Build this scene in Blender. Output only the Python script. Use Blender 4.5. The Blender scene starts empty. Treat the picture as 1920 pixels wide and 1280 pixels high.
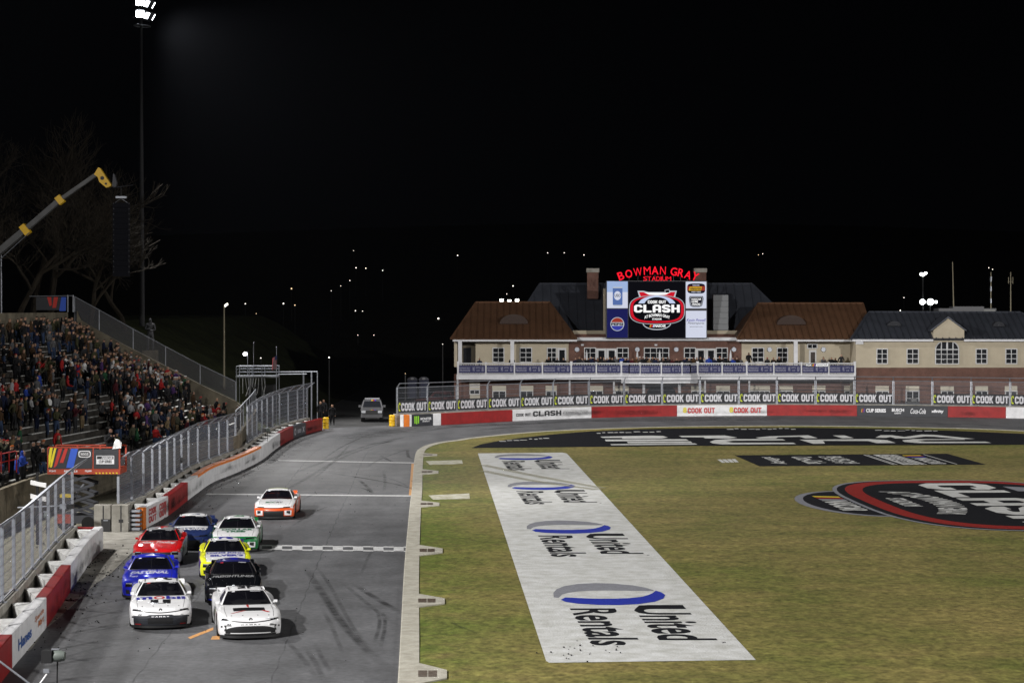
import bpy, bmesh, math, random
from mathutils import Vector, Matrix
random.seed(7)
R = math.radians
SC = bpy.context.scene
COL = SC.collection
# ------------------------------------------------------------------ camera
F = 3900.0            # focal length in pixels of the 1920 wide photograph
CH = 10.0             # camera height
PITCH = math.atan(62.0 / F)
cam_d = bpy.data.cameras.new('camera')
cam_d.sensor_width = 36.0
cam_d.lens = F / 1920.0 * 36.0
cam_d.clip_start = 0.5
cam_d.clip_end = 6000
cam = bpy.data.objects.new('camera', cam_d)
cam.location = (0, 0, CH)
cam.rotation_euler = (math.pi / 2 - PITCH, 0, 0)
COL.objects.link(cam)
SC.camera = cam
# ------------------------------------------------------------------ night sky
W = bpy.data.worlds.new('World')
SC.world = W
W.use_nodes = True
wn = W.node_tree.nodes
bg = wn['Background']
bg.inputs['Color'].default_value = (0.6, 0.7, 1.0, 1)      # faint night sky, evenly dark
bg.inputs['Strength'].default_value = 0.0006
# ------------------------------------------------------------------ exposure
SC.view_settings.view_transform = 'Standard'
SC.view_settings.look = 'None'
SC.view_settings.gamma = 1.0
SC.view_settings.exposure = 0.0
SC.cycles.use_denoising = True
SC.cycles.max_bounces = 6
SC.cycles.transparent_max_bounces = 16
SC.cycles.sample_clamp_indirect = 3.0
# flood light towers: x, y, z of the lamp head, label, in view; each carries one or two banks of lamps (aim x, y, z, power, cone)
TOWERS = [
    (-31.3, 176.0, 35.0, 'floodlight tower behind the grandstand, its lamps blazing at the top edge', [(8, 160, 0, 115000, 100)]),
    (-40.0, 98.0, 31.0, 'floodlight tower beside the grandstand, left of the frame', [(5, 85, 0, 80000, 84), (-27, 150, 16, 24000, 36)]),
    (-38.0, 22.0, 31.0, 'floodlight tower left of the camera', [(12, 78, 0, 235000, 64), (27, 200, 5, 390000, 28)]),
    (96.0, 165.0, 31.0, 'floodlight tower behind the far right turn', [(40, 160, 0, 110000, 62)]),
    (98.0, 85.0, 31.0, 'floodlight tower along the right straight', [(36, 85, 0, 105000, 68)]),
    (84.0, 5.0, 31.0, 'floodlight tower right of the camera', [(22, 90, 0, 135000, 62), (26, 200, 5, 450000, 32)]),
]
LIGHTS = []
for t in TOWERS:
    grp = []
    for ax, ay, az, pw, cone in t[4]:
        ld = bpy.data.lights.new('flood_light', 'SPOT')
        ld.energy = pw
        ld.spot_size = R(cone)
        ld.spot_blend = 0.45
        ld.shadow_soft_size = 1.0
        ld.color = (1.0, 0.98, 0.96)
        lo = bpy.data.objects.new('flood_light', ld)
        lo.location = (t[0], t[1], t[2])
        lo.rotation_euler = (Vector((ax, ay, az)) - lo.location).to_track_quat('-Z', 'Y').to_euler()
        COL.objects.link(lo)
        grp.append(lo)
    LIGHTS.append(grp)


# ------------------------------------------------------------------ pixel rays (photo pixels -> places in the world)
def ray(px, py):
    xc = (px - 960.0) / F
    yc = (640.0 - py) / F
    c, s = math.cos(PITCH), math.sin(PITCH)
    return Vector((xc, c + yc * s, yc * c - s))


def G(px, py, z=0.0):
    r = ray(px, py)
    k = (z - CH) / r.z
    return Vector((r.x * k, r.y * k, z))


def V(px, py, d):
    r = ray(px, py)
    k = d / r.y
    return Vector((r.x * k, d, CH + r.z * k))


def PX(p):
    c, s = math.cos(PITCH), math.sin(PITCH)
    x, y, z = p[0], p[1], p[2] - CH
    yy = y * c - z * s
    zz = y * s + z * c
    return 960 + F * x / yy, 640 - F * zz / yy


# ------------------------------------------------------------------ materials
MATS = {}


def mat(name, col, rough=0.6, metal=0.0, spec=0.4, noise=None, bump=None, emit=None, coat=0.0, alpha=None):
    """noise=(scale, amount, colour2 or None, detail) varies the base colour; bump=(scale, strength)"""
    if name in MATS:
        return MATS[name]
    m = bpy.data.materials.new(name)
    m.use_nodes = True
    nt = m.node_tree
    b = nt.nodes['Principled BSDF']
    b.inputs['Base Color'].default_value = (*col, 1)
    b.inputs['Roughness'].default_value = rough
    b.inputs['Metallic'].default_value = metal
    b.inputs['Specular IOR Level'].default_value = spec
    b.inputs['Coat Weight'].default_value = coat
    b.inputs['Coat Roughness'].default_value = 0.03
    if emit:
        b.inputs['Emission Color'].default_value = (*emit[0], 1)
        b.inputs['Emission Strength'].default_value = emit[1]
    tc = None
    if noise or bump:
        tc = nt.nodes.new('ShaderNodeTexCoord')
    if noise:
        n = nt.nodes.new('ShaderNodeTexNoise')
        n.inputs['Scale'].default_value = noise[0]
        n.inputs['Detail'].default_value = noise[3] if len(noise) > 3 else 4
        n.inputs['Roughness'].default_value = 0.65
        nt.links.new(tc.outputs['Object'], n.inputs['Vector'])
        mx = nt.nodes.new('ShaderNodeMix')
        mx.data_type = 'RGBA'
        c2 = noise[2] if len(noise) > 2 and noise[2] else tuple(c * (1 - noise[1]) for c in col)
        mx.inputs['A'].default_value = (*col, 1)
        mx.inputs['B'].default_value = (*c2, 1)
        rp = nt.nodes.new('ShaderNodeValToRGB')
        rp.color_ramp.elements[0].position = 0.35
        rp.color_ramp.elements[1].position = 0.68
        nt.links.new(n.outputs['Fac'], rp.inputs['Fac'])
        nt.links.new(rp.outputs['Color'], mx.inputs['Factor'])
        nt.links.new(mx.outputs['Result'], b.inputs['Base Color'])
    if bump:
        n2 = nt.nodes.new('ShaderNodeTexNoise')
        n2.inputs['Scale'].default_value = bump[0]
        n2.inputs['Detail'].default_value = 3
        nt.links.new(tc.outputs['Object'], n2.inputs['Vector'])
        bp = nt.nodes.new('ShaderNodeBump')
        bp.inputs['Strength'].default_value = bump[1]
        bp.inputs['Distance'].default_value = 0.05
        nt.links.new(n2.outputs['Fac'], bp.inputs['Height'])
        nt.links.new(bp.outputs['Normal'], b.inputs['Normal'])
    if alpha is not None:
        out = nt.nodes['Material Output']
        tr = nt.nodes.new('ShaderNodeBsdfTransparent')
        ms = nt.nodes.new('ShaderNodeMixShader')
        ms.inputs['Fac'].default_value = alpha
        nt.links.new(tr.outputs[0], ms.inputs[1])
        nt.links.new(b.outputs[0], ms.inputs[2])
        nt.links.new(ms.outputs[0], out.inputs['Surface'])
    MATS[name] = m
    return m


def glow(name, col, strength, sample=False):
    if name in MATS:
        return MATS[name]
    m = bpy.data.materials.new(name)
    m.use_nodes = True
    nt = m.node_tree
    nt.nodes.remove(nt.nodes['Principled BSDF'])
    e = nt.nodes.new('ShaderNodeEmission')
    e.inputs['Color'].default_value = (*col, 1)
    e.inputs['Strength'].default_value = strength
    nt.links.new(e.outputs[0], nt.nodes['Material Output'].inputs['Surface'])
    if not sample:
        m.cycles.emission_sampling = 'NONE'
    MATS[name] = m
    return m


def nodes_of(m):
    return m.node_tree.nodes, m.node_tree.links, m.node_tree.nodes['Principled BSDF']


# asphalt: grey, darker and lighter patches stretched along the direction of travel, speckle
def asphalt_mat(name, a, b, sx, sy):
    m = mat(name, a, 0.66, 0, 0.35)
    N, L, B = nodes_of(m)
    tc = N.new('ShaderNodeTexCoord')
    mp = N.new('ShaderNodeMapping')
    mp.inputs['Scale'].default_value = (sx, sy, 1)
    mp.inputs['Rotation'].default_value = (0, 0, R(2.4))
    L.new(tc.outputs['Object'], mp.inputs['Vector'])
    n1 = N.new('ShaderNodeTexNoise')
    n1.inputs['Scale'].default_value = 1.0
    n1.inputs['Detail'].default_value = 5
    n1.inputs['Roughness'].default_value = 0.6
    L.new(mp.outputs[0], n1.inputs['Vector'])
    n2 = N.new('ShaderNodeTexNoise')
    n2.inputs['Scale'].default_value = 4.5
    n2.inputs['Detail'].default_value = 2
    n2.inputs['Roughness'].default_value = 0.6
    L.new(tc.outputs['Object'], n2.inputs['Vector'])
    mx = N.new('ShaderNodeMix'); mx.data_type = 'RGBA'
    mx.inputs['A'].default_value = (*a, 1); mx.inputs['B'].default_value = (*b, 1)
    rp = N.new('ShaderNodeValToRGB')
    rp.color_ramp.elements[0].position = 0.3; rp.color_ramp.elements[1].position = 0.72
    L.new(n1.outputs['Fac'], rp.inputs['Fac'])
    L.new(rp.outputs['Color'], mx.inputs['Factor'])
    m2 = N.new('ShaderNodeMix'); m2.data_type = 'RGBA'; m2.blend_type = 'OVERLAY'
    m2.inputs['Factor'].default_value = 0.30
    L.new(mx.outputs['Result'], m2.inputs['A'])
    r2 = N.new('ShaderNodeValToRGB'); r2.color_ramp.elements[0].position = 0.22; r2.color_ramp.elements[1].position = 0.78
    L.new(n2.outputs['Fac'], r2.inputs['Fac'])
    L.new(r2.outputs['Color'], m2.inputs['B'])
    # broad blotches: patched and worn areas
    n3 = N.new('ShaderNodeTexNoise'); n3.inputs['Scale'].default_value = 0.55; n3.inputs['Detail'].default_value = 4
    L.new(tc.outputs['Object'], n3.inputs['Vector'])
    r3 = N.new('ShaderNodeValToRGB'); r3.color_ramp.elements[0].position = 0.3; r3.color_ramp.elements[1].position = 0.7
    L.new(n3.outputs['Fac'], r3.inputs['Fac'])
    m3 = N.new('ShaderNodeMix'); m3.data_type = 'RGBA'; m3.blend_type = 'OVERLAY'; m3.inputs['Factor'].default_value = 0.22
    L.new(m2.outputs['Result'], m3.inputs['A']); L.new(r3.outputs['Color'], m3.inputs['B'])
    L.new(m3.outputs['Result'], B.inputs['Base Color'])
    bp = N.new('ShaderNodeBump'); bp.inputs['Strength'].default_value = 0.35; bp.inputs['Distance'].default_value = 0.02
    L.new(n2.outputs['Fac'], bp.inputs['Height'])
    L.new(bp.outputs['Normal'], B.inputs['Normal'])
    return m


def grass_mat(name):
    m = mat(name, (0.1, 0.1, 0.03), 0.85, 0, 0.15)
    N, L, B = nodes_of(m)
    tc = N.new('ShaderNodeTexCoord')

    def noise(scale, detail, rough, sc=(1, 1, 1)):
        mp = N.new('ShaderNodeMapping'); mp.inputs['Scale'].default_value = sc
        L.new(tc.outputs['Object'], mp.inputs['Vector'])
        n = N.new('ShaderNodeTexNoise')
        n.inputs['Scale'].default_value = scale; n.inputs['Detail'].default_value = detail; n.inputs['Roughness'].default_value = rough
        L.new(mp.outputs[0], n.inputs['Vector'])
        return n

    def ramp(n, p0, p1):
        r = N.new('ShaderNodeValToRGB')
        r.color_ramp.elements[0].position = p0; r.color_ramp.elements[1].position = p1
        L.new(n.outputs['Fac'], r.inputs['Fac'])
        return r.outputs['Color']

    def mix(f, a, b, blend='MIX'):
        x = N.new('ShaderNodeMix'); x.data_type = 'RGBA'; x.blend_type = blend
        for s, v in (('Factor', f), ('A', a), ('B', b)):
            if isinstance(v, (tuple, float)):
                x.inputs[s].default_value = v if isinstance(v, float) else (*v, 1)
            else:
                L.new(v, x.inputs[s])
        return x.outputs['Result']
    straw = (0.205, 0.165, 0.054)
    olive = (0.124, 0.118, 0.031)
    green = (0.055, 0.112, 0.006)
    c = mix(ramp(noise(0.22, 6, 0.62, (0.7, 1.0, 1)), 0.36, 0.66), olive, straw)
    # greener towards the kerb: the strip along the straight is better watered
    gm = N.new('ShaderNodeSeparateXYZ'); L.new(tc.outputs['Object'], gm.inputs[0])
    mm = N.new('ShaderNodeMapRange')
    mm.inputs['From Min'].default_value = 3.5; mm.inputs['From Max'].default_value = -2.5
    ad = N.new('ShaderNodeMath'); ad.operation = 'MULTIPLY_ADD'
    ad.inputs[1].default_value = 0.0415
    L.new(gm.outputs['Y'], ad.inputs[0]); L.new(gm.outputs['X'], ad.inputs[2])
    L.new(ad.outputs[0], mm.inputs['Value'])
    gn = noise(0.45, 5, 0.7)
    mu = N.new('ShaderNodeMath'); mu.operation = 'MULTIPLY'
    L.new(mm.outputs[0], mu.inputs[0]); L.new(ramp(gn, 0.28, 0.62), mu.inputs[1])
    c = mix(mu.outputs[0], c, green)
    c = mix(ramp(noise(0.12, 4, 0.6, (1, 0.6, 1)), 0.5, 0.75), c, mix(0.5, c, green))
    # fine blades
    fine = noise(7.0, 2, 0.6, (0.7, 0.55, 1))
    c = mix(0.55, c, ramp(fine, 0.2, 0.8), 'OVERLAY')
    fine2 = noise(2.4, 3, 0.6, (0.8, 0.6, 1))
    c = mix(0.34, c, ramp(fine2, 0.22, 0.78), 'OVERLAY')
    c = mix(ramp(noise(1.1, 3, 0.6), 0.52, 0.72), c, mix(0.3, c, (0.13, 0.088, 0.04)))
    L.new(c, B.inputs['Base Color'])
    bp = N.new('ShaderNodeBump'); bp.inputs['Strength'].default_value = 0.6; bp.inputs['Distance'].default_value = 0.06
    L.new(fine.outputs['Fac'], bp.inputs['Height']); L.new(bp.outputs['Normal'], B.inputs['Normal'])
    return m


def brick_mat(name, c1, c2, mortar, scale):
    m = mat(name, c1, 0.85, 0, 0.2)
    N, L, B = nodes_of(m)
    tc = N.new('ShaderNodeTexCoord')
    mp = N.new('ShaderNodeMapping'); mp.inputs['Rotation'].default_value = (R(90), 0, 0)
    L.new(tc.outputs['Object'], mp.inputs['Vector'])
    br = N.new('ShaderNodeTexBrick')
    br.inputs['Color1'].default_value = (*c1, 1); br.inputs['Color2'].default_value = (*c2, 1); br.inputs['Mortar'].default_value = (*mortar, 1)
    br.inputs['Scale'].default_value = scale; br.inputs['Mortar Size'].default_value = 0.012
    br.inputs['Bias'].default_value = -0.2
    L.new(mp.outputs[0], br.inputs['Vector'])
    n = N.new('ShaderNodeTexNoise'); n.inputs['Scale'].default_value = 1.3; n.inputs['Detail'].default_value = 8
    L.new(tc.outputs['Object'], n.inputs['Vector'])
    x = N.new('ShaderNodeMix'); x.data_type = 'RGBA'; x.blend_type = 'OVERLAY'; x.inputs['Factor'].default_value = 0.5
    L.new(br.outputs['Color'], x.inputs['A']); L.new(n.outputs['Fac'], x.inputs['B'])
    L.new(x.outputs['Result'], B.inputs['Base Color'])
    return m


M_ASPH = asphalt_mat('track asphalt', (0.064, 0.065, 0.069), (0.108, 0.109, 0.115), 0.55, 0.10)
M_LOT = asphalt_mat('lot asphalt', (0.035, 0.035, 0.036), (0.06, 0.06, 0.06), 0.2, 0.2)
M_GRASS = grass_mat('infield grass')
M_CONC = mat('concrete', (0.33, 0.315, 0.28), 0.85, 0, 0.2, noise=(1.6, 0.4, (0.19, 0.18, 0.155), 8), bump=(20, 0.2))
M_KERB = mat('kerb concrete', (0.42, 0.40, 0.34), 0.85, 0, 0.2, noise=(2.2, 0.35, (0.27, 0.255, 0.21), 9), bump=(25, 0.3))
M_OLDC = mat('old concrete', (0.19, 0.165, 0.12), 0.9, 0, 0.15, noise=(0.9, 0.5, (0.075, 0.066, 0.05), 9), bump=(15, 0.3))
M_WALLW = mat('white barrier paint', (0.72, 0.72, 0.73), 0.55, 0, 0.4, noise=(1.8, 0.22, (0.55, 0.55, 0.56), 9))
M_WALLR = mat('red barrier paint', (0.30, 0.012, 0.012), 0.5, 0, 0.3, noise=(1.5, 0.3, (0.20, 0.009, 0.009), 8))
M_WALLK = mat('black barrier paint', (0.022, 0.024, 0.03), 0.5, 0, 0.4, noise=(2, 0.3))
M_WALLG = mat('dark grey barrier paint', (0.045, 0.05, 0.062), 0.5, 0, 0.4)
M_ORANGE = mat('orange paint', (0.80, 0.20, 0.015), 0.5, 0, 0.4, noise=(3, 0.2))
M_FOAM = mat('white foam', (0.75, 0.75, 0.74), 0.8, 0, 0.2, noise=(2.5, 0.2, (0.52, 0.51, 0.49), 6))
M_GALV = mat('galvanised steel', (0.32, 0.335, 0.37), 0.45, 0.6, 0.5, noise=(4, 0.25))
M_CABLE = mat('steel cable', (0.22, 0.23, 0.26), 0.5, 0.5, 0.5)
M_MESH = mat('chain link mesh', (0.27, 0.29, 0.35), 0.5, 0.3, 0.4, alpha=0.40)
M_MESHD = mat('dark chain link mesh', (0.12, 0.12, 0.13), 0.6, 0.2, 0.3, alpha=0.45)
M_WHITE = mat('white paint', (0.78, 0.78, 0.78), 0.5, 0, 0.4)
M_LINE = mat('road line paint', (0.62, 0.62, 0.62), 0.6, 0, 0.3, noise=(6, 0.35, (0.34, 0.34, 0.34), 8))
M_FIELDW = mat('white field paint', (0.57, 0.575, 0.57), 0.85, 0, 0.1, noise=(1.4, 0.3, (0.40, 0.40, 0.375), 6), bump=(14, 0.5))
M_FIELDK = mat('black field paint', (0.007, 0.0075, 0.010), 0.9, 0, 0.05, noise=(6, 0.4, (0.013, 0.0135, 0.016), 10), bump=(14, 0.5))
M_FIELDG = mat('grey field paint', (0.22, 0.225, 0.25), 0.85, 0, 0.1, noise=(6, 0.25, None, 10), bump=(14, 0.5))
M_FIELDB = mat('blue field paint', (0.020, 0.035, 0.32), 0.85, 0, 0.1, noise=(6, 0.2, None, 10), bump=(14, 0.5))
M_FIELDR = mat('red field paint', (0.26, 0.018, 0.014), 0.85, 0, 0.1, noise=(6, 0.3, None, 10), bump=(14, 0.5))
M_FIELDY = mat('yellow field paint', (0.55, 0.42, 0.04), 0.85, 0, 0.1)
M_BLACK = mat('black', (0.012, 0.012, 0.013), 0.5, 0, 0.4)
M_RUBBER = mat('rubber', (0.014, 0.014, 0.014), 0.8, 0, 0.2)
M_DARK = mat('dark metal', (0.04, 0.04, 0.045), 0.5, 0.4, 0.4)
M_SOIL = mat('dark soil', (0.03, 0.028, 0.02), 0.95, 0, 0.1, noise=(0.3, 0.5, (0.018, 0.02, 0.010), 8))
M_GRAVEL = mat('gravel', (0.28, 0.26, 0.21), 0.95, 0, 0.1, noise=(5, 0.5, (0.07, 0.07, 0.035), 10), bump=(12, 0.8))


def skid_mat(name, amount):
    """rubber laid on the asphalt: thin towards its edges and ends (attribute 'fade'), broken up by noise"""
    m = mat(name, (0.014, 0.014, 0.015), 0.7, 0, 0.3, alpha=amount)
    N, L = m.node_tree.nodes, m.node_tree.links
    ms = [n for n in N if n.type == 'MIX_SHADER'][0]
    at = N.new('ShaderNodeAttribute'); at.attribute_name = 'fade'
    tc = N.new('ShaderNodeTexCoord'); n = N.new('ShaderNodeTexNoise'); n.inputs['Scale'].default_value = 1.1; n.inputs['Detail'].default_value = 3
    L.new(tc.outputs['Object'], n.inputs['Vector'])
    r = N.new('ShaderNodeMapRange'); r.inputs['From Min'].default_value = .3; r.inputs['From Max'].default_value = .65; r.inputs['To Max'].default_value = amount
    L.new(n.outputs['Fac'], r.inputs['Value'])
    mu = N.new('ShaderNodeMath'); mu.operation = 'MULTIPLY'
    L.new(at.outputs['Fac'], mu.inputs[0]); L.new(r.outputs[0], mu.inputs[1]); L.new(mu.outputs[0], ms.inputs['Fac'])
    return m


M_SKID = skid_mat('tyre rubber mark', 0.62)
M_SKIDL = skid_mat('faint tyre mark', 0.30)


# ------------------------------------------------------------------ mesh builder
class MB:
    def __init__(s):
        s.v = []; s.f = []; s.m = []

    def add(s, vs, fs, mi=0):
        o = len(s.v)
        s.v += [tuple(v) for v in vs]
        s.f += [tuple(i + o for i in f) for f in fs]
        s.m += [mi] * len(fs)
        return s

    def box(s, c, d, mi=0, rz=0.0):
        hx, hy, hz = d[0] / 2, d[1] / 2, d[2] / 2
        cs, sn = math.cos(rz), math.sin(rz)
        vs = []
        for z in (-hz, hz):
            for x, y in ((-hx, -hy), (hx, -hy), (hx, hy), (-hx, hy)):
                vs.append((c[0] + x * cs - y * sn, c[1] + x * sn + y * cs, c[2] + z))
        return s.add(vs, [(3, 2, 1, 0), (4, 5, 6, 7), (0, 1, 5, 4), (1, 2, 6, 5), (2, 3, 7, 6), (3, 0, 4, 7)], mi)

    def quad(s, a, b, c, d, mi=0):
        return s.add([a, b, c, d], [(0, 1, 2, 3)], mi)

    def poly(s, pts, mi=0):
        return s.add(pts, [tuple(range(len(pts)))], mi)

    def prism(s, pts, h, mi=0):
        """pts: polygon (list of 3d), h: extrusion vector"""
        n = len(pts); h = Vector(h)
        vs = [Vector(p) for p in pts] + [Vector(p) + h for p in pts]
        fs = [tuple(range(n))[::-1], tuple(range(n, 2 * n))] + [(i, (i + 1) % n, n + (i + 1) % n, n + i) for i in range(n)]
        return s.add(vs, fs, mi)

    def tube(s, p0, p1, r0, r1=None, n=6, mi=0, caps=True):
        p0 = Vector(p0); p1 = Vector(p1); r1 = r0 if r1 is None else r1
        a = (p1 - p0)
        if a.length < 1e-6:
            return s
        a.normalize()
        u = a.cross(Vector((0, 0, 1)))
        if u.length < 1e-3:
            u = Vector((1, 0, 0))
        u.normalize(); w = a.cross(u)
        vs = []
        for p, r in ((p0, r0), (p1, r1)):
            for i in range(n):
                t = 2 * math.pi * i / n
                vs.append(p + u * (r * math.cos(t)) + w * (r * math.sin(t)))
        fs = [(i, (i + 1) % n, n + (i + 1) % n, n + i) for i in range(n)]
        if caps:
            fs += [tuple(range(n))[::-1], tuple(range(n, 2 * n))]
        return s.add(vs, fs, mi)

    def path(s, pts, r, n=5, mi=0):
        for a, b in zip(pts[:-1], pts[1:]):
            s.tube(a, b, r, r, n, mi)
        return s

    def lathe(s, prof, c=(0, 0, 0), axis='z', n=16, mi=0):
        """prof: list of (r, h)"""
        vs = []
        for r, h in prof:
            for i in range(n):
                t = 2 * math.pi * i / n
                if axis == 'z':
                    vs.append((c[0] + r * math.cos(t), c[1] + r * math.sin(t), c[2] + h))
                elif axis == 'x':
                    vs.append((c[0] + h, c[1] + r * math.cos(t), c[2] + r * math.sin(t)))
                else:
                    vs.append((c[0] + r * math.cos(t), c[1] + h, c[2] + r * math.sin(t)))
        fs = []
        for k in range(len(prof) - 1):
            for i in range(n):
                j = (i + 1) % n
                fs.append((k * n + i, k * n + j, (k + 1) * n + j, (k + 1) * n + i))
        return s.add(vs, fs, mi)

    def grid(s, fn, us, vs, mi=0):
        pts = [fn(u, v) for v in vs for u in us]
        n = len(us)
        fs = [(j * n + i, j * n + i + 1, (j + 1) * n + i + 1, (j + 1) * n + i) for j in range(len(vs) - 1) for i in range(n - 1)]
        return s.add(pts, fs, mi)

    def text(s, t, fn, mi=0, **k):
        vs, fs = text_mesh(t, **k)
        return s.add([fn(x, y) for x, y in vs], fs, mi)

    def mesh(s, name, mats, smooth=None):
        me = bpy.data.meshes.new(name)
        me.from_pydata(s.v, [], s.f)
        for m in (mats if isinstance(mats, (list, tuple)) else [mats] if mats else []):
            me.materials.append(m)
        if max(s.m, default=0) > 0:
            me.polygons.foreach_set('material_index', s.m)
        if smooth is not None:
            me.polygons.foreach_set('use_smooth', [True] * len(me.polygons))
            me.set_sharp_from_angle(angle=R(smooth))
        me.update()
        return me

    def build(s, name, mats, parent=None, smooth=None, loc=None):
        return link(name, s.mesh(name, mats, smooth), parent, loc)


def link(name, me, parent=None, loc=None):
    o = bpy.data.objects.new(name, me)
    COL.objects.link(o)
    if parent is not None:
        o.parent = parent
    if loc is not None:
        o.location = loc
    return o


def tag(o, label=None, cat=None, group=None, kind=None):
    if label: o['label'] = label
    if cat: o['category'] = cat
    if group: o['group'] = group
    if kind: o['kind'] = kind
    return o


def thing(name, label, cat, loc=(0, 0, 0), rz=0.0, group=None):
    o = bpy.data.objects.new(name, None)
    o.location = loc; o.rotation_euler = (0, 0, rz)
    o.empty_display_size = 0.2
    COL.objects.link(o)
    return tag(o, label, cat, group)


def copy_tree(o, parent=None):
    c = o.copy(); COL.objects.link(c)
    if parent is not None:
        c.parent = parent
    for ch in list(o.children):
        copy_tree(ch, c)
    return c


TXT = {}


def text_mesh(t, bold=0.02, shear=0.0, norm=True, space=1.0):
    """triangulated lettering, bounding box normalised to the unit square"""
    if bold == 'block': return block_mesh(t)
    key = (t, bold, shear, space)
    if key not in TXT:
        cu = bpy.data.curves.new('t', 'FONT')
        cu.body = t; cu.size = 1.0; cu.offset = bold; cu.shear = shear; cu.resolution_u = 3; cu.space_character = space
        ob = bpy.data.objects.new('t', cu)
        COL.objects.link(ob)
        dg = bpy.context.evaluated_depsgraph_get()
        ev = ob.evaluated_get(dg)
        me = ev.to_mesh()
        vs = [(v.co.x, v.co.y) for v in me.vertices]
        fs = [tuple(p.vertices) for p in me.polygons]
        ev.to_mesh_clear()
        bpy.data.objects.remove(ob); bpy.data.curves.remove(cu)
        x0 = min(v[0] for v in vs); x1 = max(v[0] for v in vs); y0 = min(v[1] for v in vs); y1 = max(v[1] for v in vs)
        vs = [((x - x0) / (x1 - x0), (y - y0) / (y1 - y0)) for x, y in vs]
        TXT[key] = (vs, fs)
    return TXT[key]


BLK = {'C': [('s', 0, [(.60, .64), (.60, .77), (.49, .88), (.23, .88), (.12, .77), (.12, .23), (.23, .12), (.49, .12), (.60, .23), (.60, .36)])],
       'O': [('s', 1, [(.12, .23), (.12, .77), (.23, .88), (.49, .88), (.60, .77), (.60, .23), (.49, .12), (.23, .12)])],
       'K': [('p', 0, [(0, 0), (.24, 0), (.24, 1), (0, 1)]), ('p', 0, [(.245, .44), (.42, .5), (.72, 1), (.46, 1), (.245, .64)]), ('p', 0, [(.245, .43), (.245, .36), (.27, .40), (.46, 0), (.73, 0), (.42, .49)])],
       'U': [('s', 0, [(.12, 1), (.12, .23), (.23, .12), (.49, .12), (.60, .23), (.60, 1)])],
       'T': [('p', 0, [(0, .78), (.72, .78), (.72, 1), (0, 1)]), ('p', 0, [(.24, 0), (.48, 0), (.48, .775), (.24, .775)])],
       'L': [('s', 0, [(.12, 1), (.12, .12), (.70, .12)])],
       'A': [('s', 0, [(.12, 0), (.12, .77), (.23, .88), (.49, .88), (.60, .77), (.60, 0)]), ('p', 0, [(.245, .28), (.475, .28), (.475, .46), (.245, .46)])],
       'S': [('s', 0, [(.60, .68), (.60, .78), (.50, .88), (.22, .88), (.12, .79), (.12, .63), (.22, .55), (.50, .45), (.60, .37), (.60, .21), (.50, .12), (.22, .12), (.12, .22), (.12, .32)])],
       'H': [('p', 0, [(0, 0), (.24, 0), (.24, 1), (0, 1)]), ('p', 0, [(.48, 0), (.72, 0), (.72, 1), (.48, 1)]), ('p', 0, [(.245, .39), (.475, .39), (.475, .61), (.245, .61)])]}


def block_mesh(t):
    """squared block capitals with cut corners, unit bounding box"""
    key = ('block', t)
    if key in TXT: return TXT[key]
    vs, fs, x0 = [], [], 0.0
    for ch in t:
        if ch == ' ':
            x0 += .34; continue
        for kind, closed, P in BLK[ch]:
            o = len(vs)
            if kind == 'p':
                vs += [(x0 + x, y) for x, y in P]; fs.append(tuple(range(o, o + len(P)))); continue
            n = len(P); pts = [Vector(p) for p in P]
            for i in range(n):
                a = pts[i - 1] if (i or closed) else None; b = pts[(i + 1) % n] if (i < n - 1 or closed) else None
                d0 = (pts[i] - a).normalized() if a is not None else (b - pts[i]).normalized()
                d1 = (b - pts[i]).normalized() if b is not None else d0
                nn = Vector((-d0.y, d0.x)) + Vector((-d1.y, d1.x)); nn.normalize()
                k = .12 / max(.4, nn.dot(Vector((-d0.y, d0.x))))
                for s in (1, -1):
                    q = pts[i] + nn * k * s; vs.append((x0 + q.x, q.y))
            m = n if closed else n - 1
            fs += [(o + 2 * i, o + 2 * i + 1, o + 2 * ((i + 1) % n) + 1, o + 2 * ((i + 1) % n)) for i in range(m)]
        x0 += .80
    w = max(v[0] for v in vs)
    TXT[key] = ([(x / w, y) for x, y in vs], fs)
    return TXT[key]


def spline(pts, step):
    """Catmull-Rom through 2d points, resampled by arc length"""
    P = [Vector(p[:2]) for p in pts]
    P = [2 * P[0] - P[1]] + P + [2 * P[-1] - P[-2]]
    out = []
    for i in range(1, len(P) - 2):
        p0, p1, p2, p3 = P[i - 1:i + 3]
        for k in range(24):
            t = k / 24
            out.append(0.5 * ((2 * p1) + (p2 - p0) * t + (2 * p0 - 5 * p1 + 4 * p2 - p3) * t * t + (3 * p1 - p0 - 3 * p2 + p3) * t ** 3))
    out.append(P[-2])
    res = [out[0].copy()]
    acc = 0.0
    for a, b in zip(out[:-1], out[1:]):
        L = (b - a).length
        while acc + L >= step:
            t = (step - acc) / L
            a = a.lerp(b, t)
            res.append(a.copy())
            L = (b - a).length
            acc = 0.0
        acc += L
    if (res[-1] - out[-1]).length > step * 0.3:
        res.append(out[-1].copy())
    return res


def normals(pl):
    """left-hand normals of a polyline"""
    out = []
    for i in range(len(pl)):
        a = pl[max(0, i - 1)]; b = pl[min(len(pl) - 1, i + 1)]
        t = (b - a).normalized()
        out.append(Vector((-t.y, t.x)))
    return out


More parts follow.
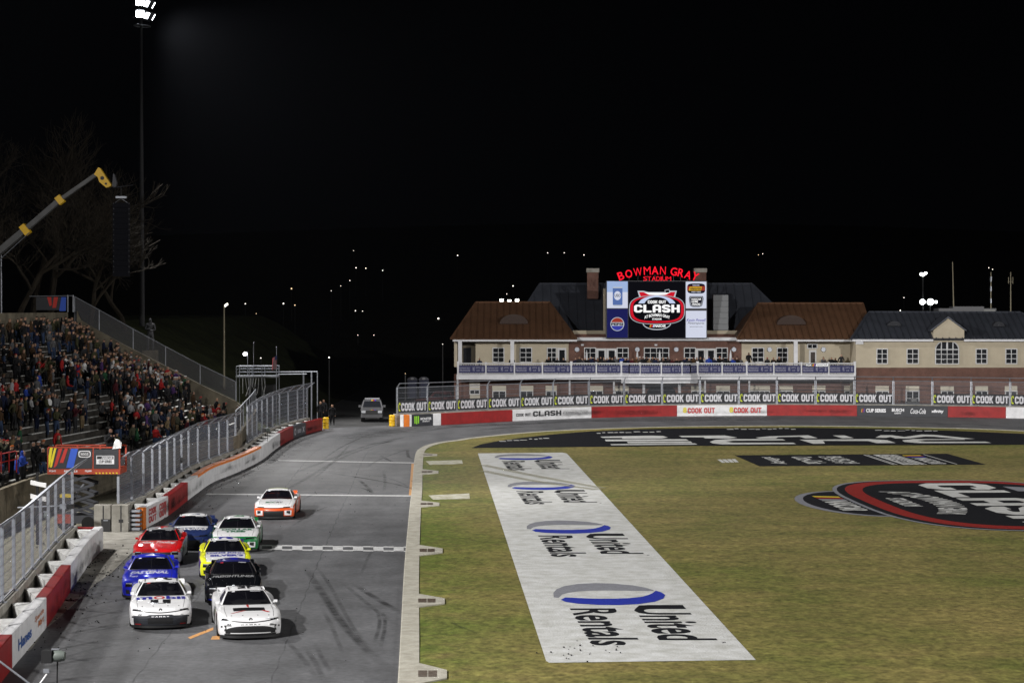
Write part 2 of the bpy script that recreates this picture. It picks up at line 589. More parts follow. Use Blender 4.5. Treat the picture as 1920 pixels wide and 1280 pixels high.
def sweep(mb, pl, prof, mi=0, closed_ends=True, nn=None):
    """sweep profile [(offset to the left, z)] (closed loop) along a polyline"""
    ns = nn or normals(pl)
    k = len(prof)
    vs = []
    for p, n in zip(pl, ns):
        for o, z in prof:
            vs.append((p.x + n.x * o, p.y + n.y * o, z))
    fs = []
    for i in range(len(pl) - 1):
        for j in range(k):
            jj = (j + 1) % k
            fs.append((i * k + j, i * k + jj, (i + 1) * k + jj, (i + 1) * k + j))
    if closed_ends:
        fs += [tuple(range(k))[::-1], tuple((len(pl) - 1) * k + j for j in range(k))]
    return mb.add(vs, fs, mi)
# ================================================================== SETTING
def sheet(name, pts, z, m, parent=None, kind='structure'):
    mb = MB(); mb.poly([(p[0], p[1], z) for p in pts])
    o = mb.build(name, m, parent)
    if parent is None:
        tag(o, kind=kind)
    return o


sheet('ground', [(-3000, -300), (3000, -300), (3000, 5000), (-3000, 5000)], -0.04, M_SOIL)
sheet('paved_lot', [(-17, 168), (-40, 290), (80, 290), (80, 168)], -0.02, M_LOT)
TRACK = sheet('track', [(-17.6, 30), (-17.6, 120), (-18, 172), (-10.0, 178), (-2, 188), (8, 195), (25, 198), (45, 195), (72, 180), (75, 30)], 0.0, M_ASPH)

# kerb line (asphalt edge of the kerb), near to far, round the turn and back
KO = [(-1.9, 28), (-3.06, 55.6), (-4.15, 80), (-5.1, 103.4), (-5.5, 114), (-6.2, 131), (-6.62, 143), (-6.55, 148), (-6.1, 151.9), (-5.35, 154.8),
      (-4.35, 156.9), (-3.3, 159.6), (0.38, 165.8), (4.8, 170.6), (11.5, 174.4), (17.1, 175.8), (24.7, 176.5), (35.9, 173.3), (41.4, 169.4),
      (48, 161), (53, 150), (55, 138), (54, 100), (51, 28)]
KPL = spline(KO, 0.75)
KN = normals(KPL)
KW = 0.57
inner = [p - n * (KW - 0.02) for p, n in zip(KPL, KN)]
INFIELD = sheet('infield', inner, 0.05, M_GRASS)
KERB = thing('kerb', None, None)
tag(KERB, kind='structure')
i = 0
rk = random.Random(3)
while i < len(KPL) - 1:
    j = min(i + 4, len(KPL) - 1)
    seg = [p.copy() for p in KPL[i:j + 1]]; nn = KN[i:j + 1]
    t0 = (seg[1] - seg[0]).normalized(); t1 = (seg[-1] - seg[-2]).normalized()
    seg[0] += t0 * 0.012; seg[-1] -= t1 * 0.012
    if seg[0].y > 40:
        h = 0.075 + rk.uniform(-0.006, 0.006)
        mb = MB(); sweep(mb, seg, [(0.0, -0.02), (0.0, h - 0.02), (-0.03, h), (-KW, h + 0.005), (-KW, -0.02)], 0, True, nn)
        mb.build('kerb_slab', M_KERB, KERB)
    i = j

# kerb drain tabs (concrete tongues with rusty grates reaching into the grass)
M_RUST = mat('rusty grate', (0.10, 0.065, 0.045), 0.8, 0.3, 0.3, noise=(8, 0.5))
for q, (px0, px1, py, hw) in enumerate([(783, 838, 1262, 16), (783, 834, 1125, 10), (786, 830, 1031, 8), (788, 824, 944, 5), (790, 822, 884, 4), (793, 820, 852, 2.5)]):
    t = thing('drain_gully', 'concrete drain tongue with rusty grate on infield kerb, %s from camera' %
              ['nearest', 'second', 'third', 'fourth', 'fifth', 'farthest'][q], 'drain', group='drains along the infield kerb')
    mb = MB()
    P = [G(px0 - 3, py - hw * 1.35, 0.092), G(px0 + (px1 - px0) * .25, py - hw * 1.1, 0.092), G(px1, py - hw * .45, 0.092), G(px1, py + hw * .5, 0.092), G(px0 + (px1 - px0) * .25, py + hw * 1.0, 0.092), G(px0 - 3, py + hw * 1.2, 0.092)]
    mb.prism(P, (0, 0, -0.06)); mb.build('tongue', M_KERB, t)
    for a, b in ((0.02, 0.33), (0.36, 0.66)):
        x0 = px0 + (px1 - px0) * a; x1 = px0 + (px1 - px0) * b
        mb = MB()
        A, B_, C, D = G(x0, py - hw * .38, 0.097), G(x1, py - hw * .38, 0.097), G(x1, py + hw * .38, 0.097), G(x0, py + hw * .38, 0.097)
        for s in range(7):
            u0 = s / 7; u1 = (s + .7) / 7
            mb.quad(A.lerp(D, u0), B_.lerp(C, u0), B_.lerp(C, u1), A.lerp(D, u1))
        mb.build('grate', M_RUST, t)

# ------------------------------------------------------------------ painted lines on the track
def paint(name, quads, z, m, parent, lab=None):
    mb = MB()
    for q in quads:
        mb.poly([G(x, y, z) for x, y in q])
    return mb.build(name, m, parent)


paint('white_line', [[(387, 924.5), (770, 928.0), (770, 930.0), (387, 926.5)]], 0.004, M_LINE, TRACK)
paint('white_line', [[(522, 862.0), (776, 866.6), (776, 868.0), (522, 863.4)]], 0.004, M_LINE, TRACK)
paint('faint_line', [[(335, 919), (392, 919.5), (392, 921), (335, 920.5)]], 0.004, M_SKIDL, TRACK)
paint('orange_line', [[(771.5, 868.5), (776, 868.5), (771, 928), (766.5, 928)]], 0.006, mat('orange line', (0.62, 0.30, 0.09), 0.7, noise=(5, .4)), TRACK)
paint('orange_line', [[(352, 1194), (400, 1175), (400, 1180), (357, 1197)]], 0.004, mat('orange line'  , (0.62, 0.30, 0.09)), TRACK)
paint('orange_line', [[(398, 1192), (412, 1190), (412, 1198), (395, 1198)]], 0.004, mat('orange line', (0.62, 0.30, 0.09)), TRACK)
# chequered start and finish line
rows = ((1024.2, 1027.4), (1027.4, 1030.6), (1030.6, 1033.8))
x = 396.0; k = 0
while x < 762:
    x1 = min(x + 19.0, 763)
    for r, (a, b) in enumerate(rows):
        if (r + k) % 2 == 1 or True:
            sl = 0.012
            ya = a + (x - 480) * sl - 3.6; yb = b + (x - 480) * sl - 3.6
            if (k % 2 == 0 and r == 1):
                paint('line_square', [[(x, ya), (x1, ya + .2), (x1, yb + .2), (x, yb)]], 0.004, M_LINE, TRACK)
            elif k % 2 == 1 and r != 1:
                paint('line_square', [[(x, ya + (r == 2) * 1.2), (x1, ya + .2 + (r == 2) * 1.2), (x1, yb + .2 - (r == 0) * 1.2), (x, yb - (r == 0) * 1.2)]], 0.004, M_LINE, TRACK)
            if k % 2 == 0 and r == 1:
                paint('line_square', [[(x, ya - 2.4), (x1, ya - 2.2), (x1, ya), (x, ya - .2)], [(x, yb + .2), (x1, yb + .4), (x1, yb + 2.4), (x, yb + 2.2)]], 0.004, M_LINE, TRACK)
    x = x1; k += 1


def strip(pts, w, m, z=0.008, name='skid_mark', parent=None):
    """tyre mark through photo points; w is its width in metres"""
    pl = spline([G(*p) for p in pts], 0.5)
    ns = normals(pl)
    mb = MB()
    vs = []; fd = []
    n = len(pl)
    for i, (p, q) in enumerate(zip(pl, ns)):
        e = min(1.0, 4.0 * min(i, n - 1 - i) / n)
        for k, f_ in ((-.85, 0), (-.3, 1), (.3, 1), (.85, 0)):
            vs.append((p.x + q.x * w * k, p.y + q.y * w * k, z)); fd.append(f_ * e)
    mb.add(vs, [(4 * i + j, 4 * i + j + 1, 4 * i + j + 5, 4 * i + j + 4) for i in range(n - 1) for j in range(3)])
    o = mb.build(name, m, parent or TRACK)
    at = o.data.attributes.new('fade', 'FLOAT', 'POINT'); at.data.foreach_set('value', fd)
    return o


SK = [([(570, 1060), (600, 1105), (640, 1165), (690, 1220), (740, 1262)], .22, 1), ([(585, 1050), (620, 1100), (665, 1180), (715, 1235)], .12, 0),
      ([(669, 1108), (718, 1108)], .16, 1), ([(665, 1095), (700, 1118), (750, 1148)], .2, 1), ([(640, 1090), (700, 1140), (750, 1175)], .14, 0),
      ([(704, 1140), (712, 1165), (701, 1208)], .1, 1), ([(717, 1143), (722, 1170), (713, 1215)], .1, 1), ([(676, 1078), (690, 1045), (700, 1030)], .1, 0),
      ([(604, 1140), (625, 1180), (642, 1225)], .12, 0), ([(570, 1210), (590, 1240), (610, 1280)], .14, 0), ([(590, 1205), (605, 1235), (620, 1260)], .12, 0),
      ([(610, 885), (680, 896), (740, 907), (775, 917), (788, 926)], .2, 1), ([(600, 880), (660, 888), (720, 894), (762, 910), (770, 922)], .12, 0),
      ([(671, 897), (690, 914), (699, 926)], .18, 1), ([(671, 913), (686, 917), (696, 924)], .14, 1), ([(713, 853), (728, 862), (741, 867)], .2, 1),
      ([(680, 880), (715, 860), (770, 840)], .2, 0), ([(707, 832), (740, 826)], .4, 1), ([(764, 842), (766, 856), (778, 861)], .18, 1),
      ([(600, 865), (640, 838), (690, 815)], .14, 0), ([(580, 905), (620, 870), (660, 830)], .16, 0), ([(719, 880), (722, 905), (718, 925)], .14, 0),
      ([(600, 1280), (560, 1225), (520, 1185)], .14, 0), ([(560, 940), (610, 920), (690, 930)], .1, 0), ([(540, 990), (600, 955), (640, 945)], .12, 0),
      ([(100, 1240), (160, 1220), (230, 1205)], .14, 0), ([(140, 1190), (190, 1180), (240, 1172)], .14, 0), ([(520, 900), (600, 868), (700, 832), (800, 812)], .3, 0),
      ([(480, 950), (560, 905), (660, 850), (780, 812)], .24, 0), ([(760, 812), (860, 800), (960, 795), (1060, 793)], .8, 0), ([(890, 806), (960, 801), (1010, 799)], .5, 1),
      ([(900, 798), (1100, 790), (1400, 787), (1700, 789)], .7, 0), ([(1150, 790), (1300, 788), (1500, 787)], .5, 1), ([(1500, 793), (1650, 792), (1800, 795), (1910, 800)], .5, 1),
      ([(640, 1252), (676, 1252)], .35, 1), ([(780, 1105), (820, 1128), (848, 1152)], .1, 0)]
for p, w, s in SK:
    strip(p, w, M_SKID if s else M_SKIDL)
# dark rubbered groove through the far turn
strip([(600, 842), (700, 815), (800, 802), (950, 795), (1150, 787), (1450, 784), (1700, 786), (1900, 791)], 2.6, M_SKIDL, 0.0065, 'rubbered_groove')
strip([(640, 826), (720, 806), (820, 797)], 3.0, M_SKIDL, 0.0065, 'rubbered_groove')
strip([(370, 960), (450, 905), (520, 862), (570, 830), (640, 808)], 1.5, M_SKIDL, 0.0065, 'rubbered_groove')
# torn turf beside the kerb
strip([(846, 1166), (854, 1173), (868, 1180), (880, 1184), (897, 1191)], .11, M_SKID, 0.058, 'torn_turf', INFIELD)

# ------------------------------------------------------------------ paint on the grass
ZF = 0.060
URX = G  # alias


def field(name, pts, z, m, parent):
    mb = MB(); mb.poly([G(x, y, z) for x, y in pts]); return mb.build(name, m, parent)


UR = thing('field_banner', 'large white painted rectangle with four blue ring logos on the grass', 'field paint')
field('white_ground', [(896, 849.5), (1055, 848), (1063, 850), (1417, 1236), (1030, 1241.5), (1024, 1238)], ZF, M_FIELDW, UR)
# local frame of the rectangle: along (towards the camera) and across (to the right)
far_l, far_r = G(896, 849), G(1060, 848)
near_l, near_r = G(1025, 1240), G(1417, 1236)


def urmap(px_ring_l, px_ring_r, py_ring, py_end):
    """frame of one logo: u runs across to the right (letter height), v along the text, towards the camera"""
    a, b = G(px_ring_l, py_ring, 0), G(px_ring_r, py_ring, 0)
    ax = (b - a)
    al = Vector((0.045, -1.0, 0))  # text direction
    L = (G(960, py_ring).y - G(960, py_end).y)
    return a, ax, al, L


for (xl, xr, yr, ye) in ((1034, 1243, 1113, 1213), (985, 1143, 988, 1046), (950, 1077, 911, 947), (926, 1035, 857, 883)):
    a, ax, al, L = urmap(xl, xr, yr, ye)

    def fm(u, v, z, a=a, ax=ax, al=al, L=L):
        p = a + ax * u + al * (L * (v - (.05 if v < .33 else 0)))
        return (p.x, p.y, z)

    def ring(t0, t1, mb, w):
        vs = []
        n = 24
        for i in range(n + 1):
            t = t0 + (t1 - t0) * i / n
            e = math.sin(math.pi * i / n) ** 0.5
            for s in (0.5 - w * e - .02, 0.5):
                vs.append(fm(0.5 + math.cos(t) * s, -0.02 + math.sin(t) * 0.36 * s, ZF + .004))
        mb.add(vs, [(2 * i, 2 * i + 1, 2 * i + 3, 2 * i + 2) for i in range(n)])
    def band(tf, bf, mm, zz):
        mb = MB(); vs = []
        for i in range(25):
            u = i / 24
            x = mm[0] + (mm[1] - mm[0]) * u
            vs += [fm(x, tf(u), zz), fm(x, bf(u), zz)]
        mb.add(vs, [(2 * i, 2 * i + 1, 2 * i + 3, 2 * i + 2) for i in range(24)])
        return mb
    c = lambda u: 1 - abs(2 * u - 1) ** 2.4
    def arcband(pts_o, pts_i, m, zz, nm):
        mb = MB(); vs = []
        for (a1, b1), (a2, b2) in zip(pts_o, pts_i): vs += [fm(a1, b1, zz), fm(a2, b2, zz)]
        mb.add(vs, [(2 * i, 2 * i + 1, 2 * i + 3, 2 * i + 2) for i in range(len(pts_o) - 1)]); mb.build(nm, m, UR)
    # grey half (far side) from the left tip over the top; blue half (near side) below it
    go = [(0.0, .16), (.015, .06), (.06, -.02), (.14, -.09), (.28, -.145), (.45, -.165), (.62, -.15), (.78, -.11), (.88, -.055), (.935, 0)]
    gi = [(.04, .17), (.085, .10), (.15, .06), (.24, .03), (.36, .012), (.48, .008), (.62, .01), (.75, .015), (.85, .02), (.925, .018)]
    bo = [(.05, .215), (.085, .26), (.18, .295), (.35, .32), (.52, .325), (.70, .305), (.86, .255), (.96, .185), (1.0, .11), (.985, .05), (.95, .015)]
    bi = [(.06, .205), (.10, .165), (.20, .175), (.35, .19), (.52, .19), (.66, .178), (.78, .15), (.85, .11), (.90, .07), (.925, .04), (.945, .018)]
    arcband(go, gi, M_FIELDG, ZF + .004, 'grey_ring')
    arcband(bo, bi, M_FIELDB, ZF + .008, 'blue_ring')
    # lettering runs towards the camera, letter tops to the right
    for word, u0, u1, v0, v1 in (('Rentals', 0.085, 0.475, 0.34, 1.0), ('United', 0.62, 1.075, 0.32, 0.915)):
        mb = MB()
        sh = 0.012
        mb.text(word, lambda x, y: fm(u0 + (u1 - u0) * y + x * (0.03), v0 + (v1 - v0) * x, ZF + .004), bold=0.022)
        mb.build('lettering', M_FIELDK, UR)
    mb = MB(); mb.text('R', lambda x, y: fm(1.12 + .03 * y, .945 + .02 * x, ZF + .004)); mb.build('lettering', M_FIELDK, UR)

# two mower or tyre tracks that cross the far end of the white rectangle
for p in ([(905, 873), (1000, 893), (1130, 917)], [(905, 884), (1000, 903), (1120, 920)]):
    strip(p, .35, mat('worn paint', (0.30, 0.29, 0.2), 0.9, alpha=.5), ZF + .012, 'worn_track', INFIELD)

# white dashes beside the kerb
for q in ([(803, 928), (880, 924.5), (881, 934.5), (812, 936)], [(798, 864), (866, 862), (868, 869), (806, 871)]):
    o = field('white_dash', q, ZF, mat('worn white paint', (0.5, 0.49, 0.42), 0.9, noise=(2.2, .5, (0.22, 0.2, 0.1), 9)), INFIELD)

# black end zone with white letters
EZ = thing('end_zone_banner', 'black painted end zone with tall white letters at the far turn', 'field paint')
ezp = [(884, 839.5), (900, 833), (935, 826), (980, 820), (1040, 813.5), (1110, 808), (1200, 804), (1300, 802.5), (1500, 801.5), (1660, 803.5), (1800, 807.5), (1925, 813), (2020, 822), (2020, 833), (1920, 833.5), (1600, 834.5), (1300, 835.5)]
field('black_ground', ezp, ZF, M_FIELDK, EZ)
s1 = lambda x, y: (x / 3.692 + 880, y / 3.692 + 790)
s2 = lambda x, y: (x / 2.4935 + 1110, y / 2.4935 + 795)
GL = [(s1, [(905, 104), (1250, 97), (1340, 99), (1375, 109), (1330, 116), (1060, 119), (1055, 112), (925, 112)]), (s1, [(938, 124), (1500, 121), (1520, 132), (945, 136)]),
      (s1, [(1092, 139), (1530, 137), (1545, 147), (1098, 149)]), (s1, [(975, 156), (1560, 150), (1580, 158), (985, 163)]),
      (s2, [(405, 54), (620, 52), (680, 62), (640, 66), (530, 66), (520, 61), (420, 60)]),
      (s2, [(550, 82), (575, 73), (640, 69), (890, 69), (905, 75), (660, 76), (625, 81), (660, 86), (940, 86), (955, 92), (610, 94), (565, 89)]),
      (s2, [(765, 62), (830, 56), (1010, 51), (1055, 64), (1000, 66), (970, 58), (870, 60), (860, 66), (780, 66)]), (s2, [(1125, 52), (1180, 52), (1225, 64), (1170, 65)]),
      (s2, [(970, 72), (1300, 69), (1380, 74), (1420, 87), (1330, 88), (1290, 78), (1080, 77), (1090, 90), (1035, 91)]),
      (s2, [(1325, 62), (1350, 51), (1405, 51), (1460, 59), (1540, 48), (1600, 49), (1790, 68), (1730, 69), (1600, 58), (1560, 57), (1480, 66), (1420, 66), (1395, 59), (1375, 63)]),
      (s2, [(1450, 75), (1500, 69), (1740, 69), (1745, 72), (1560, 73), (1520, 77), (1560, 81), (1840, 81), (1868, 87), (1530, 88), (1460, 82)])]
for s, P in GL:
    field('letter_stroke', [s(*p) for p in P], ZF + .004, M_FIELDW, EZ)
for (x0, x1, y0) in ((935, 1030, 826), (1118, 1240, 811), (1362, 1490, 803.5), (1640, 1755, 806)):
    rr = random.Random(int(x0))
    xx = x0
    while xx < x1:
        w = rr.uniform(5, 14); sl = (-6 / 95 if x0 < 950 else -3 / 120 if x0 < 1200 else 0.005 if x0 > 1600 else -0.004)
        yy = y0 + (xx - x0) * sl + rr.uniform(-.8, .8); h = rr.uniform(.5, 1.0)
        field('small_letter', [(xx, yy), (xx + w, yy - .2), (xx + w + 2, yy + h), (xx + 2, yy + h + .2)], ZF + .004, M_FIELDW, EZ)
        xx += w + rr.uniform(1, 5)

# black sponsor strip with stripes
SS = thing('sponsor_strip', 'long black painted strip with small white sponsor lettering and stripes on the grass', 'field paint')
field('black_ground', [(1377, 853), (1776, 850), (1849, 870.5), (1424, 873.5)], ZF, M_FIELDK, SS)
A, B_, C, D = G(1377, 853, ZF + .004), G(1776, 850, ZF + .004), G(1849, 870.5, ZF + .004), G(1424, 873.5, ZF + .004)


def ssm(u, v, z=0.0):
    p = A.lerp(B_, u).lerp(D.lerp(C, u), v)
    return (p.x, p.y, p.z + z)


for word, u0, u1 in (('xfinity', .085, .165), ('Coca-Cola', .235, .33), ('BUSCH', .40, .47), ('LIGHT', .365, .395)):
    mb = MB(); mb.text(word, lambda x, y: ssm(u0 + (u1 - u0) * y, .18 + .64 * x)); mb.build('lettering', M_FIELDW, SS)
for u0, u1, m in ((.595, .603, M_FIELDW), (.612, .617, M_FIELDW), (.64, .715, M_FIELDW), (.722, .735, M_FIELDW), (.742, .747, M_FIELDW), (.875, .882, M_FIELDW)):
    mb = MB(); mb.quad(ssm(u0, .05), ssm(u1, .05), ssm(u1, .95), ssm(u0, .95)); mb.build('stripe', m, SS)
for k, m in enumerate((M_FIELDY, M_FIELDR, M_FIELDB)):
    mb = MB(); mb.quad(ssm(.765, .12 + .07 * k), ssm(.85, .12 + .07 * k), ssm(.85, .18 + .07 * k), ssm(.765, .18 + .07 * k)); mb.build('colour_bar', m, SS)
mb = MB(); mb.text('NASCAR', lambda x, y: ssm(.77 + .075 * y, .36 + .56 * x), shear=.2, bold=.03); mb.build('lettering', M_FIELDW, SS)
mb = MB(); mb.text('CUP SERIES', lambda x, y: ssm(.655 + .05 * y, .1 + .8 * x, .004)); mb.build('lettering', M_FIELDK, SS)
mb = MB(); P = [G(1345, 861, ZF), G(1380, 860, ZF), G(1387, 866, ZF), G(1354, 867, ZF)]
for k in range(4):
    mb.quad(P[0].lerp(P[1], k / 4), P[0].lerp(P[1], k / 4 + .2), P[3].lerp(P[2], k / 4 + .2), P[3].lerp(P[2], k / 4))
tag(mb.build('field_number', M_FIELDW), 'small white painted mark left of the black strip on the grass', 'field paint')


# ------------------------------------------------------------------ race logo: used on the grass and on the big screen
def rounded(x0, x1, y0, y1, e, n=48):
    cx, cy, rx, ry = (x0 + x1) / 2, (y0 + y1) / 2, (x1 - x0) / 2, (y1 - y0) / 2
    out = []
    for i in range(n):
        t = 2 * math.pi * i / n
        c, s = math.cos(t), math.sin(t)
        out.append((cx + rx * math.copysign(abs(c) ** (2 / e), c), cy + ry * math.copysign(abs(s) ** (2 / e), s)))
    return out


def race_logo(fn, dz, parent, ms, small=True):
    """fn(x, y, k) places logo drawing coordinates (y down) on layer k"""
    sil, red, blk, wht, blu, ora = ms

    def P(name, pts, k, m):
        mb = MB(); mb.poly([fn(x, y, k * dz) for x, y in pts]); return mb.build(name, m, parent)

    def T(t, x0, x1, y0, y1, k, m, **kw):
        mb = MB(); mb.text(t, lambda x, y: fn(x0 + (x1 - x0) * x, y1 + (y0 - y1) * y, k * dz), **kw); return mb.build('lettering', m, parent)
    P('emblem_tail', [(530, 880)] + [(722 + 190 * math.cos(t), 895 + 90 * math.sin(t)) for t in [math.pi * (1 - i / 16) for i in range(17)]] + [(915, 880)], 1, sil)
    P('emblem_tail_field', [(722 + 178 * math.cos(t), 895 + 78 * math.sin(t)) for t in [math.pi * (1 - i / 16) for i in range(17)]], 2, blk)
    P('emblem_crown', [(463, 463), (540, 463), (610, 480), (830, 480), (825, 452), (885, 440), (895, 462), (988, 462), (962, 560), (492, 560)], 1, sil)
    P('emblem_wing', [(485, 482), (540, 480), (620, 520), (720, 530), (830, 520), (910, 480), (968, 478), (940, 560), (515, 560)], 2, red)
    P('emblem_stand', [(560, 484), (610, 490), (830, 492), (905, 478), (850, 512), (720, 520), (610, 512)], 3, wht)
    P('emblem_flag', [(832, 458), (884, 448), (888, 486), (840, 490)], 4, blk)
    P('emblem_border', rounded(352, 1095, 528, 908, 3.1), 3, sil)
    P('emblem_edge', rounded(360, 1087, 534, 902, 3.1), 4, blk)
    P('emblem_ring', rounded(367, 1080, 540, 890, 3.1), 5, red)
    P('emblem_field', rounded(404, 1044, 556, 866, 3.2), 6, blk)
    arch = [(722 + 250 * math.cos(t), 650 - 122 * math.sin(t)) for t in [math.pi * i / 20 for i in range(1, 20)]]
    P('emblem_arch', arch, 7, blu)
    P('emblem_arch_hole', [(722 + 170 * math.cos(t), 655 - 108 * math.sin(t)) for t in [math.pi * i / 20 for i in range(0, 21)]], 8, blk)
    T('COOK OUT', 600, 845, 592, 632, 9, wht, bold='block')
    T('CLASH', 418, 1026, 648, 752, 9, wht, bold='block')
    # arched line under the name
    mb = MB()
    mb.text('AT BOWMAN GRAY', lambda x, y: fn(555 + 340 * x, 800 + 130 * (x - .5) ** 2 + 6 - 40 * y + 0, 9 * dz), bold=.03)
    mb.build('lettering', wht, parent)
    T('STADIUM', 660, 782, 826, 852, 9, wht, bold=.03)
    T('NASCAR', 690, 838, 912, 948, 9, wht, shear=.25, bold=.04)
    for k, m in enumerate((ora, red, blu)):
        P('colour_bar', [(622 + 22 * k, 948), (632 + 22 * k, 912), (650 + 22 * k, 912), (640 + 22 * k, 948)], 9, m)


LG = thing('race_logo_paint', 'huge oval race logo with red ring painted on the grass at right', 'field paint')
# on the ground the logo's up is to the right (+x); its left edge is the far one
d_far, d_near = 119.8, 92.3
sc_ = (d_far - d_near) / (1095 - 352)


def lgm(x, y, z):
    w = (x - 352) * sc_
    up = (982 - y) * sc_
    return (14.75 + up + 0.0 + w * 0.045 - 0.6, d_far - w + up * 0.045, ZF + z)


race_logo(lgm, 0.004, LG, (M_FIELDG, M_FIELDR, M_FIELDK, M_FIELDW, M_FIELDG, M_FIELDY))

# ------------------------------------------------------------------ concrete apron in the barrier gap, gravel behind it
APRON = tag(MB().build('apron', M_CONC), kind='structure')
# the apron is laid as slabs with joints
ap = [G(241, 1042), G(210, 1073), G(184, 1091), G(131, 1139), G(84, 1180), G(60, 1215), G(-10, 1260), G(-40, 1225), G(90, 1075), G(140, 1010), G(165, 985), G(236, 985), G(268, 994), G(262, 1022)]
y0s = [40, 56, 62, 68, 74, 78, 82, 86, 90, 97]


def clip(poly, ya, yb):
    def half(P, f, inside):
        out = []
        for a, b in zip(P, P[1:] + P[:1]):
            ia, ib = inside(a), inside(b)
            if ia: out.append(a)
            if ia != ib:
                t = (f - a.y) / (b.y - a.y); out.append(a.lerp(b, t))
        return out
    P = half(poly, ya, lambda p: p.y >= ya)
    return half(P, yb, lambda p: p.y <= yb) if len(P) > 2 else []


for a, b in zip(y0s[:-1], y0s[1:]):
    P = clip([p.copy() for p in ap], a + .02, b - .02)
    if len(P) > 2:
        mb = MB(); mb.prism([(p.x, p.y, 0.012) for p in P], (0, 0, -0.01)); mb.build('apron_slab', M_CONC, APRON)
bpy.data.objects.remove(APRON) if False else None
sheet('gravel_verge', [(-24, 70), (-17.8, 70), (-17.9, 87), (-17.2, 92), (-18.4, 100), (-18.6, 134), (-19, 170), (-24, 170)], 0.006, M_GRAVEL)
# loose debris on the apron
rd = random.Random(5)
mb = MB()
for k in range(160):
    p = G(rd.uniform(60, 235), rd.uniform(1020, 1190))
    s = rd.uniform(.015, .05)
    if p.x < -14.3:
        mb.box((p.x, p.y, .016 + s / 2), (s, s * 1.3, s), 0, rd.uniform(0, 3))
for k in range(26):
    p = G(rd.gauss(1100, 42), rd.gauss(1222, 8))
    s = rd.uniform(.015, .035)
    mb.box((p.x, p.y, ZF + .01 + s / 2), (s, s * 1.4, s), 0, rd.uniform(0, 3))
tag(mb.build('rubber_crumbs', M_RUBBER), 'crumbs of tyre rubber and dirt scattered on apron and paint', 'debris', kind='stuff')


# ================================================================== BARRIERS AND FENCES
def cut(pl, d0, d1, key):
    """piece of a polyline between two key values, ends interpolated"""
    out = []
    for a, b in zip(pl[:-1], pl[1:]):
        ka, kb = key(a), key(b)
        if kb < d0 or ka > d1 or kb == ka:
            continue
        t0 = max(0, (d0 - ka) / (kb - ka)); t1 = min(1, (d1 - ka) / (kb - ka))
        if not out: out.append(a.lerp(b, t0))
        out.append(a.lerp(b, t1))
    return out


def clean_pl(pl):
    out = [pl[0]]
    for p in pl[1:]:
        if (p - out[-1]).length > .02: out.append(p)
    return out


HB = 0.95


def side_text(parent, pl, key, d0, d1, z0, z1, words, m, rev=False, **kw):
    """lettering on the track side of a wall"""
    seg = clean_pl(cut(pl, d0, d1, key)); ns = normals(seg)
    L = [0]
    for a, b in zip(seg[:-1], seg[1:]): L.append(L[-1] + (b - a).length)

    def at(u):
        s = u * L[-1]
        for i in range(len(L) - 1):
            if s <= L[i + 1] or i == len(L) - 2:
                t = (s - L[i]) / (L[i + 1] - L[i]); return seg[i].lerp(seg[i + 1], t), ns[i].lerp(ns[i + 1], t)
    for w, a, b, za, zb in words:
        mb = MB()

        def f(x, y):
            u = a + (b - a) * x
            p, n = at(1 - u if rev else u)
            return (p.x - n.x * .012, p.y - n.y * .012, za + (zb - za) * y)
        mb.text(w, f, **kw)
        mb.build('lettering', m, parent)


def barrier(root, pl, key, panels, dblk, foam_r):
    for d0, d1, m in panels:
        seg = clean_pl(cut(pl, d0 + .01, d1 - .01, key))
        mb = MB(); sweep(mb, seg, [(0, 0.0), (0, HB - .02), (.02, HB), (.34, HB), (.36, HB - .02), (.36, 0.0)])
        mb.build('barrier_panel', m, root)
    # concrete back wall carrying the fence
    seg = clean_pl(cut(pl, panels[0][0], panels[-1][1], key))
    mb = MB(); sweep(mb, seg, [(1.005, 0), (1.04, HB + .05), (1.30, HB + .05), (1.36, 0)]); mb.build('back_wall', M_CONC, root)
    ns = normals(seg)
    acc = 0
    for i in range(1, len(seg)):
        acc += (seg[i] - seg[i - 1]).length
        if acc >= dblk:
            acc = 0
            p, n = seg[i], ns[i]
            t = Vector((n.y, -n.x))
            mb = MB()
            h = .86 + .04 * math.sin(i)
            a = p + n * .365; b = p + n * 1.0
            top = [a, b, b - t * .25, a - t * (dblk * .8)]
            mb.prism([(q.x, q.y, .05) for q in top], (0, 0, h - .05))
            mb.build('foam_block', M_FOAM, root)


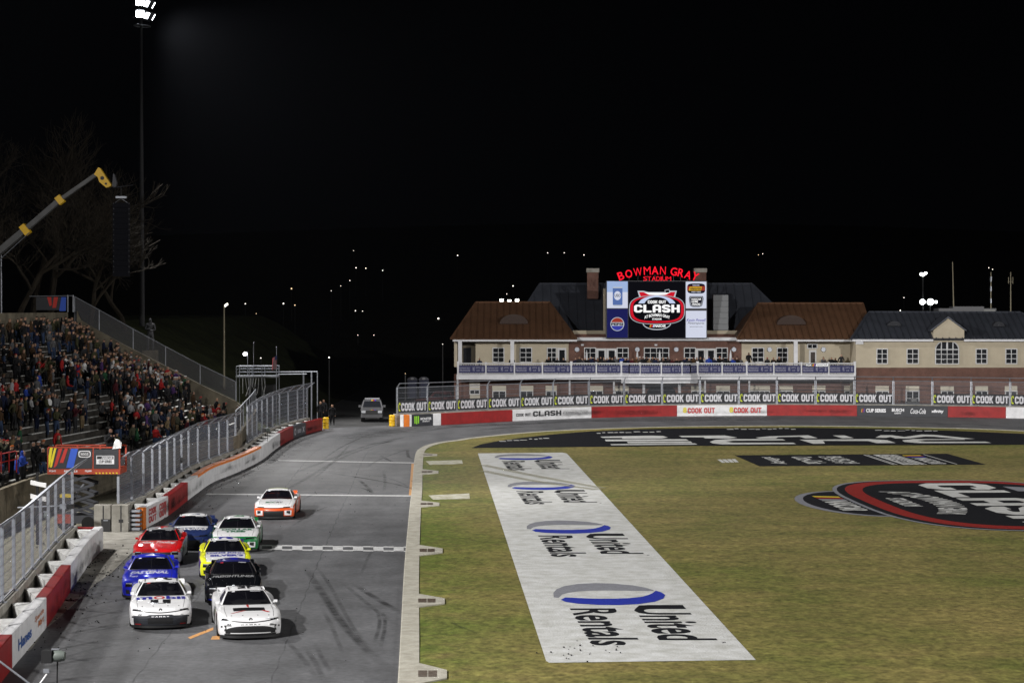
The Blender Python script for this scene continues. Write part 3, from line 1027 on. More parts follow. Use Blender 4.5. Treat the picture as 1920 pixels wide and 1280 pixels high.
def fence(root, pl, key, d0, d1, off, z0, h, bay, arm, mesh_m=M_MESH, first=True, name='post'):
    seg = clean_pl(cut(pl, d0, d1, key))
    tot = sum((b - a).length for a, b in zip(seg[:-1], seg[1:]))
    nb = max(1, round(tot / bay))
    step = tot / nb
    pts = spline(seg, step)[:nb + 1]
    if len(pts) < nb + 1: pts.append(seg[-1])
    ns = normals(pts)
    P = [Vector((p.x + n.x * off, p.y + n.y * off, z0)) for p, n in zip(pts, ns)]
    T = [Vector((p.x + n.x * off, p.y + n.y * off, z0 + h)) for p, n in zip(pts, ns)]
    A = [Vector((t.x - n.x * arm, t.y - n.y * arm, t.z + arm * .75)) for t, n in zip(T, ns)]
    for i in range(len(P)):
        mb = MB()
        tr = Vector((ns[i].y, -ns[i].x)); rz = math.atan2(tr.y, tr.x)
        mb.box(((P[i].x), (P[i].y), z0 + h / 2), (.075, .11, h), 0, rz)
        mb.tube(T[i], A[i], .045, .04, 6)
        mb.box((P[i].x, P[i].y, z0 + .012), (.24, .28, .024), 0, rz)
        mb.build(name, M_GALV, root)
    for i in range(len(P) - 1):
        for a, b in ((T[i], T[i + 1]), (A[i], A[i + 1]), (P[i] + Vector((0, 0, .06)), P[i + 1] + Vector((0, 0, .06)))):
            mb = MB(); mb.tube(a, b, .03, .03, 5); mb.build('rail', M_GALV, root)
        for k in range(1, 8):
            z = Vector((0, 0, h * k / 8))
            mb = MB(); mb.tube(P[i] + z - Vector((ns[i].x, ns[i].y, 0)) * .07, P[i + 1] + z - Vector((ns[i + 1].x, ns[i + 1].y, 0)) * .07, .009, .009, 4); mb.build('cable', M_CABLE, root)
        mb = MB(); mb.quad(P[i], P[i + 1], T[i + 1], T[i]); mb.quad(T[i], T[i + 1], A[i + 1], A[i]); mb.build('mesh_panel', mesh_m, root)
    return P, T, A


keyY = lambda p: p.y
keyX = lambda p: p.x
# near barrier, bottom left
NEAR = spline([(-12.4, 40), (-13.1, 50), (-13.9, 57.7), (-14.6, 65.1), (-15.6, 73.4), (-16.55, 81.4), (-17.0, 86.4)], .5)
NB = thing('trackside_barrier', 'red and white foam backed barrier with wire fence at bottom left', 'barrier')
barrier(NB, NEAR, keyY, [(44, 57.7, M_WALLR), (57.7, 65.1, M_WALLW), (65.1, 73.4, M_WALLR), (73.4, 86.3, M_WALLW)], 3.2, 1)
mb = MB(); e = NEAR[-1]; mb.box((e.x - .7, e.y + .1, .46), (1.2, .3, .9)); mb.build('barrier_end', M_WALLR, NB)
side_text(NB, NEAR, keyY, 57.9, 64.9, 0, 1, [('Hanes', .14, .52, .28, .62)], mat('blue print', (0.03, 0.09, 0.3)), rev=False, bold=.03)
side_text(NB, NEAR, keyY, 57.9, 64.9, 0, 1, [('Sparkle', .62, .92, .55, .75), ('Mart', .72, .92, .33, .53)], mat('orange print', (0.5, 0.16, 0.05)), rev=False, bold=.01, shear=.3)
fence(NB, NEAR, keyY, 50.0, 85.6, 1.17, HB + .05, 2.35, 2.75, .62)
# middle barrier along the grandstand
MID = spline([(-16.7, 93.6), (-16.6, 100.3), (-16.9, 108.3), (-17.05, 112.7), (-17.2, 119.6), (-16.75, 127), (-16.5, 136.8), (-16.8, 148), (-16.85, 158), (-16.4, 164.6), (-15.6, 171.4)], .5)
MBAR = thing('trackside_barrier', 'long red and white barrier with tall wire fence below the grandstand', 'barrier')
barrier(MBAR, MID, keyY, [(94.0, 94.7, M_ORANGE), (94.7, 100.3, M_WALLW), (100.3, 108.3, M_WALLR), (108.3, 112.7, M_WALLW), (112.7, 136.8, M_WALLW), (136.8, 151, M_WALLW), (151, 159.6, M_WALLR), (159.6, 165, M_WALLG), (165, 171.2, M_WALLR)], 2.9, 1)
seg = clean_pl(cut(MID, 112.8, 136.7, keyY))
mb = MB(); sweep(mb, seg, [(-.008, HB - .13), (-.008, HB + .008), (.368, HB + .008), (.368, HB - .13)]); mb.build('orange_stripe', M_ORANGE, MBAR)
M_REDP = mat('red print', (0.42, 0.02, 0.02), 0.5)
side_text(MBAR, MID, keyY, 94.7, 100.3, 0, 1, [('COOK', .10, .42, .50, .80), ('OUT', .10, .42, .15, .45), ('COOK', .55, .90, .50, .80), ('OUT', .55, .90, .15, .45)], M_REDP, rev=False, bold='block')
side_text(MBAR, MID, keyY, 159.8, 164.8, 0, 1, [('BUSCH', .36, .64, .3, .6), ('O', .06, .22, .2, .75), ('X', .75, .92, .25, .7)], mat('pale print', (0.55, 0.55, 0.6)), rev=False, bold=.04)
fence(MBAR, MID, keyY, 94.2, 133.0, 1.17, HB + .05, 2.1, 2.9, .5)
fence(MBAR, MID, keyY, 139.0, 170.8, 1.17, HB + .05, 2.45, 3.6, .6)
# concrete end block with steel straps next to the orange end
EB = thing('concrete_block', 'pale concrete block with black strap at the orange barrier end', 'barrier')
for k, (x, y) in enumerate(((-17.55, 93.35), (-18.35, 93.4))):
    mb = MB(); mb.box((x, y, .6), (.74, .8, 1.2)); mb.build('block', M_CONC, EB)
    mb = MB(); mb.box((x + .05, y - .41, .6), (.05, .02, 1.15)); mb.box((x + .05, y - .42, .5), (.2, .02, .14)); mb.build('strap', M_BLACK, EB)
for k in range(5):
    mb = MB(); mb.box((-16.95, 93.55, .1 + .2 * k), (.46, .5, .1)); mb.build('steel_channel', M_GALV, EB)
# far barrier round the turn
FAR = spline([(-9.5, 175.2), (-9.2, 175.7), (-6.1, 178.3), (0, 184.3), (7.3, 190.0), (15.3, 192.9), (23.8, 194), (32, 193.3), (40, 191.4), (45.2, 189.6), (52, 186), (58, 181)], .5)
FB = thing('trackside_barrier', 'long red, white and black barrier with lettered wire fence round the far turn', 'barrier')
fx = lambda px: px  # panels are cut by photo column


def colx(px, py):
    return G(px, py).x


fp = [(755, 757, M_WALLW), (757, 768, M_ORANGE), (768, 772, M_WALLW), (772, 812, M_WALLK), (812, 827, M_WALLW), (827, 961, M_WALLR), (961, 1109, M_WALLW), (1109, 1269.5, M_WALLR), (1269.5, 1438, M_WALLW), (1438, 1607, M_WALLR), (1607, 1777, M_WALLK), (1777, 1886, M_WALLR), (1886, 1990, M_WALLW)]
farbase = lambda px: 800 - 21 * min(1, (px - 755) / 600) ** .62 if px < 1440 else 779 + (max(0, px - 1520) / 365) ** 1.5 * 4


def xfar(px):
    """x where the photo column meets the far wall line"""
    best = None
    for a, b in zip(FAR[:-1], FAR[1:]):
        ka = PX((a.x, a.y, 0))[0] - px; kb = PX((b.x, b.y, 0))[0] - px
        if ka <= 0 <= kb:
            return a.x + (b.x - a.x) * (-ka / (kb - ka + 1e-9))
    return FAR[-1].x if px > 1000 else FAR[0].x


HB_old = HB
HB = 1.0
pan = []
for a, b, m in fp:
    pan.append((xfar(a), xfar(b), m))
barrier(FB, FAR, keyX, pan, 2.0, 1)
M_INK = mat('black print', (0.015, 0.015, 0.018), 0.5)
M_PALE = mat('white print', (0.72, 0.72, 0.74), 0.5)


def ftext(px0, px1, words, m, **kw):
    side_text(FB, FAR, keyX, xfar(px0), xfar(px1), 0, 1, words, m, **kw)


ftext(772, 812, [('MONSTER', .40, .92, .50, .72), ('ENERGY', .5, .84, .34, .44)], M_PALE, bold=.03)
for k in range(3):
    ftext(772, 812, [('I', .12 + .08 * k, .17 + .08 * k, .18 + .05 * abs(k - 1), .86)], mat('green print', (0.25, 0.6, 0.02)), bold=.05)
ftext(961, 1109, [('COOK OUT', .045, .235, .40, .66), ('CLASH', .265, .63, .33, .80)], M_INK, bold='block')
ftext(961, 1109, [('AT BOWMAN GRAY STADIUM', .65, .955, .44, .68)], M_INK, bold=.0)
ftext(961, 1109, [('-', .65, .955, .36, .38), ('-', .65, .955, .74, .76)], M_INK)
ftext(1269.5, 1438, [('COOK OUT', .12, .425, .26, .76), ('COOK OUT', .635, .94, .26, .76)], M_REDP, bold='block')
ftext(1269.5, 1438, [('8', .066, .11, .30, .82), ('8', .585, .63, .30, .82)], mat('yellow print', (0.6, 0.5, 0.05)), bold=.06)
ftext(1607, 1777, [('CUP SERIES', .10, .32, .36, .70), ('BUSCH', .385, .52, .45, .74), ('LIGHT', .415, .49, .24, .38), ('xfinity', .82, .955, .32, .68)], M_PALE, bold=.04)
ftext(1607, 1777, [('Coca-Cola', .59, .76, .28, .76)], M_PALE, bold=.01, shear=.4)
for k, c in enumerate(((0.7, .35, .02), (.5, .02, .05), (.08, .05, .4))):
    ftext(1607, 1777, [('I', .045 + .014 * k, .058 + .014 * k, .36, .70)], mat('bar %d' % k, c), shear=.3, bold=.05)
# far fence by photo columns, with banners
posts_px = [744.5, 801, 856, 914, 975, 1037, 1104, 1170, 1241, 1312, 1385, 1456.5, 1529, 1602, 1675, 1748, 1821, 1894, 1967]


def farpt(px, off):
    """point on the line 'off' metres behind the wall face, under a photo column"""
    ns_ = FARN
    for (a, na), (b, nb) in zip(zip(FAR[:-1], ns_[:-1]), zip(FAR[1:], ns_[1:])):
        A_ = a + na * off; B__ = b + nb * off
        ka = PX((A_.x, A_.y, 1))[0] - px; kb = PX((B__.x, B__.y, 1))[0] - px
        if ka <= 0 <= kb:
            t = -ka / (kb - ka + 1e-9)
            return A_.lerp(B__, t), na.lerp(nb, t)
    return FAR[0] + FARN[0] * off, FARN[0]


FARN = normals(FAR)
FP = [farpt(p, 1.17) for p in posts_px]
ZW, FH = HB + .05, 2.2
M_BANNER = mat('black banner', (0.018, 0.019, 0.022), 0.7)
M_LIME = mat('lime print', (0.45, 0.52, 0.02), 0.6)
M_BTEXT = mat('grey white print', (0.55, 0.55, 0.58), 0.6)
for i, (p, n) in enumerate(FP):
    mb = MB(); rz = math.atan2(-n.x, n.y)
    for s in (-.06, .06) if i > 5 else (0,):
        mb.box((p.x + n.y * s, p.y - n.x * s, ZW + FH / 2), (.07 if i > 5 else .10, .12, FH), 0, rz)
    mb.tube((p.x, p.y, ZW + FH), (p.x - n.x * .35, p.y - n.y * .35, ZW + FH + .38), .05, .045, 6)
    mb.build('post', M_GALV, FB)
for i in range(len(FP) - 1):
    (a, na), (b, nb) = FP[i], FP[i + 1]
    z3 = lambda q, z, n=None, o=0: Vector((q.x - (n.x * o if n else 0), q.y - (n.y * o if n else 0), z))
    for u_, w_ in ((z3(a, ZW + FH), z3(b, ZW + FH)), (z3(a, ZW + FH + .38, na, .35), z3(b, ZW + FH + .38, nb, .35)), (z3(a, ZW + .05), z3(b, ZW + .05))):
        mb = MB(); mb.tube(u_, w_, .036, .036, 5); mb.build('rail', M_GALV, FB)
    for k in range(1, 5):
        mb = MB(); z = ZW + FH * k / 5; mb.tube(z3(a, z, na, .09), z3(b, z, nb, .09), .012, .012, 4); mb.build('cable', M_CABLE, FB)
    mb = MB(); mb.quad(z3(a, ZW), z3(b, ZW), z3(b, ZW + FH), z3(a, ZW + FH)); mb.build('mesh_panel', mat('fine wire mesh', (0.4, 0.42, 0.46), .5, .3, alpha=.07), FB)
    if i == 14:
        continue   # the open bay without a banner
    o = .04
    A3, B3 = z3(a, 0, na, o), z3(b, 0, nb, o)

    def bm(u, z, oo, A3=A3, B3=B3, na=na, nb=nb):
        q = A3.lerp(B3, u); n = na.lerp(nb, u)
        return (q.x - n.x * oo, q.y - n.y * oo, z)
    z0, z1 = ZW + .10, ZW + 1.06
    mb = MB(); mb.prism([bm(.012, z0, 0), bm(.988, z0, 0), bm(.988, z1, 0), bm(.012, z1, 0)], (-na.x * .01, -na.y * .01, 0)); bn = mb.build('banner', M_BANNER, FB)
    mb = MB(); mb.text('COOK OUT', lambda x, y: bm(.125 + .84 * x, z0 + .12 + .70 * y, .02), bold='block'); mb.build('lettering', M_BTEXT, bn)
    mb = MB()
    # lime green hook beside the words
    hk = [(.035, .30), (.03, .62), (.045, .88), (.09, .90), (.10, .70), (.085, .62), (.075, .76), (.055, .74), (.052, .60), (.055, .30), (.085, .24), (.10, .14), (.06, .10), (.04, .16)]
    mb.poly([bm(x, z0 + .94 * y, .02) for x, y in hk]); mb.build('emblem', M_LIME, bn)
HB = HB_old
# ================================================================== PEOPLE (one continuous body mesh per pose)
def make_body(pose, head):
    """skin-modifier figure 1.75 m tall, facing -y. Slots: 0 skin 1 jacket 2 trousers 3 shoes 4 hair or hat"""
    sit = pose == 'sit'
    V_ = {}
    hipz = 0.50 if sit else 0.93
    V_['pel'] = (0, 0.02, hipz, .15); V_['wai'] = (0, .02, hipz + .16, .145); V_['che'] = (0, .0, hipz + .36, .175); V_['shc'] = (0, .01, hipz + .48, .13)
    V_['nec'] = (0, .0, hipz + .57, .06); V_['hd1'] = (0, -.02, hipz + .66, .085); V_['hd2'] = (0, -.015, hipz + .745, .098); V_['hd3'] = (0, -.0, hipz + .80, .07)
    V_['nos'] = (0, -.115, hipz + .695, .016)
    E = [('pel', 'wai'), ('wai', 'che'), ('che', 'shc'), ('shc', 'nec'), ('nec', 'hd1'), ('hd1', 'hd2'), ('hd2', 'hd3'), ('hd1', 'nos')]
    lab = {'pel': 2, 'wai': 1, 'che': 1, 'shc': 1, 'nec': 0, 'hd1': 0, 'hd2': 0, 'hd3': 4, 'nos': 0}
    if head == 'hood':
        V_['hb'] = (0, .05, hipz + .70, .10); E.append(('nec', 'hb')); lab['hb'] = 1; lab['nec'] = 1
    if head == 'cap':
        V_['br'] = (0, -.15, hipz + .76, .035); E.append(('hd2', 'br')); lab['br'] = 4
    if head == 'long':
        V_['hb'] = (0, .07, hipz + .64, .085); E.append(('hd2', 'hb')); lab['hb'] = 4
    sh = hipz + .46
    for s, k in ((-1, 'l'), (1, 'r')):
        V_['s' + k] = (.19 * s, .01, sh, .085)
        if pose == 'stand': el, wr, ha = (.26 * s, .03, sh - .29), (.25 * s, -.06, sh - .54), (.24 * s, -.09, sh - .64)
        elif pose == 'cross': el, wr, ha = (.27 * s, -.03, sh - .27), (.08 * s, -.22, sh - .28 - .04 * s), (-.05 * s, -.23, sh - .26 - .04 * s)
        elif pose == 'pocket': el, wr, ha = (.30 * s, .08, sh - .28), (.22 * s, -.09, sh - .47), (.17 * s, -.12, sh - .52)
        elif pose == 'phone': el, wr, ha = (.24 * s, -.17, sh - .24), (.09 * s, -.32, sh - .02), (.04 * s, -.36, sh + .07)
        elif pose == 'point':
            el, wr, ha = ((.40, -.10, sh + .05), (.60, -.22, sh + .16), (.68, -.26, sh + .2)) if s > 0 else ((-.26, .03, sh - .29), (-.22, -.13, sh - .5), (-.2, -.2, sh - .56))
        else: el, wr, ha = (.25 * s, -.06, sh - .28), (.17 * s, -.30, sh - .36), (.13 * s, -.37, sh - .37)
        V_['e' + k] = (*el, .06); V_['w' + k] = (*wr, .045); V_['h' + k] = (*ha, .042)
        E += [('shc', 's' + k), ('s' + k, 'e' + k), ('e' + k, 'w' + k), ('w' + k, 'h' + k)]
        lab.update({'s' + k: 1, 'e' + k: 1, 'w' + k: 1, 'h' + k: 0})
        V_['p' + k] = (.10 * s, .02, hipz - .07, .115)
        if sit:
            kn, an, to = (.12 * s, -.42, .50), (.12 * s, -.40, .09), (.13 * s, -.54, .04)
        else:
            st = .03 * s if pose in ('cross', 'phone') else 0
            kn, an, to = (.115 * s, -.02 + st, .50), (.125 * s, .02 + st, .09), (.14 * s, -.13 + st, .045)
        V_['k' + k] = (*kn, .078); V_['a' + k] = (*an, .058); V_['t' + k] = (*to, .048)
        E += [('pel', 'p' + k), ('p' + k, 'k' + k), ('k' + k, 'a' + k), ('a' + k, 't' + k)]
        lab.update({'p' + k: 2, 'k' + k: 2, 'a' + k: 3, 't' + k: 3})
    names = list(V_)
    me = bpy.data.meshes.new('body')
    me.from_pydata([V_[n][:3] for n in names], [(names.index(a), names.index(b)) for a, b in E], [])
    ob = bpy.data.objects.new('body', me); COL.objects.link(ob)
    md = ob.modifiers.new('s', 'SKIN'); md.use_smooth_shade = True
    for i, n in enumerate(names):
        sv = me.skin_vertices[0].data[i]
        r = V_[n][3]
        flat = .78 if n in ('wai', 'che', 'pel') else 1
        sv.radius = (r, r * flat); sv.use_root = n == 'pel'
    sb = ob.modifiers.new('u', 'SUBSURF'); sb.levels = 1; sb.render_levels = 1
    dg = bpy.context.evaluated_depsgraph_get()
    m2 = bpy.data.meshes.new_from_object(ob.evaluated_get(dg))
    bpy.data.objects.remove(ob); bpy.data.meshes.remove(me)
    m2.name = 'person_body'
    pts = [(Vector(V_[n][:3]), lab[n], V_[n][3]) for n in names]
    idx = []
    segs = [(Vector(V_[a][:3]), Vector(V_[b][:3]), lab[a], lab[b], V_[a][3], V_[b][3]) for a, b in E]
    hz = hipz
    for p in m2.polygons:
        c = p.center
        best = 1e9; bl = 1
        for a, b, la, lb, ra, rb in segs:
            d = b - a
            t = max(0, min(1, (c - a).dot(d) / d.dot(d)))
            dist = (c - a - d * t).length - (ra + (rb - ra) * t)
            if dist < best:
                best = dist; bl = la if t < .55 else lb
        if c.z > hz + .60 and abs(c.x) < .14 and abs(c.y) < .2:
            if head == 'bare': bl = 4 if (c.z > hz + .765 or (c.y > .02 and c.z > hz + .66)) else 0
            elif head in ('cap', 'beanie'): bl = 4 if c.z > hz + .735 else (4 if c.y > .05 else 0)
            elif head == 'hood': bl = 0 if (c.y < -.05 and hz + .63 < c.z < hz + .80 and abs(c.x) < .075) else 1
            elif head == 'long': bl = 4 if (c.z > hz + .77 or c.y > .0) else 0
        idx.append(bl)
    m2.materials.clear()
    for k in range(5): m2.materials.append(None)
    m2.polygons.foreach_set('material_index', idx)
    m2.update()
    m2.polygons.foreach_set('use_smooth', [True] * len(m2.polygons))
    return m2


POSES = ['stand', 'cross', 'pocket', 'phone', 'sit', 'clap']
HEADS = ['bare', 'cap', 'beanie', 'hood', 'long']
BODY = {}


def body(pose, head):
    if (pose, head) not in BODY: BODY[(pose, head)] = make_body(pose, head)
    return BODY[(pose, head)]


CLO = {'black': (.012, .012, .013), 'charcoal': (.03, .03, .033), 'grey': (.12, .12, .125), 'pale grey': (.28, .28, .29), 'navy': (.012, .018, .05), 'blue': (.02, .05, .28),
       'olive': (.06, .06, .028), 'brown': (.075, .042, .02), 'tan': (.22, .16, .09), 'white': (.62, .62, .62), 'red': (.34, .018, .018), 'purple': (.09, .04, .16), 'orange': (.55, .13, .02),
       'maroon': (.08, .012, .018), 'green': (.025, .10, .045), 'yellow': (.62, .36, .02), 'denim': (.04, .065, .13), 'camouflage': (.07, .07, .045), 'pink': (.4, .12, .16)}
for n, c in CLO.items(): mat('cloth ' + n, c if n in ('white', 'pale grey', 'red', 'blue', 'yellow') else tuple(.72 * v for v in c), .9, 0, .15, noise=(9, .3))
SKINS = [mat('skin %d' % i, c, .6, 0, .3) for i, c in enumerate(((.30, .17, .11), (.26, .14, .09), (.12, .06, .04), (.33, .20, .14)))]
HAIRS = [mat('hair %d' % i, c, .8) for i, c in enumerate(((.02, .014, .01), (.07, .04, .02), (.25, .17, .08), (.3, .3, .3)))]
M_SHOE = mat('shoe', (.02, .02, .02), .7)


def person(loc, facing, pose, head, jac, tro, hat, label, group=None, scale=1.0, rnd=random):
    me = body(pose, head)
    o = bpy.data.objects.new('person', me)
    COL.objects.link(o)
    o.location = loc; o.rotation_euler = (0, 0, facing); o.scale = (scale * rnd.uniform(1.0, 1.14), scale * rnd.uniform(1.0, 1.14), scale)
    ms = [rnd.choice(SKINS), MATS['cloth ' + jac], MATS['cloth ' + tro], M_SHOE, MATS['cloth ' + hat] if head in ('cap', 'beanie') else rnd.choice(HAIRS)]
    for k in range(5):
        o.material_slots[k].link = 'OBJECT'; o.material_slots[k].material = ms[k]
    return tag(o, label, 'person', group)


# ================================================================== GRANDSTAND
WALLP = spline([(-21.5, 66), (-22.6, 80), (-23.0, 93.6), (-22.9, 102.8), (-22.1, 110), (-21.0, 117.5), (-19.0, 127), (-17.7, 132.5), (-17.75, 136), (-18.3, 142), (-19.3, 154), (-20.6, 168)], .5)
FWP = spline([(-21.8, 66), (-22.9, 80), (-23.3, 93.6), (-23.2, 102.8), (-22.5, 110), (-21.6, 117.5), (-20.5, 127), (-19.8, 136), (-19.4, 145), (-19.3, 152)], .5)
FWN = normals(FWP)
NROW, RISE, PITCH_R = 22, .30, .585
O0, Z0 = 0.3, 1.35
GS = thing('grandstand', 'concrete grandstand with pale bench planks rising at the left', 'grandstand')
mb = MB(); sweep(mb, WALLP, [(0, 0), (0, 1.85), (.25, 1.85), (.25, 0)]); mb.build('front_wall', M_OLDC, GS)
mb = MB(); mb.poly([(p.x - .2, p.y, 1.04) for p in WALLP if p.y < 153] + [(p.x - .5, p.y, 1.04) for p in FWP[::-1]]); mb.build('walkway', M_OLDC, GS)
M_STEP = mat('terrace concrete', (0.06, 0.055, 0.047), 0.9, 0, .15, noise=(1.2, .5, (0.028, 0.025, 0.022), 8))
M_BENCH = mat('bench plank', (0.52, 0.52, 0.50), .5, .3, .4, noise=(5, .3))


def rowpt(i, off):
    return FWP[i] + FWN[i] * off


AISLES = [74, 86, 98.5, 110.5, 122, 134, 145]      # by arc position (m along the front wall from its first point, plus 66)
arc = [0]
for a, b in zip(FWP[:-1], FWP[1:]): arc.append(arc[-1] + (b - a).length)
arcpos = [66 + a for a in arc]
for k in range(NROW):
    o = O0 + PITCH_R * k; z = Z0 + RISE * k
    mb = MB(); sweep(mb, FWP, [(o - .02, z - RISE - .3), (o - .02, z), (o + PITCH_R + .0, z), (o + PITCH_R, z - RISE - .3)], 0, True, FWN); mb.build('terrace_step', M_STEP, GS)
    # bench planks between aisles
    edges = [66.5] + AISLES + [arcpos[-1] - .3]
    for a, b in zip(edges[:-1], edges[1:]):
        ii = [i for i in range(len(FWP)) if a + .6 <= arcpos[i] <= b - .6]
        if len(ii) < 3: continue
        seg = [FWP[i] for i in ii]; nn = [FWN[i] for i in ii]
        last = rowpt(ii[-1], o)
        if PX((last.x, last.y, z))[0] < -60: continue
        mb = MB(); sweep(mb, seg, [(o + .30, z + .36), (o + .30, z + .41), (o + .50, z + .41), (o + .50, z + .36)], 0, True, nn); mb.build('bench_plank', M_BENCH, GS)
# end wall: sloped parapet running up the far end of the stand
E0 = FWP[-1]; EN = FWN[-1]


def end_at(px, py, extra=0.0):
    # point of the end plane under a photo pixel
    lo, hi = -3.0, 18.0
    for _ in range(40):
        m_ = (lo + hi) / 2
        q = E0 + EN * m_
        if PX((q.x, q.y, 5))[0] > px: lo = m_
        else: hi = m_
    q = E0 + EN * lo
    return V(px, py, q.y), lo


ew = [(454, 762), (442, 752), (380, 723), (344, 704), (283, 672), (230, 645), (189, 622), (165, 609), (151, 600), (146, 590), (144, 583)]
top = [end_at(*p)[0] for p in ew]
tn = Vector((-EN.y, EN.x, 0))          # along the stand, towards the far side? (tangent)
tt = Vector((EN.y, -EN.x, 0)) * 1.0
mb = MB()
vs = []
for p in top: vs += [p, Vector((p.x, p.y, 0)), p + tt * .35, Vector((p.x, p.y, 0)) + tt * .35]
n = len(top)
fs = []
for i in range(n - 1):
    a, b = 4 * i, 4 * i + 4
    fs += [(a, b, b + 1, a + 1), (a, a + 2, b + 2, b), (a + 2, a + 3, b + 3, b + 2)]
fs += [(0, 1, 3, 2), (4 * n - 4, 4 * n - 2, 4 * n - 1, 4 * n - 3)]
mb.add(vs, fs); mb.build('end_wall', M_OLDC, GS)
# top wall behind the last row
ii = [i for i in range(len(FWP))]
mb = MB(); oT = O0 + PITCH_R * NROW
sweep(mb, FWP, [(oT, 5), (oT, 9.7), (oT + .25, 9.7), (oT + .25, 5)], 0, True, FWN); mb.build('top_wall', M_OLDC, GS)
# chain link on top of the receding part of the front wall
WW = thing('chain_link_fence', 'chain link fence on the receding concrete wall at the stand corner', 'fence')
wl = [p for p in WALLP if p.y > 133][::10]
for i, p in enumerate(wl):
    mb = MB(); mb.tube((p.x - .12, p.y, 1.8), (p.x - .12, p.y, 3.45), .04, .04, 6); mb.build('post', M_GALV, WW)
    if i:
        q = wl[i - 1]
        mb = MB(); mb.tube((q.x - .12, q.y, 3.45), (p.x - .12, p.y, 3.45), .04, .04, 6); mb.build('rail', M_GALV, WW)
        mb = MB(); mb.quad((q.x - .12, q.y, 1.86), (p.x - .12, p.y, 1.86), (p.x - .12, p.y, 3.45), (q.x - .12, q.y, 3.45)); mb.build('mesh_panel', M_MESHD, WW)

# chain-link fence along the end wall
EF = thing('chain_link_fence', 'dark chain link fence running down the far end of the grandstand', 'fence')
fl = [(137, 556), (183, 581), (247, 617), (308, 650), (373, 684), (440, 716)]
fpts = [end_at(*p)[0] + tt * .5 for p in fl]
fbot = []
for (px, py) in fl:
    q, o_ = end_at(px, py)
    # interpolate wall top under it
    zz = None
    for (a, b) in zip(ew[:-1], ew[1:]):
        if b[0] <= px <= a[0]: zz = a[1] + (b[1] - a[1]) * (px - a[0]) / (b[0] - a[0] - 1e-6)
    if zz is None: zz = 590
    fbot.append(end_at(px, zz)[0] + tt * .5 - Vector((0, 0, .5)))
for a, b in zip(fpts, fbot):
    mb = MB(); mb.tube(b, a, .045, .045, 6); mb.build('post', M_GALV, EF)
for i in range(len(fpts) - 1):
    mb = MB(); mb.tube(fpts[i], fpts[i + 1], .04, .04, 6); mb.build('rail', M_GALV, EF)
    mb = MB(); mb.quad(fbot[i], fbot[i + 1], fpts[i + 1], fpts[i]); mb.build('mesh_panel', M_MESHD, EF)
# banner with coloured bars on the top fence
BN = thing('fence_banner', 'dark banner with two red bars and a blue bar above the top row', 'banner')
dB = end_at(120, 570)[0].y
mb = MB(); mb.box(V(66, 569, dB).lerp(V(126, 569, dB), .5), (2.2, .04, .95)); mb.build('backing', M_WALLK, BN)
for pts, m in (([(88, 557), (96, 557), (97, 572), (93, 574)], mat('banner red', (.5, .03, .02))), ([(101, 557), (109, 557), (105, 577), (98, 577)], mat('banner red', (.5, .03, .02))), ([(115, 557), (124, 557), (123, 583), (111, 583)], mat('banner blue', (.03, .10, .55)))):
    mb = MB(); mb.prism([V(x, y, dB - .04) for x, y in pts], (0, .015, 0)); mb.build('colour_bar', m, BN)
for px in (127, 137):
    mb = MB(); mb.tube(V(px, 585, dB), V(px, 553, dB), .05, .05, 6); mb.build('post', M_GALV, BN)
mb = MB(); mb.tube(V(55, 555.5, dB), V(137, 554.5, dB), .035, .035, 6); mb.build('rail', M_GALV, BN)

# ---- spectators
rp = random.Random(21)
JW = ['black'] * 14 + ['charcoal'] * 8 + ['grey'] * 4 + ['navy'] * 5 + ['olive'] * 3 + ['camouflage'] * 3 + ['brown'] * 3 + ['pale grey'] * 2 + ['white'] * 2 + ['red'] * 2 + ['blue', 'purple', 'tan', 'maroon', 'tan', 'green']
TW = ['denim'] * 6 + ['black'] * 6 + ['charcoal'] * 3 + ['brown'] + ['tan'] + ['navy'] * 2
HW = ['black', 'white', 'red', 'grey', 'navy', 'white', 'black', 'orange', 'tan']
NUMW = ['front', 'second', 'third', 'fourth', 'fifth', 'sixth', 'seventh', 'eighth', 'ninth', 'tenth', 'eleventh', 'twelfth', 'thirteenth', 'fourteenth', 'fifteenth', 'sixteenth', 'seventeenth', 'eighteenth', 'nineteenth', 'twentieth', 'twenty-first', 'top']
spots = []
FIX = {}
for k in range(NROW):
    o = O0 + PITCH_R * k + .15; z = Z0 + RISE * k
    s = 66.5
    while s < arcpos[-1] - .6:
        i = min(range(len(arcpos)), key=lambda q: abs(arcpos[q] - s))
        p = rowpt(i, o + rp.uniform(-.06, .06))
        px, py = PX((p.x, p.y, z + 1.2))
        px2, py2 = PX((p.x, p.y, z + .2))
        step = .62
        if -20 < px < 480 and py2 > 560:
            ais = min(abs(s - a) for a in AISLES)
            dens = .27 + .24 * math.sin(px * .021 + k * .9) + .20 * math.sin(px * .009 + py * .017 + 1.2)
            if px > 210: dens += .20
            if px < 160 and k > 15: dens += .10
            if 10 < px < 200 and 640 < py < 800: dens -= .16
            if ais < .45: dens = .10
            if rp.random() < dens:
                spots.append((p.x, p.y, z, FWN[i].copy(), k, px, py))
                step = rp.choice((.52, .56, .62))
        s += step
spots.sort(key=lambda q: -q[6])
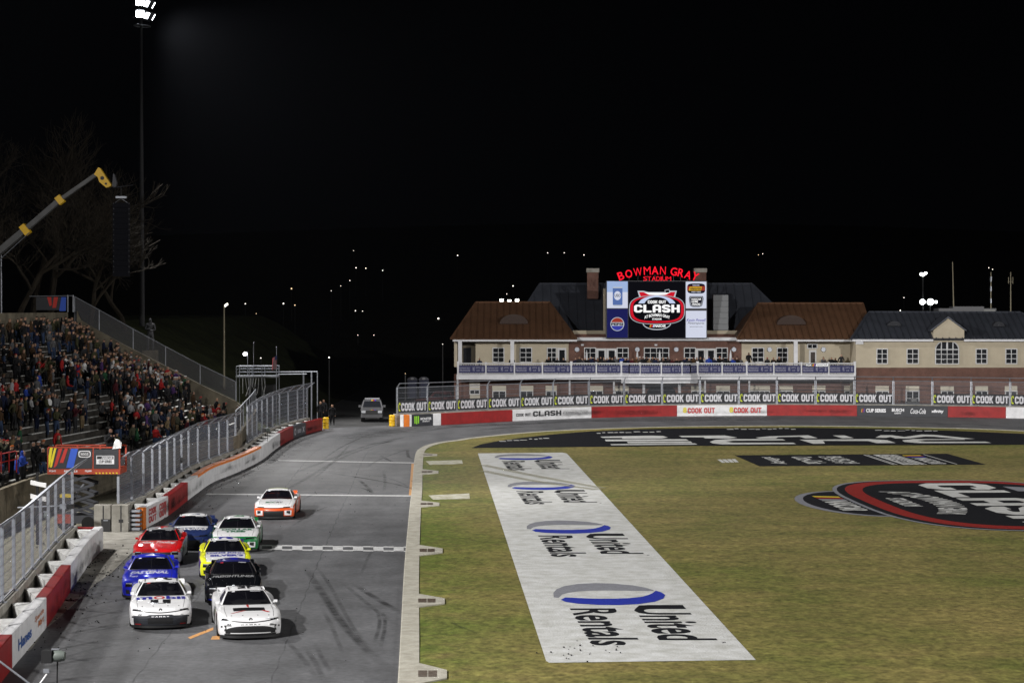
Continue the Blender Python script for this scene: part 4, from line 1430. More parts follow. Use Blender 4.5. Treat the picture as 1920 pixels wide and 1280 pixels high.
# the largest (nearest) 300 are individuals, anything beyond becomes one crowd object
NIND = 300
rowcount = {}
order = sorted(range(len(spots)), key=lambda q: (spots[q][4], -spots[q][5]))
rank = {}
for q in order:
    k = spots[q][4]; rowcount[k] = rowcount.get(k, 0) + 1; rank[q] = rowcount[k]
ORD = ['first', 'second', 'third', 'fourth', 'fifth', 'sixth', 'seventh', 'eighth', 'ninth', 'tenth', 'eleventh', 'twelfth', 'thirteenth', 'fourteenth', 'fifteenth', 'sixteenth', 'seventeenth', 'eighteenth', 'nineteenth', 'twentieth']
ORD += ['twenty-' + w for w in ORD[:9]] + ['thirtieth'] + ['thirty-' + w for w in ORD[:9]] + ['fortieth'] + ['forty-' + w for w in ORD[:9]] + ['fiftieth'] + ['fifty-' + w for w in ORD[:9]] + ['sixtieth'] + ['sixty-' + w for w in ORD[:9]]
rest = MB(); rest_m = [MATS['cloth ' + c] for c in ('black', 'charcoal', 'navy', 'grey', 'olive', 'brown')] + [SKINS[0], MATS['cloth denim'], HAIRS[0]]
for q, (x, y, z, n, k, px, py) in enumerate(spots):
    face = math.atan2(-n.x, n.y) + math.pi + rp.uniform(-.35, .45)   # towards the track
    face = math.atan2(n.y, n.x) + math.pi / 2 + rp.uniform(-.5, .35) + math.pi
    # local facing is -y ; want it to point along -n
    face = math.atan2(-n.y, -n.x) + math.pi / 2 + rp.uniform(-.5, .3)
    pose = rp.choices(POSES, (5, 3, 5, 2, 1.6, 2))[0]
    head = rp.choices(HEADS, (4, 4, 3.5, 2.5, 1.5))[0]
    jac, tro, hat = rp.choice(JW), rp.choice(TW), rp.choice(HW)
    if 15 < px < 40 and 590 < py < 620: jac = 'yellow'
    sc_p = rp.uniform(.93, 1.05)
    if q < NIND:
        hd = {'bare': 'bare-headed', 'cap': hat + ' cap', 'beanie': hat + ' beanie', 'hood': 'hood up', 'long': 'long hair'}[head]
        lab = 'person in %s jacket, %s, %s row of stand, %s from right end' % (jac, hd, NUMW[k], ORD[min(rank[q] - 1, len(ORD) - 1)])
        person((x, y, z), face, pose, head, jac, tro, hat, lab, 'spectators in the grandstand', sc_p, rp)
    else:
        me = body(pose, head)
        c, s_ = math.cos(face), math.sin(face)
        ji = rp.randrange(6)
        mp = {0: 6, 1: ji, 2: rp.choice((0, 1, 7, 7)), 3: 0, 4: 8}
        o0 = len(rest.v)
        rest.v += [(x + (v.co.x * c - v.co.y * s_) * sc_p, y + (v.co.x * s_ + v.co.y * c) * sc_p, z + v.co.z * sc_p) for v in me.vertices]
        rest.f += [tuple(i + o0 for i in p.vertices) for p in me.polygons]
        rest.m += [mp[p.material_index] for p in me.polygons]
if rest.v:
    tag(rest.build('crowd', rest_m, None, 60), 'dark mass of spectators in the highest rows of the stand', 'crowd', kind='stuff')
print('SPOTS', len(spots))
# ================================================================== RACE CARS
def interp(tab, x):
    if x <= tab[0][0]: return tab[0][1]
    for (a, va), (b, vb) in zip(tab[:-1], tab[1:]):
        if x <= b:
            t = (x - a) / (b - a); t = t * t * (3 - 2 * t) * .5 + t * .5
            return va + (vb - va) * t
    return tab[-1][1]


WT = [(0, .93), (.25, .955), (.6, .98), (.95, .99), (1.5, .965), (2.4, .96), (3.2, .975), (3.74, .995), (4.3, .97), (4.85, .93)]
ZC = [(0, .675), (.15, .71), (.5, .755), (1.0, .81), (1.5, .852), (1.7, .865), (3.9, .87), (4.25, .90), (4.85, .875)]
ZS = [(0, .645), (.3, .70), (.65, .75), (.95, .775), (1.35, .785), (2.0, .79), (3.0, .81), (3.74, .845), (4.3, .845), (4.85, .825)]
NOSE = .27


def fade(y): return max(0.0, 1 - y / 1.05)


def wide(y): return interp(WT, y)


def top_s(u, y, h=0.0):
    """hood / deck surface; u in -1..1"""
    a = abs(u)
    zc, zs = interp(ZC, y), interp(ZS, y)
    # crown in the middle, a shallow valley, then the fender crest
    z = zc + (zs - zc) * (a ** 2.2)
    z += .012 * math.exp(-((a - .80) / .13) ** 2) * (1 if y > .3 else y / .3)
    if a > .9: z -= .03 * ((a - .9) / .1) ** 2
    x = u * wide(y) * .955
    yy = y + NOSE * a ** 3.4 * fade(y)
    return Vector((x, yy, z + h))


SIDE = [(0, .97), (.12, .985), (.45, 1.0), (.75, .992), (.92, .975), (1.0, .955)]


def zlow(yy):
    z = .15
    for yc in (.98, 3.77):
        d = abs(yy - yc)
        if d < .415: z = max(z, .335 + math.sqrt(max(0, .415 ** 2 - d * d)) * .93)
    return z


def side_s(v, y, s, h=0.0):
    tp = top_s(1, y)
    yy = tp.y
    zb = min(zlow(yy), tp.z - .03)
    z = zb + (tp.z - zb) * v
    z_n = .15 + (tp.z - .15) * 0
    vv = (z - .15) / (tp.z - .15)
    x = wide(y) * interp(SIDE, vv)
    return Vector((s * (x + h), yy, z))


def fascia(u, v, h=0.0):
    t = top_s(u, 0)
    z = .15 + (t.z - .15) * v
    k = interp(SIDE, v) / .955
    b = .085 * math.sin(math.pi * min(1, v * 1.0)) * (1 - .6 * u * u)
    b += .05 * (1 - v) * (1 - u * u)
    return Vector((t.x * k, t.y - b - h, z))


def wsh(u, v, h=0.0):
    base = Vector((.80 * u, 1.50 + .27 * u * u, .868 - .035 * u * u))
    tp = Vector((.575 * u, 2.25 + .17 * u * u, 1.222 - .05 * u * u))
    p = base.lerp(tp, v); p.z += .028 * math.sin(math.pi * v)
    return p + Vector((0, -.45, .9)) * h


def roof(u, v, h=0.0):
    a = wsh(u, 1); b = Vector((.565 * u, 3.2 - .10 * u * u, 1.232 - .055 * u * u))
    p = a.lerp(b, v); p.z += .045 * math.sin(math.pi * min(1, v * .95 + .02)) * (1 - .25 * u * u)
    return p + Vector((0, 0, h))


def rearg(u, v, h=0.0):
    a = roof(u, 1); b = Vector((.70 * u, 4.22 - .12 * u * u, .91 - .03 * u * u))
    p = a.lerp(b, v); p.z += .03 * math.sin(math.pi * v)
    return p + Vector((0, .4, .9)) * h


def cabin_side(s, t, v, h=0.0):
    """t 0..1 from the windshield corner to the rear-glass corner, v 0 belt .. 1 roof edge"""
    lo = Vector((.80, 1.77, .833)).lerp(Vector((.70, 4.10, .925)), t)
    lo.x = .80 + .04 * math.sin(math.pi * t) - .10 * t; lo.z = .815 + .065 * t
    ta = roof(1, 0); tb = roof(1, 1)
    if t < .28: hi = wsh(1, 1).lerp(ta, 1)
    hi = ta.lerp(tb, max(0, min(1, (t - .0) / 1)))
    # fan: the windshield pillar and the sail panel lean in
    p = lo.lerp(hi, v)
    return Vector((s * (p.x + h), p.y, p.z + h * .3))


def lin(a, b, n): return [a + (b - a) * i / (n - 1) for i in range(n)]


CARM = {}


def car_meshes():
    us = lin(-1, 1, 25)
    ys = [0, .04, .1, .18, .28, .38, .42, .46, .5, .55, .62, .7, .8, .9, 1.0, 1.1, 1.2, 1.27, 1.33, 1.37, 1.4, 1.45, 1.6, 1.9, 2.4, 2.9, 3.2, 3.3, 3.35, 3.38, 3.42, 3.5, 3.6, 3.7, 3.8, 3.9, 4.0, 4.1, 4.15, 4.18, 4.2, 4.3, 4.5, 4.7, 4.85]
    mb = MB()
    hood_y = [y for y in ys if y <= 1.6]
    mb.grid(lambda u, y: top_s(u, y), lin(-.78, .78, 21), hood_y, 0)                # hood
    for s in (-1, 1):
        mb.grid(lambda u, y: top_s(u * s, y), lin(.78, 1, 6), ys, 5)                # fender crest
        mb.grid(lambda v, y: side_s(v, y, s), lin(0, 1, 9), ys, 3)                  # side
    mb.grid(lambda u, y: top_s(u, y), lin(-.78, .78, 13), [y for y in ys if y >= 1.6], 4)
    mb.grid(fascia, us, lin(0, 1, 13), 1)                                            # nose
    mb.grid(lambda u, v: (top_s(u, 4.85).x, 4.85 + .03, .25 + (top_s(u, 4.85).z - .25) * v), us, lin(0, 1, 4), 4)
    # cabin: windshield frame, roof, rear, sides
    mb.grid(roof, lin(-1, 1, 17), lin(0, 1, 13), 2)
    mb.grid(lambda u, v: wsh(u, v), lin(-1, -.93, 2), lin(0, 1, 9), 6); mb.grid(lambda u, v: wsh(u, v), lin(.93, 1, 2), lin(0, 1, 9), 6)
    mb.grid(lambda u, v: wsh(u, v), lin(-.93, .93, 17), lin(.95, 1, 2), 2); mb.grid(lambda u, v: wsh(u, v), lin(-.93, .93, 17), lin(0, .03, 2), 7)
    mb.grid(lambda u, v: rearg(u, v), lin(-1, 1, 13), lin(0, 1, 7), 4)
    for s in (-1, 1):
        def fan(t, v):
            if t <= .001:
                p = wsh(1, v); return Vector((s * p.x, p.y, p.z))
            if t >= .999:
                p = rearg(1, 1 - v); return Vector((s * p.x, p.y, p.z))
            a = wsh(1, v); b = rearg(1, 1 - v); p = a.lerp(b, t)
            lo = cabin_side(1, t, 0); hi = roof(1, t)
            q = lo.lerp(hi, v)
            q.y = p.y; q.z = (lo.z + (hi.z - lo.z) * v)
            return Vector((s * q.x, q.y, q.z))
        mb.grid(fan, [0, .03, .06, .15, .3, .5, .65, .8, .9, 1], lin(0, 1, 7), 6)
        CARM['fan%d' % s] = fan
    # floor pan
    mb.grid(lambda u, y: (u * .93 * wide(y), y + .3, .14), [-1, 1], [0, 1.5, 3, 4.5], 7)
    CARM['body'] = mb.mesh('car_body', [None] * 8, 42)
    m = MB(); m.grid(lambda u, v: wsh(u, v, .004), lin(-.945, .945, 17), lin(.02, .96, 9)); CARM['windshield'] = m.mesh('windshield', [None], 60)
    for s in (-1, 1):
        f = CARM['fan%d' % s]
        m = MB(); m.grid(lambda t, v: f(t, v) + Vector((s * .008, 0, 0)), lin(.10, .52, 8), lin(.10, .86, 5)); CARM['win%d' % s] = m.mesh('side_window', [None], 60)
        m = MB(); m.grid(lambda t, v: f(t, v) + Vector((s * .008, 0, 0)), lin(.58, .80, 5), lin(.14, .80, 5)); CARM['qwin%d' % s] = m.mesh('quarter_window', [None], 60)
    m = MB(); m.grid(lambda u, v: rearg(u, v, .006), lin(-.85, .85, 9), lin(.1, .85, 5)); CARM['rear'] = m.mesh('rear_window', [None], 60)
    # splitter
    m = MB(); n = 24
    fr = [fascia(u, 0) for u in lin(-.985, .985, n)]
    pts = [(p.x * 1.0, p.y - .06 * (1 - .5 * (p.x / .9) ** 2), .075) for p in fr] + [(.9, .6, .075), (-.9, .6, .075)]
    m.prism(pts, (0, 0, .035)); CARM['splitter'] = m.mesh('splitter', [M_BLACK])
    m = MB(); m.grid(lambda u, v: fascia(u, 0) + Vector((0, .01, -.045 * (1 - v))), lin(-1, 1, 21), [0, 1]); CARM['airdam'] = m.mesh('air_dam', [M_BLACK])
    m = MB(); m.box((0, 4.83, .91), (1.5, .03, .12)); m.box((-.755, 4.72, .90), (.012, .24, .09)); m.box((.755, 4.72, .90), (.012, .24, .09)); CARM['spoiler'] = m.mesh('spoiler', [None])
    m = MB(); m.lathe([(.20, -.14), (.32, -.15), (.338, -.12), (.338, .12), (.32, .15), (.21, .14)], axis='x', n=28); CARM['tyre'] = m.mesh('tyre', [M_RUBBER], 40)
    m = MB(); m.lathe([(.215, .12), (.205, .10), (.06, .085), (.0, .09)], axis='x', n=20); m.lathe([(.215, -.12), (.205, -.10), (0, -.09)], axis='x', n=20)
    for k in range(5):
        t = 2 * math.pi * k / 5
        m.tube((.10, .03 * math.cos(t), .03 * math.sin(t)), (.115, .20 * math.cos(t), .20 * math.sin(t)), .035, .03, 5)
    CARM['rim'] = m.mesh('rim', [M_DARK], 40)
    m = MB(); m.box((0, 0, 0), (.11, .06, .075)); m.tube((-.03, .0, -.02), (-.11, .01, -.05), .016, .016, 5); CARM['mirror'] = m.mesh('mirror', [None])
    # interior: dash, seat, roll cage, driver
    m = MB(); m.box((0, 1.95, .78), (1.3, .3, .14)); m.box((0, 2.6, .42), (1.5, 1.9, .5)); CARM['tub'] = m.mesh('cockpit_tub', [M_BLACK])
    m = MB()
    for s in (-1, 1):
        m.path([(s * .70, 1.80, .80), (s * .54, 2.38, 1.15), (s * .52, 3.0, 1.17), (s * .60, 3.3, .7)], .022, 6)
        m.tube((s * .52, 3.0, 1.17), (-s * .5, 2.98, .70), .02, .02, 6)
    m.tube((-.54, 2.38, 1.15), (.54, 2.38, 1.15), .022, .022, 6); m.tube((-.52, 3.0, 1.17), (.52, 3.0, 1.17), .022, .022, 6); m.tube((.02, 1.85, .82), (0, 2.38, 1.15), .018, .018, 6)
    CARM['cage'] = m.mesh('roll_cage', [mat('cage paint', (.30, .30, .32), .5)], 60)
    m = MB(); m.box((.30, 2.85, .80), (.5, .12, .62)); m.box((.08, 2.75, .95), (.06, .3, .3)); m.box((.52, 2.75, .95), (.06, .3, .3)); CARM['seat'] = m.mesh('seat', [M_DARK])
    m = MB(); m.lathe([(0, -.15), (.09, -.14), (.13, -.06), (.14, .02), (.12, .09), (.07, .14), (0, .155)], (.30, 2.62, 1.0), 'z', 14); CARM['helmet'] = m.mesh('helmet', [None], 60)


car_meshes()
M_GLASS = mat('race window', (.004, .004, .006), .05, 0, .3, alpha=.86)
M_SGLASS = mat('side window net', (.008, .008, .01), .25, 0, .4)
M_CHROME = mat('lamp decal', (.55, .57, .6), .25, .2, .5)


def paint_mat(name, col, rough=.30, flake=0):
    return mat('paint ' + name, col, rough, flake, .25, coat=.6)


PW = paint_mat('white', (.68, .68, .69)); PB = paint_mat('blue', (.012, .02, .42)); PK = mat('paint black', (.004, .0045, .006), .18, 0, .2, coat=.1); PR = paint_mat('red', (.52, .008, .01))
PN = paint_mat('navy', (.016, .028, .10)); PY = paint_mat('yellow', (.70, .72, .02)); PG = paint_mat('green', (.008, .15, .04)); PO = paint_mat('orange', (.62, .085, .015))
PS = paint_mat('silver', (.34, .34, .35), .35, .3); PNB = paint_mat('deep blue', (.02, .022, .12)); PLG = paint_mat('lime', (.5, .55, .03)); PPR = paint_mat('purple', (.05, .02, .22))


def patch(mb, S, top_f, bot_f, u0, u1, n=14, k=4, h=.006, mi=0):
    vs = []
    for i in range(n + 1):
        u = u0 + (u1 - u0) * i / n
        for j in range(k + 1):
            v = bot_f(u) + (top_f(u) - bot_f(u)) * j / k
            vs.append(S(u, v, h))
    fs = [(i * (k + 1) + j, (i + 1) * (k + 1) + j, (i + 1) * (k + 1) + j + 1, i * (k + 1) + j + 1) for i in range(n) for j in range(k)]
    mb.add(vs, fs, mi)


I_BLUE = paint_mat('ink blue', (.02, .02, .30)); I_RED = paint_mat('ink red', (.5, .02, .02)); I_GREEN = paint_mat('ink green', (.01, .12, .05)); I_BLACK = paint_mat('ink black', (.012, .012, .014))


def car(label, loc, yaw, mats, face, texts, extra=None, group='race cars on the straight', seed=0):
    """mats: hood, nose, roof, side, rear, fender, pillar ; texts: (surface, words, u0, u1, v0, v1, material, kwargs)"""
    root = thing('race_car', label, 'race car', loc, yaw, group)
    b = link('body', CARM['body'], root)
    for k, m in enumerate(list(mats) + [M_BLACK]):
        b.material_slots[k].link = 'OBJECT'; b.material_slots[k].material = m

    def part(name, key, m=None, par=None, l=None):
        o = link(name, CARM[key], par or root, l)
        if m is not None:
            o.material_slots[0].link = 'OBJECT'; o.material_slots[0].material = m
        return o
    part('windshield', 'windshield', M_GLASS)
    for s in (-1, 1):
        part('side_window', 'win%d' % s, M_SGLASS); part('quarter_window', 'qwin%d' % s, mats[3] if seed % 2 else M_SGLASS)
        mo = part('mirror', 'mirror', mats[6], l=(s * .90, 1.92, .90))
        if s < 0: mo.scale = (-1, 1, 1)
    part('rear_window', 'rear', M_SGLASS); part('splitter', 'splitter'); part('air_dam', 'airdam'); part('spoiler', 'spoiler', mats[4])
    part('cockpit_tub', 'tub'); part('roll_cage', 'cage'); part('seat', 'seat')
    h = part('driver_helmet', 'helmet', [PS, PK, PK, PK, PS][seed % 5])
    for x, y in ((-.815, .98), (.815, .98), (-.83, 3.77), (.83, 3.77)):
        w = bpy.data.objects.new('wheel', None); COL.objects.link(w); w.parent = root; w.location = (x, y, .338); w.empty_display_size = .1
        part('tyre', 'tyre', None, w); r = part('rim', 'rim', None, w)
        if x < 0: r.scale = (-1, 1, 1)
    face(root, mats)
    for s in (-1, 1):
        mb = MB(); mb.grid(lambda u, y: top_s(s * (.775 + .012 * u), y, .004), [0, 1], lin(.08, 1.5, 10)); mb.build('hood_seam', M_INK, root)
        mb = MB(); mb.grid(lambda u, v: roof(s * (.86 + .05 * u), v, .012), [0, 1], lin(.04, .96, 6)); mb.build('roof_rail', M_INK, root)
        mb = MB(); mb.grid(lambda u, v: roof(s * (.30 + .36 * u), .72 + .2 * v, .006), [0, 1], [0, 1]); mb.build('roof_flap', mats[2], root)
        for q in range(5):
            cy = 1.45 + .17 * q; cm = (M_INK, I_RED, M_PALE, I_BLUE, PY)[(q + seed) % 5]
            mb = MB(); mb.grid(lambda v, y: side_s(v, y, s, .006), [.62, .86], [cy, cy + .11]); mb.build('decal', cm, root)
        mb = MB(); w_ = str((20, 45, 17, 2, 41, 34, 71, 77, 7)[seed])
        mb.text(w_, lambda x, y: side_s(.12 + .8 * y, 2.45 + s * (x - .5) * .75, s, .007), bold=.06); mb.build('lettering', M_INK if mats[3] in (PW, PS) else PW, root)
    mb = MB(); mb.grid(lambda u, v: wsh(-.72 + .16 * u, .84 + .07 * v, .008), [0, 1], [0, 1]); mb.build('decal', I_RED if seed % 3 == 0 else M_BTEXT, root)
    for px_ in (-.62, -.25, .25, .62):
        q3 = top_s(px_, .20, .006); mb = MB(); mb.lathe([(.018, 0), (.018, .01), (0, .012)], q3, 'z', 8); mb.build('hood_pin', M_INK, root)
    SURF = {'hood': lambda x, y, hh: top_s(x, y, hh), 'roof': roof, 'wind': wsh, 'nose': fascia}
    for surf, t, u0, u1, v0, v1, m, kw in texts:
        S = SURF[surf]
        mb = MB()
        hh = .007
        # on the hood v is the distance from the nose: letters read from the front, tops towards the windshield
        mb.text(t, lambda x, y: S(u0 + (u1 - u0) * x, v0 + (v1 - v0) * y, hh), **kw)
        mb.build('lettering', m, root)
    if extra: extra(root)
    return root


def lamp_pair(root, tf, bf, u0, u1, m, nm='headlight', n=8, h=.008):
    for s in (-1, 1):
        mb = MB(); patch(mb, fascia, lambda u: tf(abs(u)), lambda u: bf(abs(u)), s * u0, s * u1, n, 2, h); mb.build(nm, m, root)


def face_a(black_nose):
    """sedan nose: slim lamps joined by a line, wide lower grille"""
    def f(root, mats):
        # upper lip line
        for s in (-1, 1):
            mb = MB(); patch(mb, fascia, lambda u: .775 + .20 * abs(u) ** 1.5, lambda u: .72 + .20 * abs(u) ** 1.5, 0, s * .74, 12, 1, .007); mb.build('nose_line', M_INK, root)
        lamp_pair(root, lambda u: .99 - .12 * (.95 - u), lambda u: .84 + .12 * (u - .6), .66, .955, M_SGLASS)
        lamp_pair(root, lambda u: .965, lambda u: .94, .50, .78, M_CHROME, 'lamp_strip', 6, .010)
        if black_nose:
            mb = MB(); patch(mb, fascia, lambda u: .64 if abs(u) < .40 else .60 - .02 * abs(u), lambda u: .0, -.90, .90, 24, 4, .006); mb.build('grille', M_WALLK, root)
            mb = MB(); patch(mb, fascia, lambda u: .44, lambda u: .08, -.42, .42, 12, 2, .009); mb.build('grille_opening', M_BLACK, root)
            for s in (-1, 1):
                mb = MB(); patch(mb, fascia, lambda u: .10, lambda u: .03, s * .66, s * .86, 4, 1, .010); mb.build('corner_strip', M_WALLR, root)
        else:
            mb = MB(); patch(mb, fascia, lambda u: .55 - .20 * abs(u / .80) ** 4, lambda u: .10, -.82, .82, 20, 4, .006); mb.build('grille', M_BLACK, root)
            mb = MB(); patch(mb, fascia, lambda u: .16, lambda u: .105, -.66, .66, 16, 1, .010); mb.build('lower_strip', PW, root)
            mb = MB(); patch(mb, fascia, lambda u: .09, lambda u: .0, -.86, .86, 16, 1, .007); mb.build('lower_lip', M_BLACK, root)
            for s in (-1, 1):
                mb = MB(); patch(mb, fascia, lambda u: .60, lambda u: .22 + 1.1 * (.86 - abs(u)), s * .78, s * .85, 4, 1, .008); mb.build('corner_duct', M_BLACK, root)
                mb = MB(); patch(mb, fascia, lambda u: .60, lambda u: .555, s * .62, s * .80, 4, 1, .008); mb.build('corner_duct', M_BLACK, root)
        for s in (-1, 1):
            mb = MB(); patch(mb, fascia, lambda u: .56, lambda u: .46, s * .90, s * .955, 3, 1, .008); mb.build('decal', M_INK, root)
        mb = MB(); mb.lathe([(.030, -.004), (.048, 0), (.055, .004), (.048, .008), (.03, .004)], fascia(0, .90, .012), 'y', 14); mb.build('badge', M_INK, root)
    return f


def face_b(root, mats):
    """square coupe nose: dark lamp boxes at the corners, dark mid and lower grille"""
    mb = MB(); patch(mb, fascia, lambda u: .80, lambda u: .52, -.60, .60, 16, 2, .007); mb.build('grille', M_BLACK, root)
    lamp_pair(root, lambda u: .86, lambda u: .60, .64, .90, M_SGLASS)
    lamp_pair(root, lambda u: .84, lambda u: .80, .66, .88, M_CHROME, 'lamp_strip', 5, .011)
    mb = MB(); patch(mb, fascia, lambda u: .36, lambda u: .08, -.66, .66, 16, 2, .007); mb.build('lower_grille', M_BLACK, root)
    lamp_pair(root, lambda u: .40, lambda u: .12, .74, .88, M_BLACK, 'corner_duct', 4)
    mb = MB(); mb.lathe([(0, -.004), (.05, 0), (.06, .004), (0, .008)], fascia(0, .93, .012), 'y', 14); mb.build('badge', M_CHROME, root)


def face_c(root, mats):
    """low coupe nose: thin dark slit lamps, big centre grille, white framed corner ducts"""
    mb = MB(); patch(mb, fascia, lambda u: .80 + .10 * abs(u), lambda u: .75 + .08 * abs(u), -.55, .55, 16, 1, .007); mb.build('upper_slit', M_BLACK, root)
    lamp_pair(root, lambda u: .90 + .08 * (u - .5), lambda u: .80 + .12 * (u - .5), .50, .86, M_SGLASS)
    mb = MB(); patch(mb, fascia, lambda u: .52 + .06 * abs(u), lambda u: .03, -.52, .52, 16, 3, .007); mb.build('grille', M_BLACK, root)
    lamp_pair(root, lambda u: .56 + .08 * (u - .6), lambda u: .12 + .05 * (.9 - u), .56, .90, PW if mats[1] is PO else mats[5], 'duct_frame', 5, .006)
    lamp_pair(root, lambda u: .54, lambda u: .24 + .5 * (.85 - u), .66, .84, M_BLACK, 'corner_duct', 5, .010)
    mb = MB(); patch(mb, fascia, lambda u: .07, lambda u: .0, -.85, .85, 16, 1, .008); mb.build('lower_lip', M_BLACK, root)


def spot_at(px, py):
    p = G(px, py); return (p.x, p.y, 0)


WH = PW
TX = lambda *a, **k: (*a, k)
# 1 white sedan, black nose, blue and red lettering
def mob(root):
    pass




def hood_patch(u0, u1, y0, y1, m, name='hood_panel', h=.005):
    def f(root):
        mb = MB(); mb.grid(lambda u, y: top_s(u, y, h), lin(u0, u1, 9), lin(y0, y1, 5)); mb.build(name, m, root)
    return f


def ex_mobil(root):
    hood_patch(-.33, .33, .48, .98, I_BLACK)(root)
    mb = MB(); mb.text('1', lambda x, y: top_s(-.07 + .14 * x, .50 + .46 * y, .011), bold=.06); mb.build('lettering', PW, root)
    mb = MB(); mb.text('O', lambda x, y: top_s(-.24 + .38 * x, 1.05 + .40 * y, .008), bold=.03); mb.build('lettering', I_RED, root)


car('white race car with black lower nose and blue and red hood lettering', spot_at(301, 1180), R(9.2), (PW, PW, PW, PW, PW, PW, PW), face_a(True),
    [TX('hood', 'm', -.82, -.28, 1.05, 1.44, I_BLUE, bold=.04), TX('hood', 'bil', .18, .82, 1.05, 1.48, I_BLUE, bold=.04), TX('wind', 'BELL', .42, .78, .84, .93, M_BTEXT, bold=.02),
     TX('nose', 'CAMRY', -.30, .30, .50, .565, M_PALE, bold=.04, space=1.4), TX('roof', '20', .62, -.40, .80, .15, I_BLACK, bold=.05), TX('nose', '20', -.76, -.62, .60, .70, I_BLACK, bold=.02, shear=.3), TX('nose', 'JBL', .66, .78, .60, .66, I_BLACK, bold=.01)], ex_mobil, seed=0)


def ex_red(root):
    hood_patch(-.50, .52, .72, 1.14, I_BLACK)(root)
    for P in ([(-.05, 1.46), (.03, 1.46), (.02, 1.16), (-.02, 1.16)], [(-.22, .72), (-.08, .76), (-.52, .46), (-.64, .42)], [(.40, .74), (.52, .72), (.68, .52), (.60, .50)]):
        mb = MB(); mb.poly([top_s(u, y, .012) for u, y in P]); mb.build('hood_stripe', I_RED, root)


car('white race car with black hood panel and red lines, front right of the pack', spot_at(470, 1199), R(11.0), (PW, PW, PW, PW, PW, PW, PW), face_a(False),
    [TX('wind', 'REDDICK', .22, .76, .84, .92, M_BTEXT, bold=.02), TX('nose', 'CAMRY', -.32, .32, .605, .66, I_BLACK, bold=.02, space=1.5), TX('roof', '45', .60, -.45, .85, .12, I_BLACK, bold=.06),
     TX('nose', '45', -.78, -.62, .60, .71, I_BLACK, bold=.02, shear=.3), TX('nose', 'EMC', .62, .76, .60, .67, I_BLACK, bold=.01)], ex_red, seed=1)
car('royal blue race car with white hood lettering, second in the left column', spot_at(281, 1124), R(8.5), (PB, PB, PB, PB, PB, PB, PB), face_b,
    [TX('hood', 'FASTENAL', -.74, .66, .86, 1.30, PW, bold=.03, shear=.3), TX('hood', 'BLUE TEAM', -.1, .6, 1.37, 1.5, PW, bold=.0), TX('wind', 'PREECE', .32, .76, .84, .92, M_BTEXT, bold=.02), TX('roof', '17', .5, -.4, .85, .15, PW, bold=.08),
     TX('hood', 'Ford', -.75, -.45, .42, .62, PW, shear=.2)], None, seed=2)
car('black race car with silver hood lettering behind the front right car', spot_at(438, 1134), R(8.0), (PK, PK, PNB, PK, PK, PK, PK), face_b,
    [TX('hood', 'FREIGHTLINER', -.76, .76, 1.06, 1.40, PS, bold=.04, shear=.2), TX('nose', 'PENNZOIL', -.28, .18, .86, .97, PW, bold=.04, shear=.2), TX('wind', 'CINDRIC', .30, .74, .84, .92, M_BTEXT, bold=.02), TX('roof', '2', .3, -.25, .85, .2, PB, bold=.08),
     TX('nose', '2', -.86, -.78, .36, .48, PW)], lambda r: (lambda mb: (patch(mb, fascia, lambda u: .12, lambda u: .02, -.95, .95, 20, 1, .009), mb.build('blue_lip', PB, r)))(MB()), seed=3)
car('red race car with grey nose and white script on the hood', spot_at(293, 1062), R(5.5), (PR, PS, PS, PS, PS, PR, PR), face_b,
    [TX('hood', 'Haas Tooling', -.72, .72, .84, 1.40, PW, bold=.03, shear=.45), TX('wind', 'CUSTER', .34, .74, .84, .92, M_BTEXT, bold=.02), TX('roof', '41', .5, -.4, .85, .15, PR, bold=.06)],
    lambda r: (hood_patch(-.78, .78, .02, .34, PR)(r), (lambda mb: (patch(mb, fascia, lambda u: 1.0, lambda u: .80, -.99, .99, 20, 2, .005), mb.build('red_nose_band', PR, r)))(MB())), seed=4)
car('yellow, white and blue race car with blue hood lettering', spot_at(423, 1086), R(8.5), (PW, PY, PW, PPR, PNB, PY, PY), face_b,
    [TX('hood', 'LONG JOHN', -.74, .78, 1.14, 1.46, I_BLUE, bold=.05), TX('hood', "SILVER'S", -.60, .70, .70, 1.04, I_BLUE, bold=.05), TX('wind', 'GILLILAND', .22, .74, .84, .92, M_BTEXT, bold=.02), TX('roof', '34', .55, -.45, .85, .12, I_BLUE, bold=.07)], None, seed=5)
car('navy race car with white roof and hood stripe beside the barrier', spot_at(353, 1031), R(4.0), (PN, PN, PW, PN, PN, PN, PN), face_c,
    [TX('wind', 'MCDOWELL', .22, .74, .84, .92, M_BTEXT, bold=.02), TX('hood', 'WORKS', -.45, .76, .66, 1.06, PW, bold=.04, shear=.2), TX('roof', '71', .5, -.4, .85, .15, PN, bold=.06)],
    hood_patch(-.76, .76, 1.14, 1.5, PW), seed=6)
car('white and green race car with dark green hood lettering', spot_at(440, 1036), R(4.5), (PW, PG, PW, PG, PG, PW, PW), face_c,
    [TX('hood', 'DOLLAR', -.64, .74, 1.10, 1.44, I_GREEN, bold=.05), TX('hood', 'TREE', -.48, .42, .68, 1.0, I_GREEN, bold=.05), TX('wind', 'HOCEVAR', .22, .74, .84, .92, M_BTEXT, bold=.02), TX('roof', '77', .45, -.35, .9, .2, PG, bold=.1)], None, seed=7)


def ex_or(root):
    mb = MB(); mb.grid(lambda u, v: roof(u, v, .006), lin(-.80, .80, 9), lin(.45, .98, 5)); mb.build('roof_panel', PLG, root)
    mb = MB(); patch(mb, fascia, lambda u: 1.0, lambda u: .82, -.99, .99, 20, 2, .004); mb.build('nose_band', PW, root)


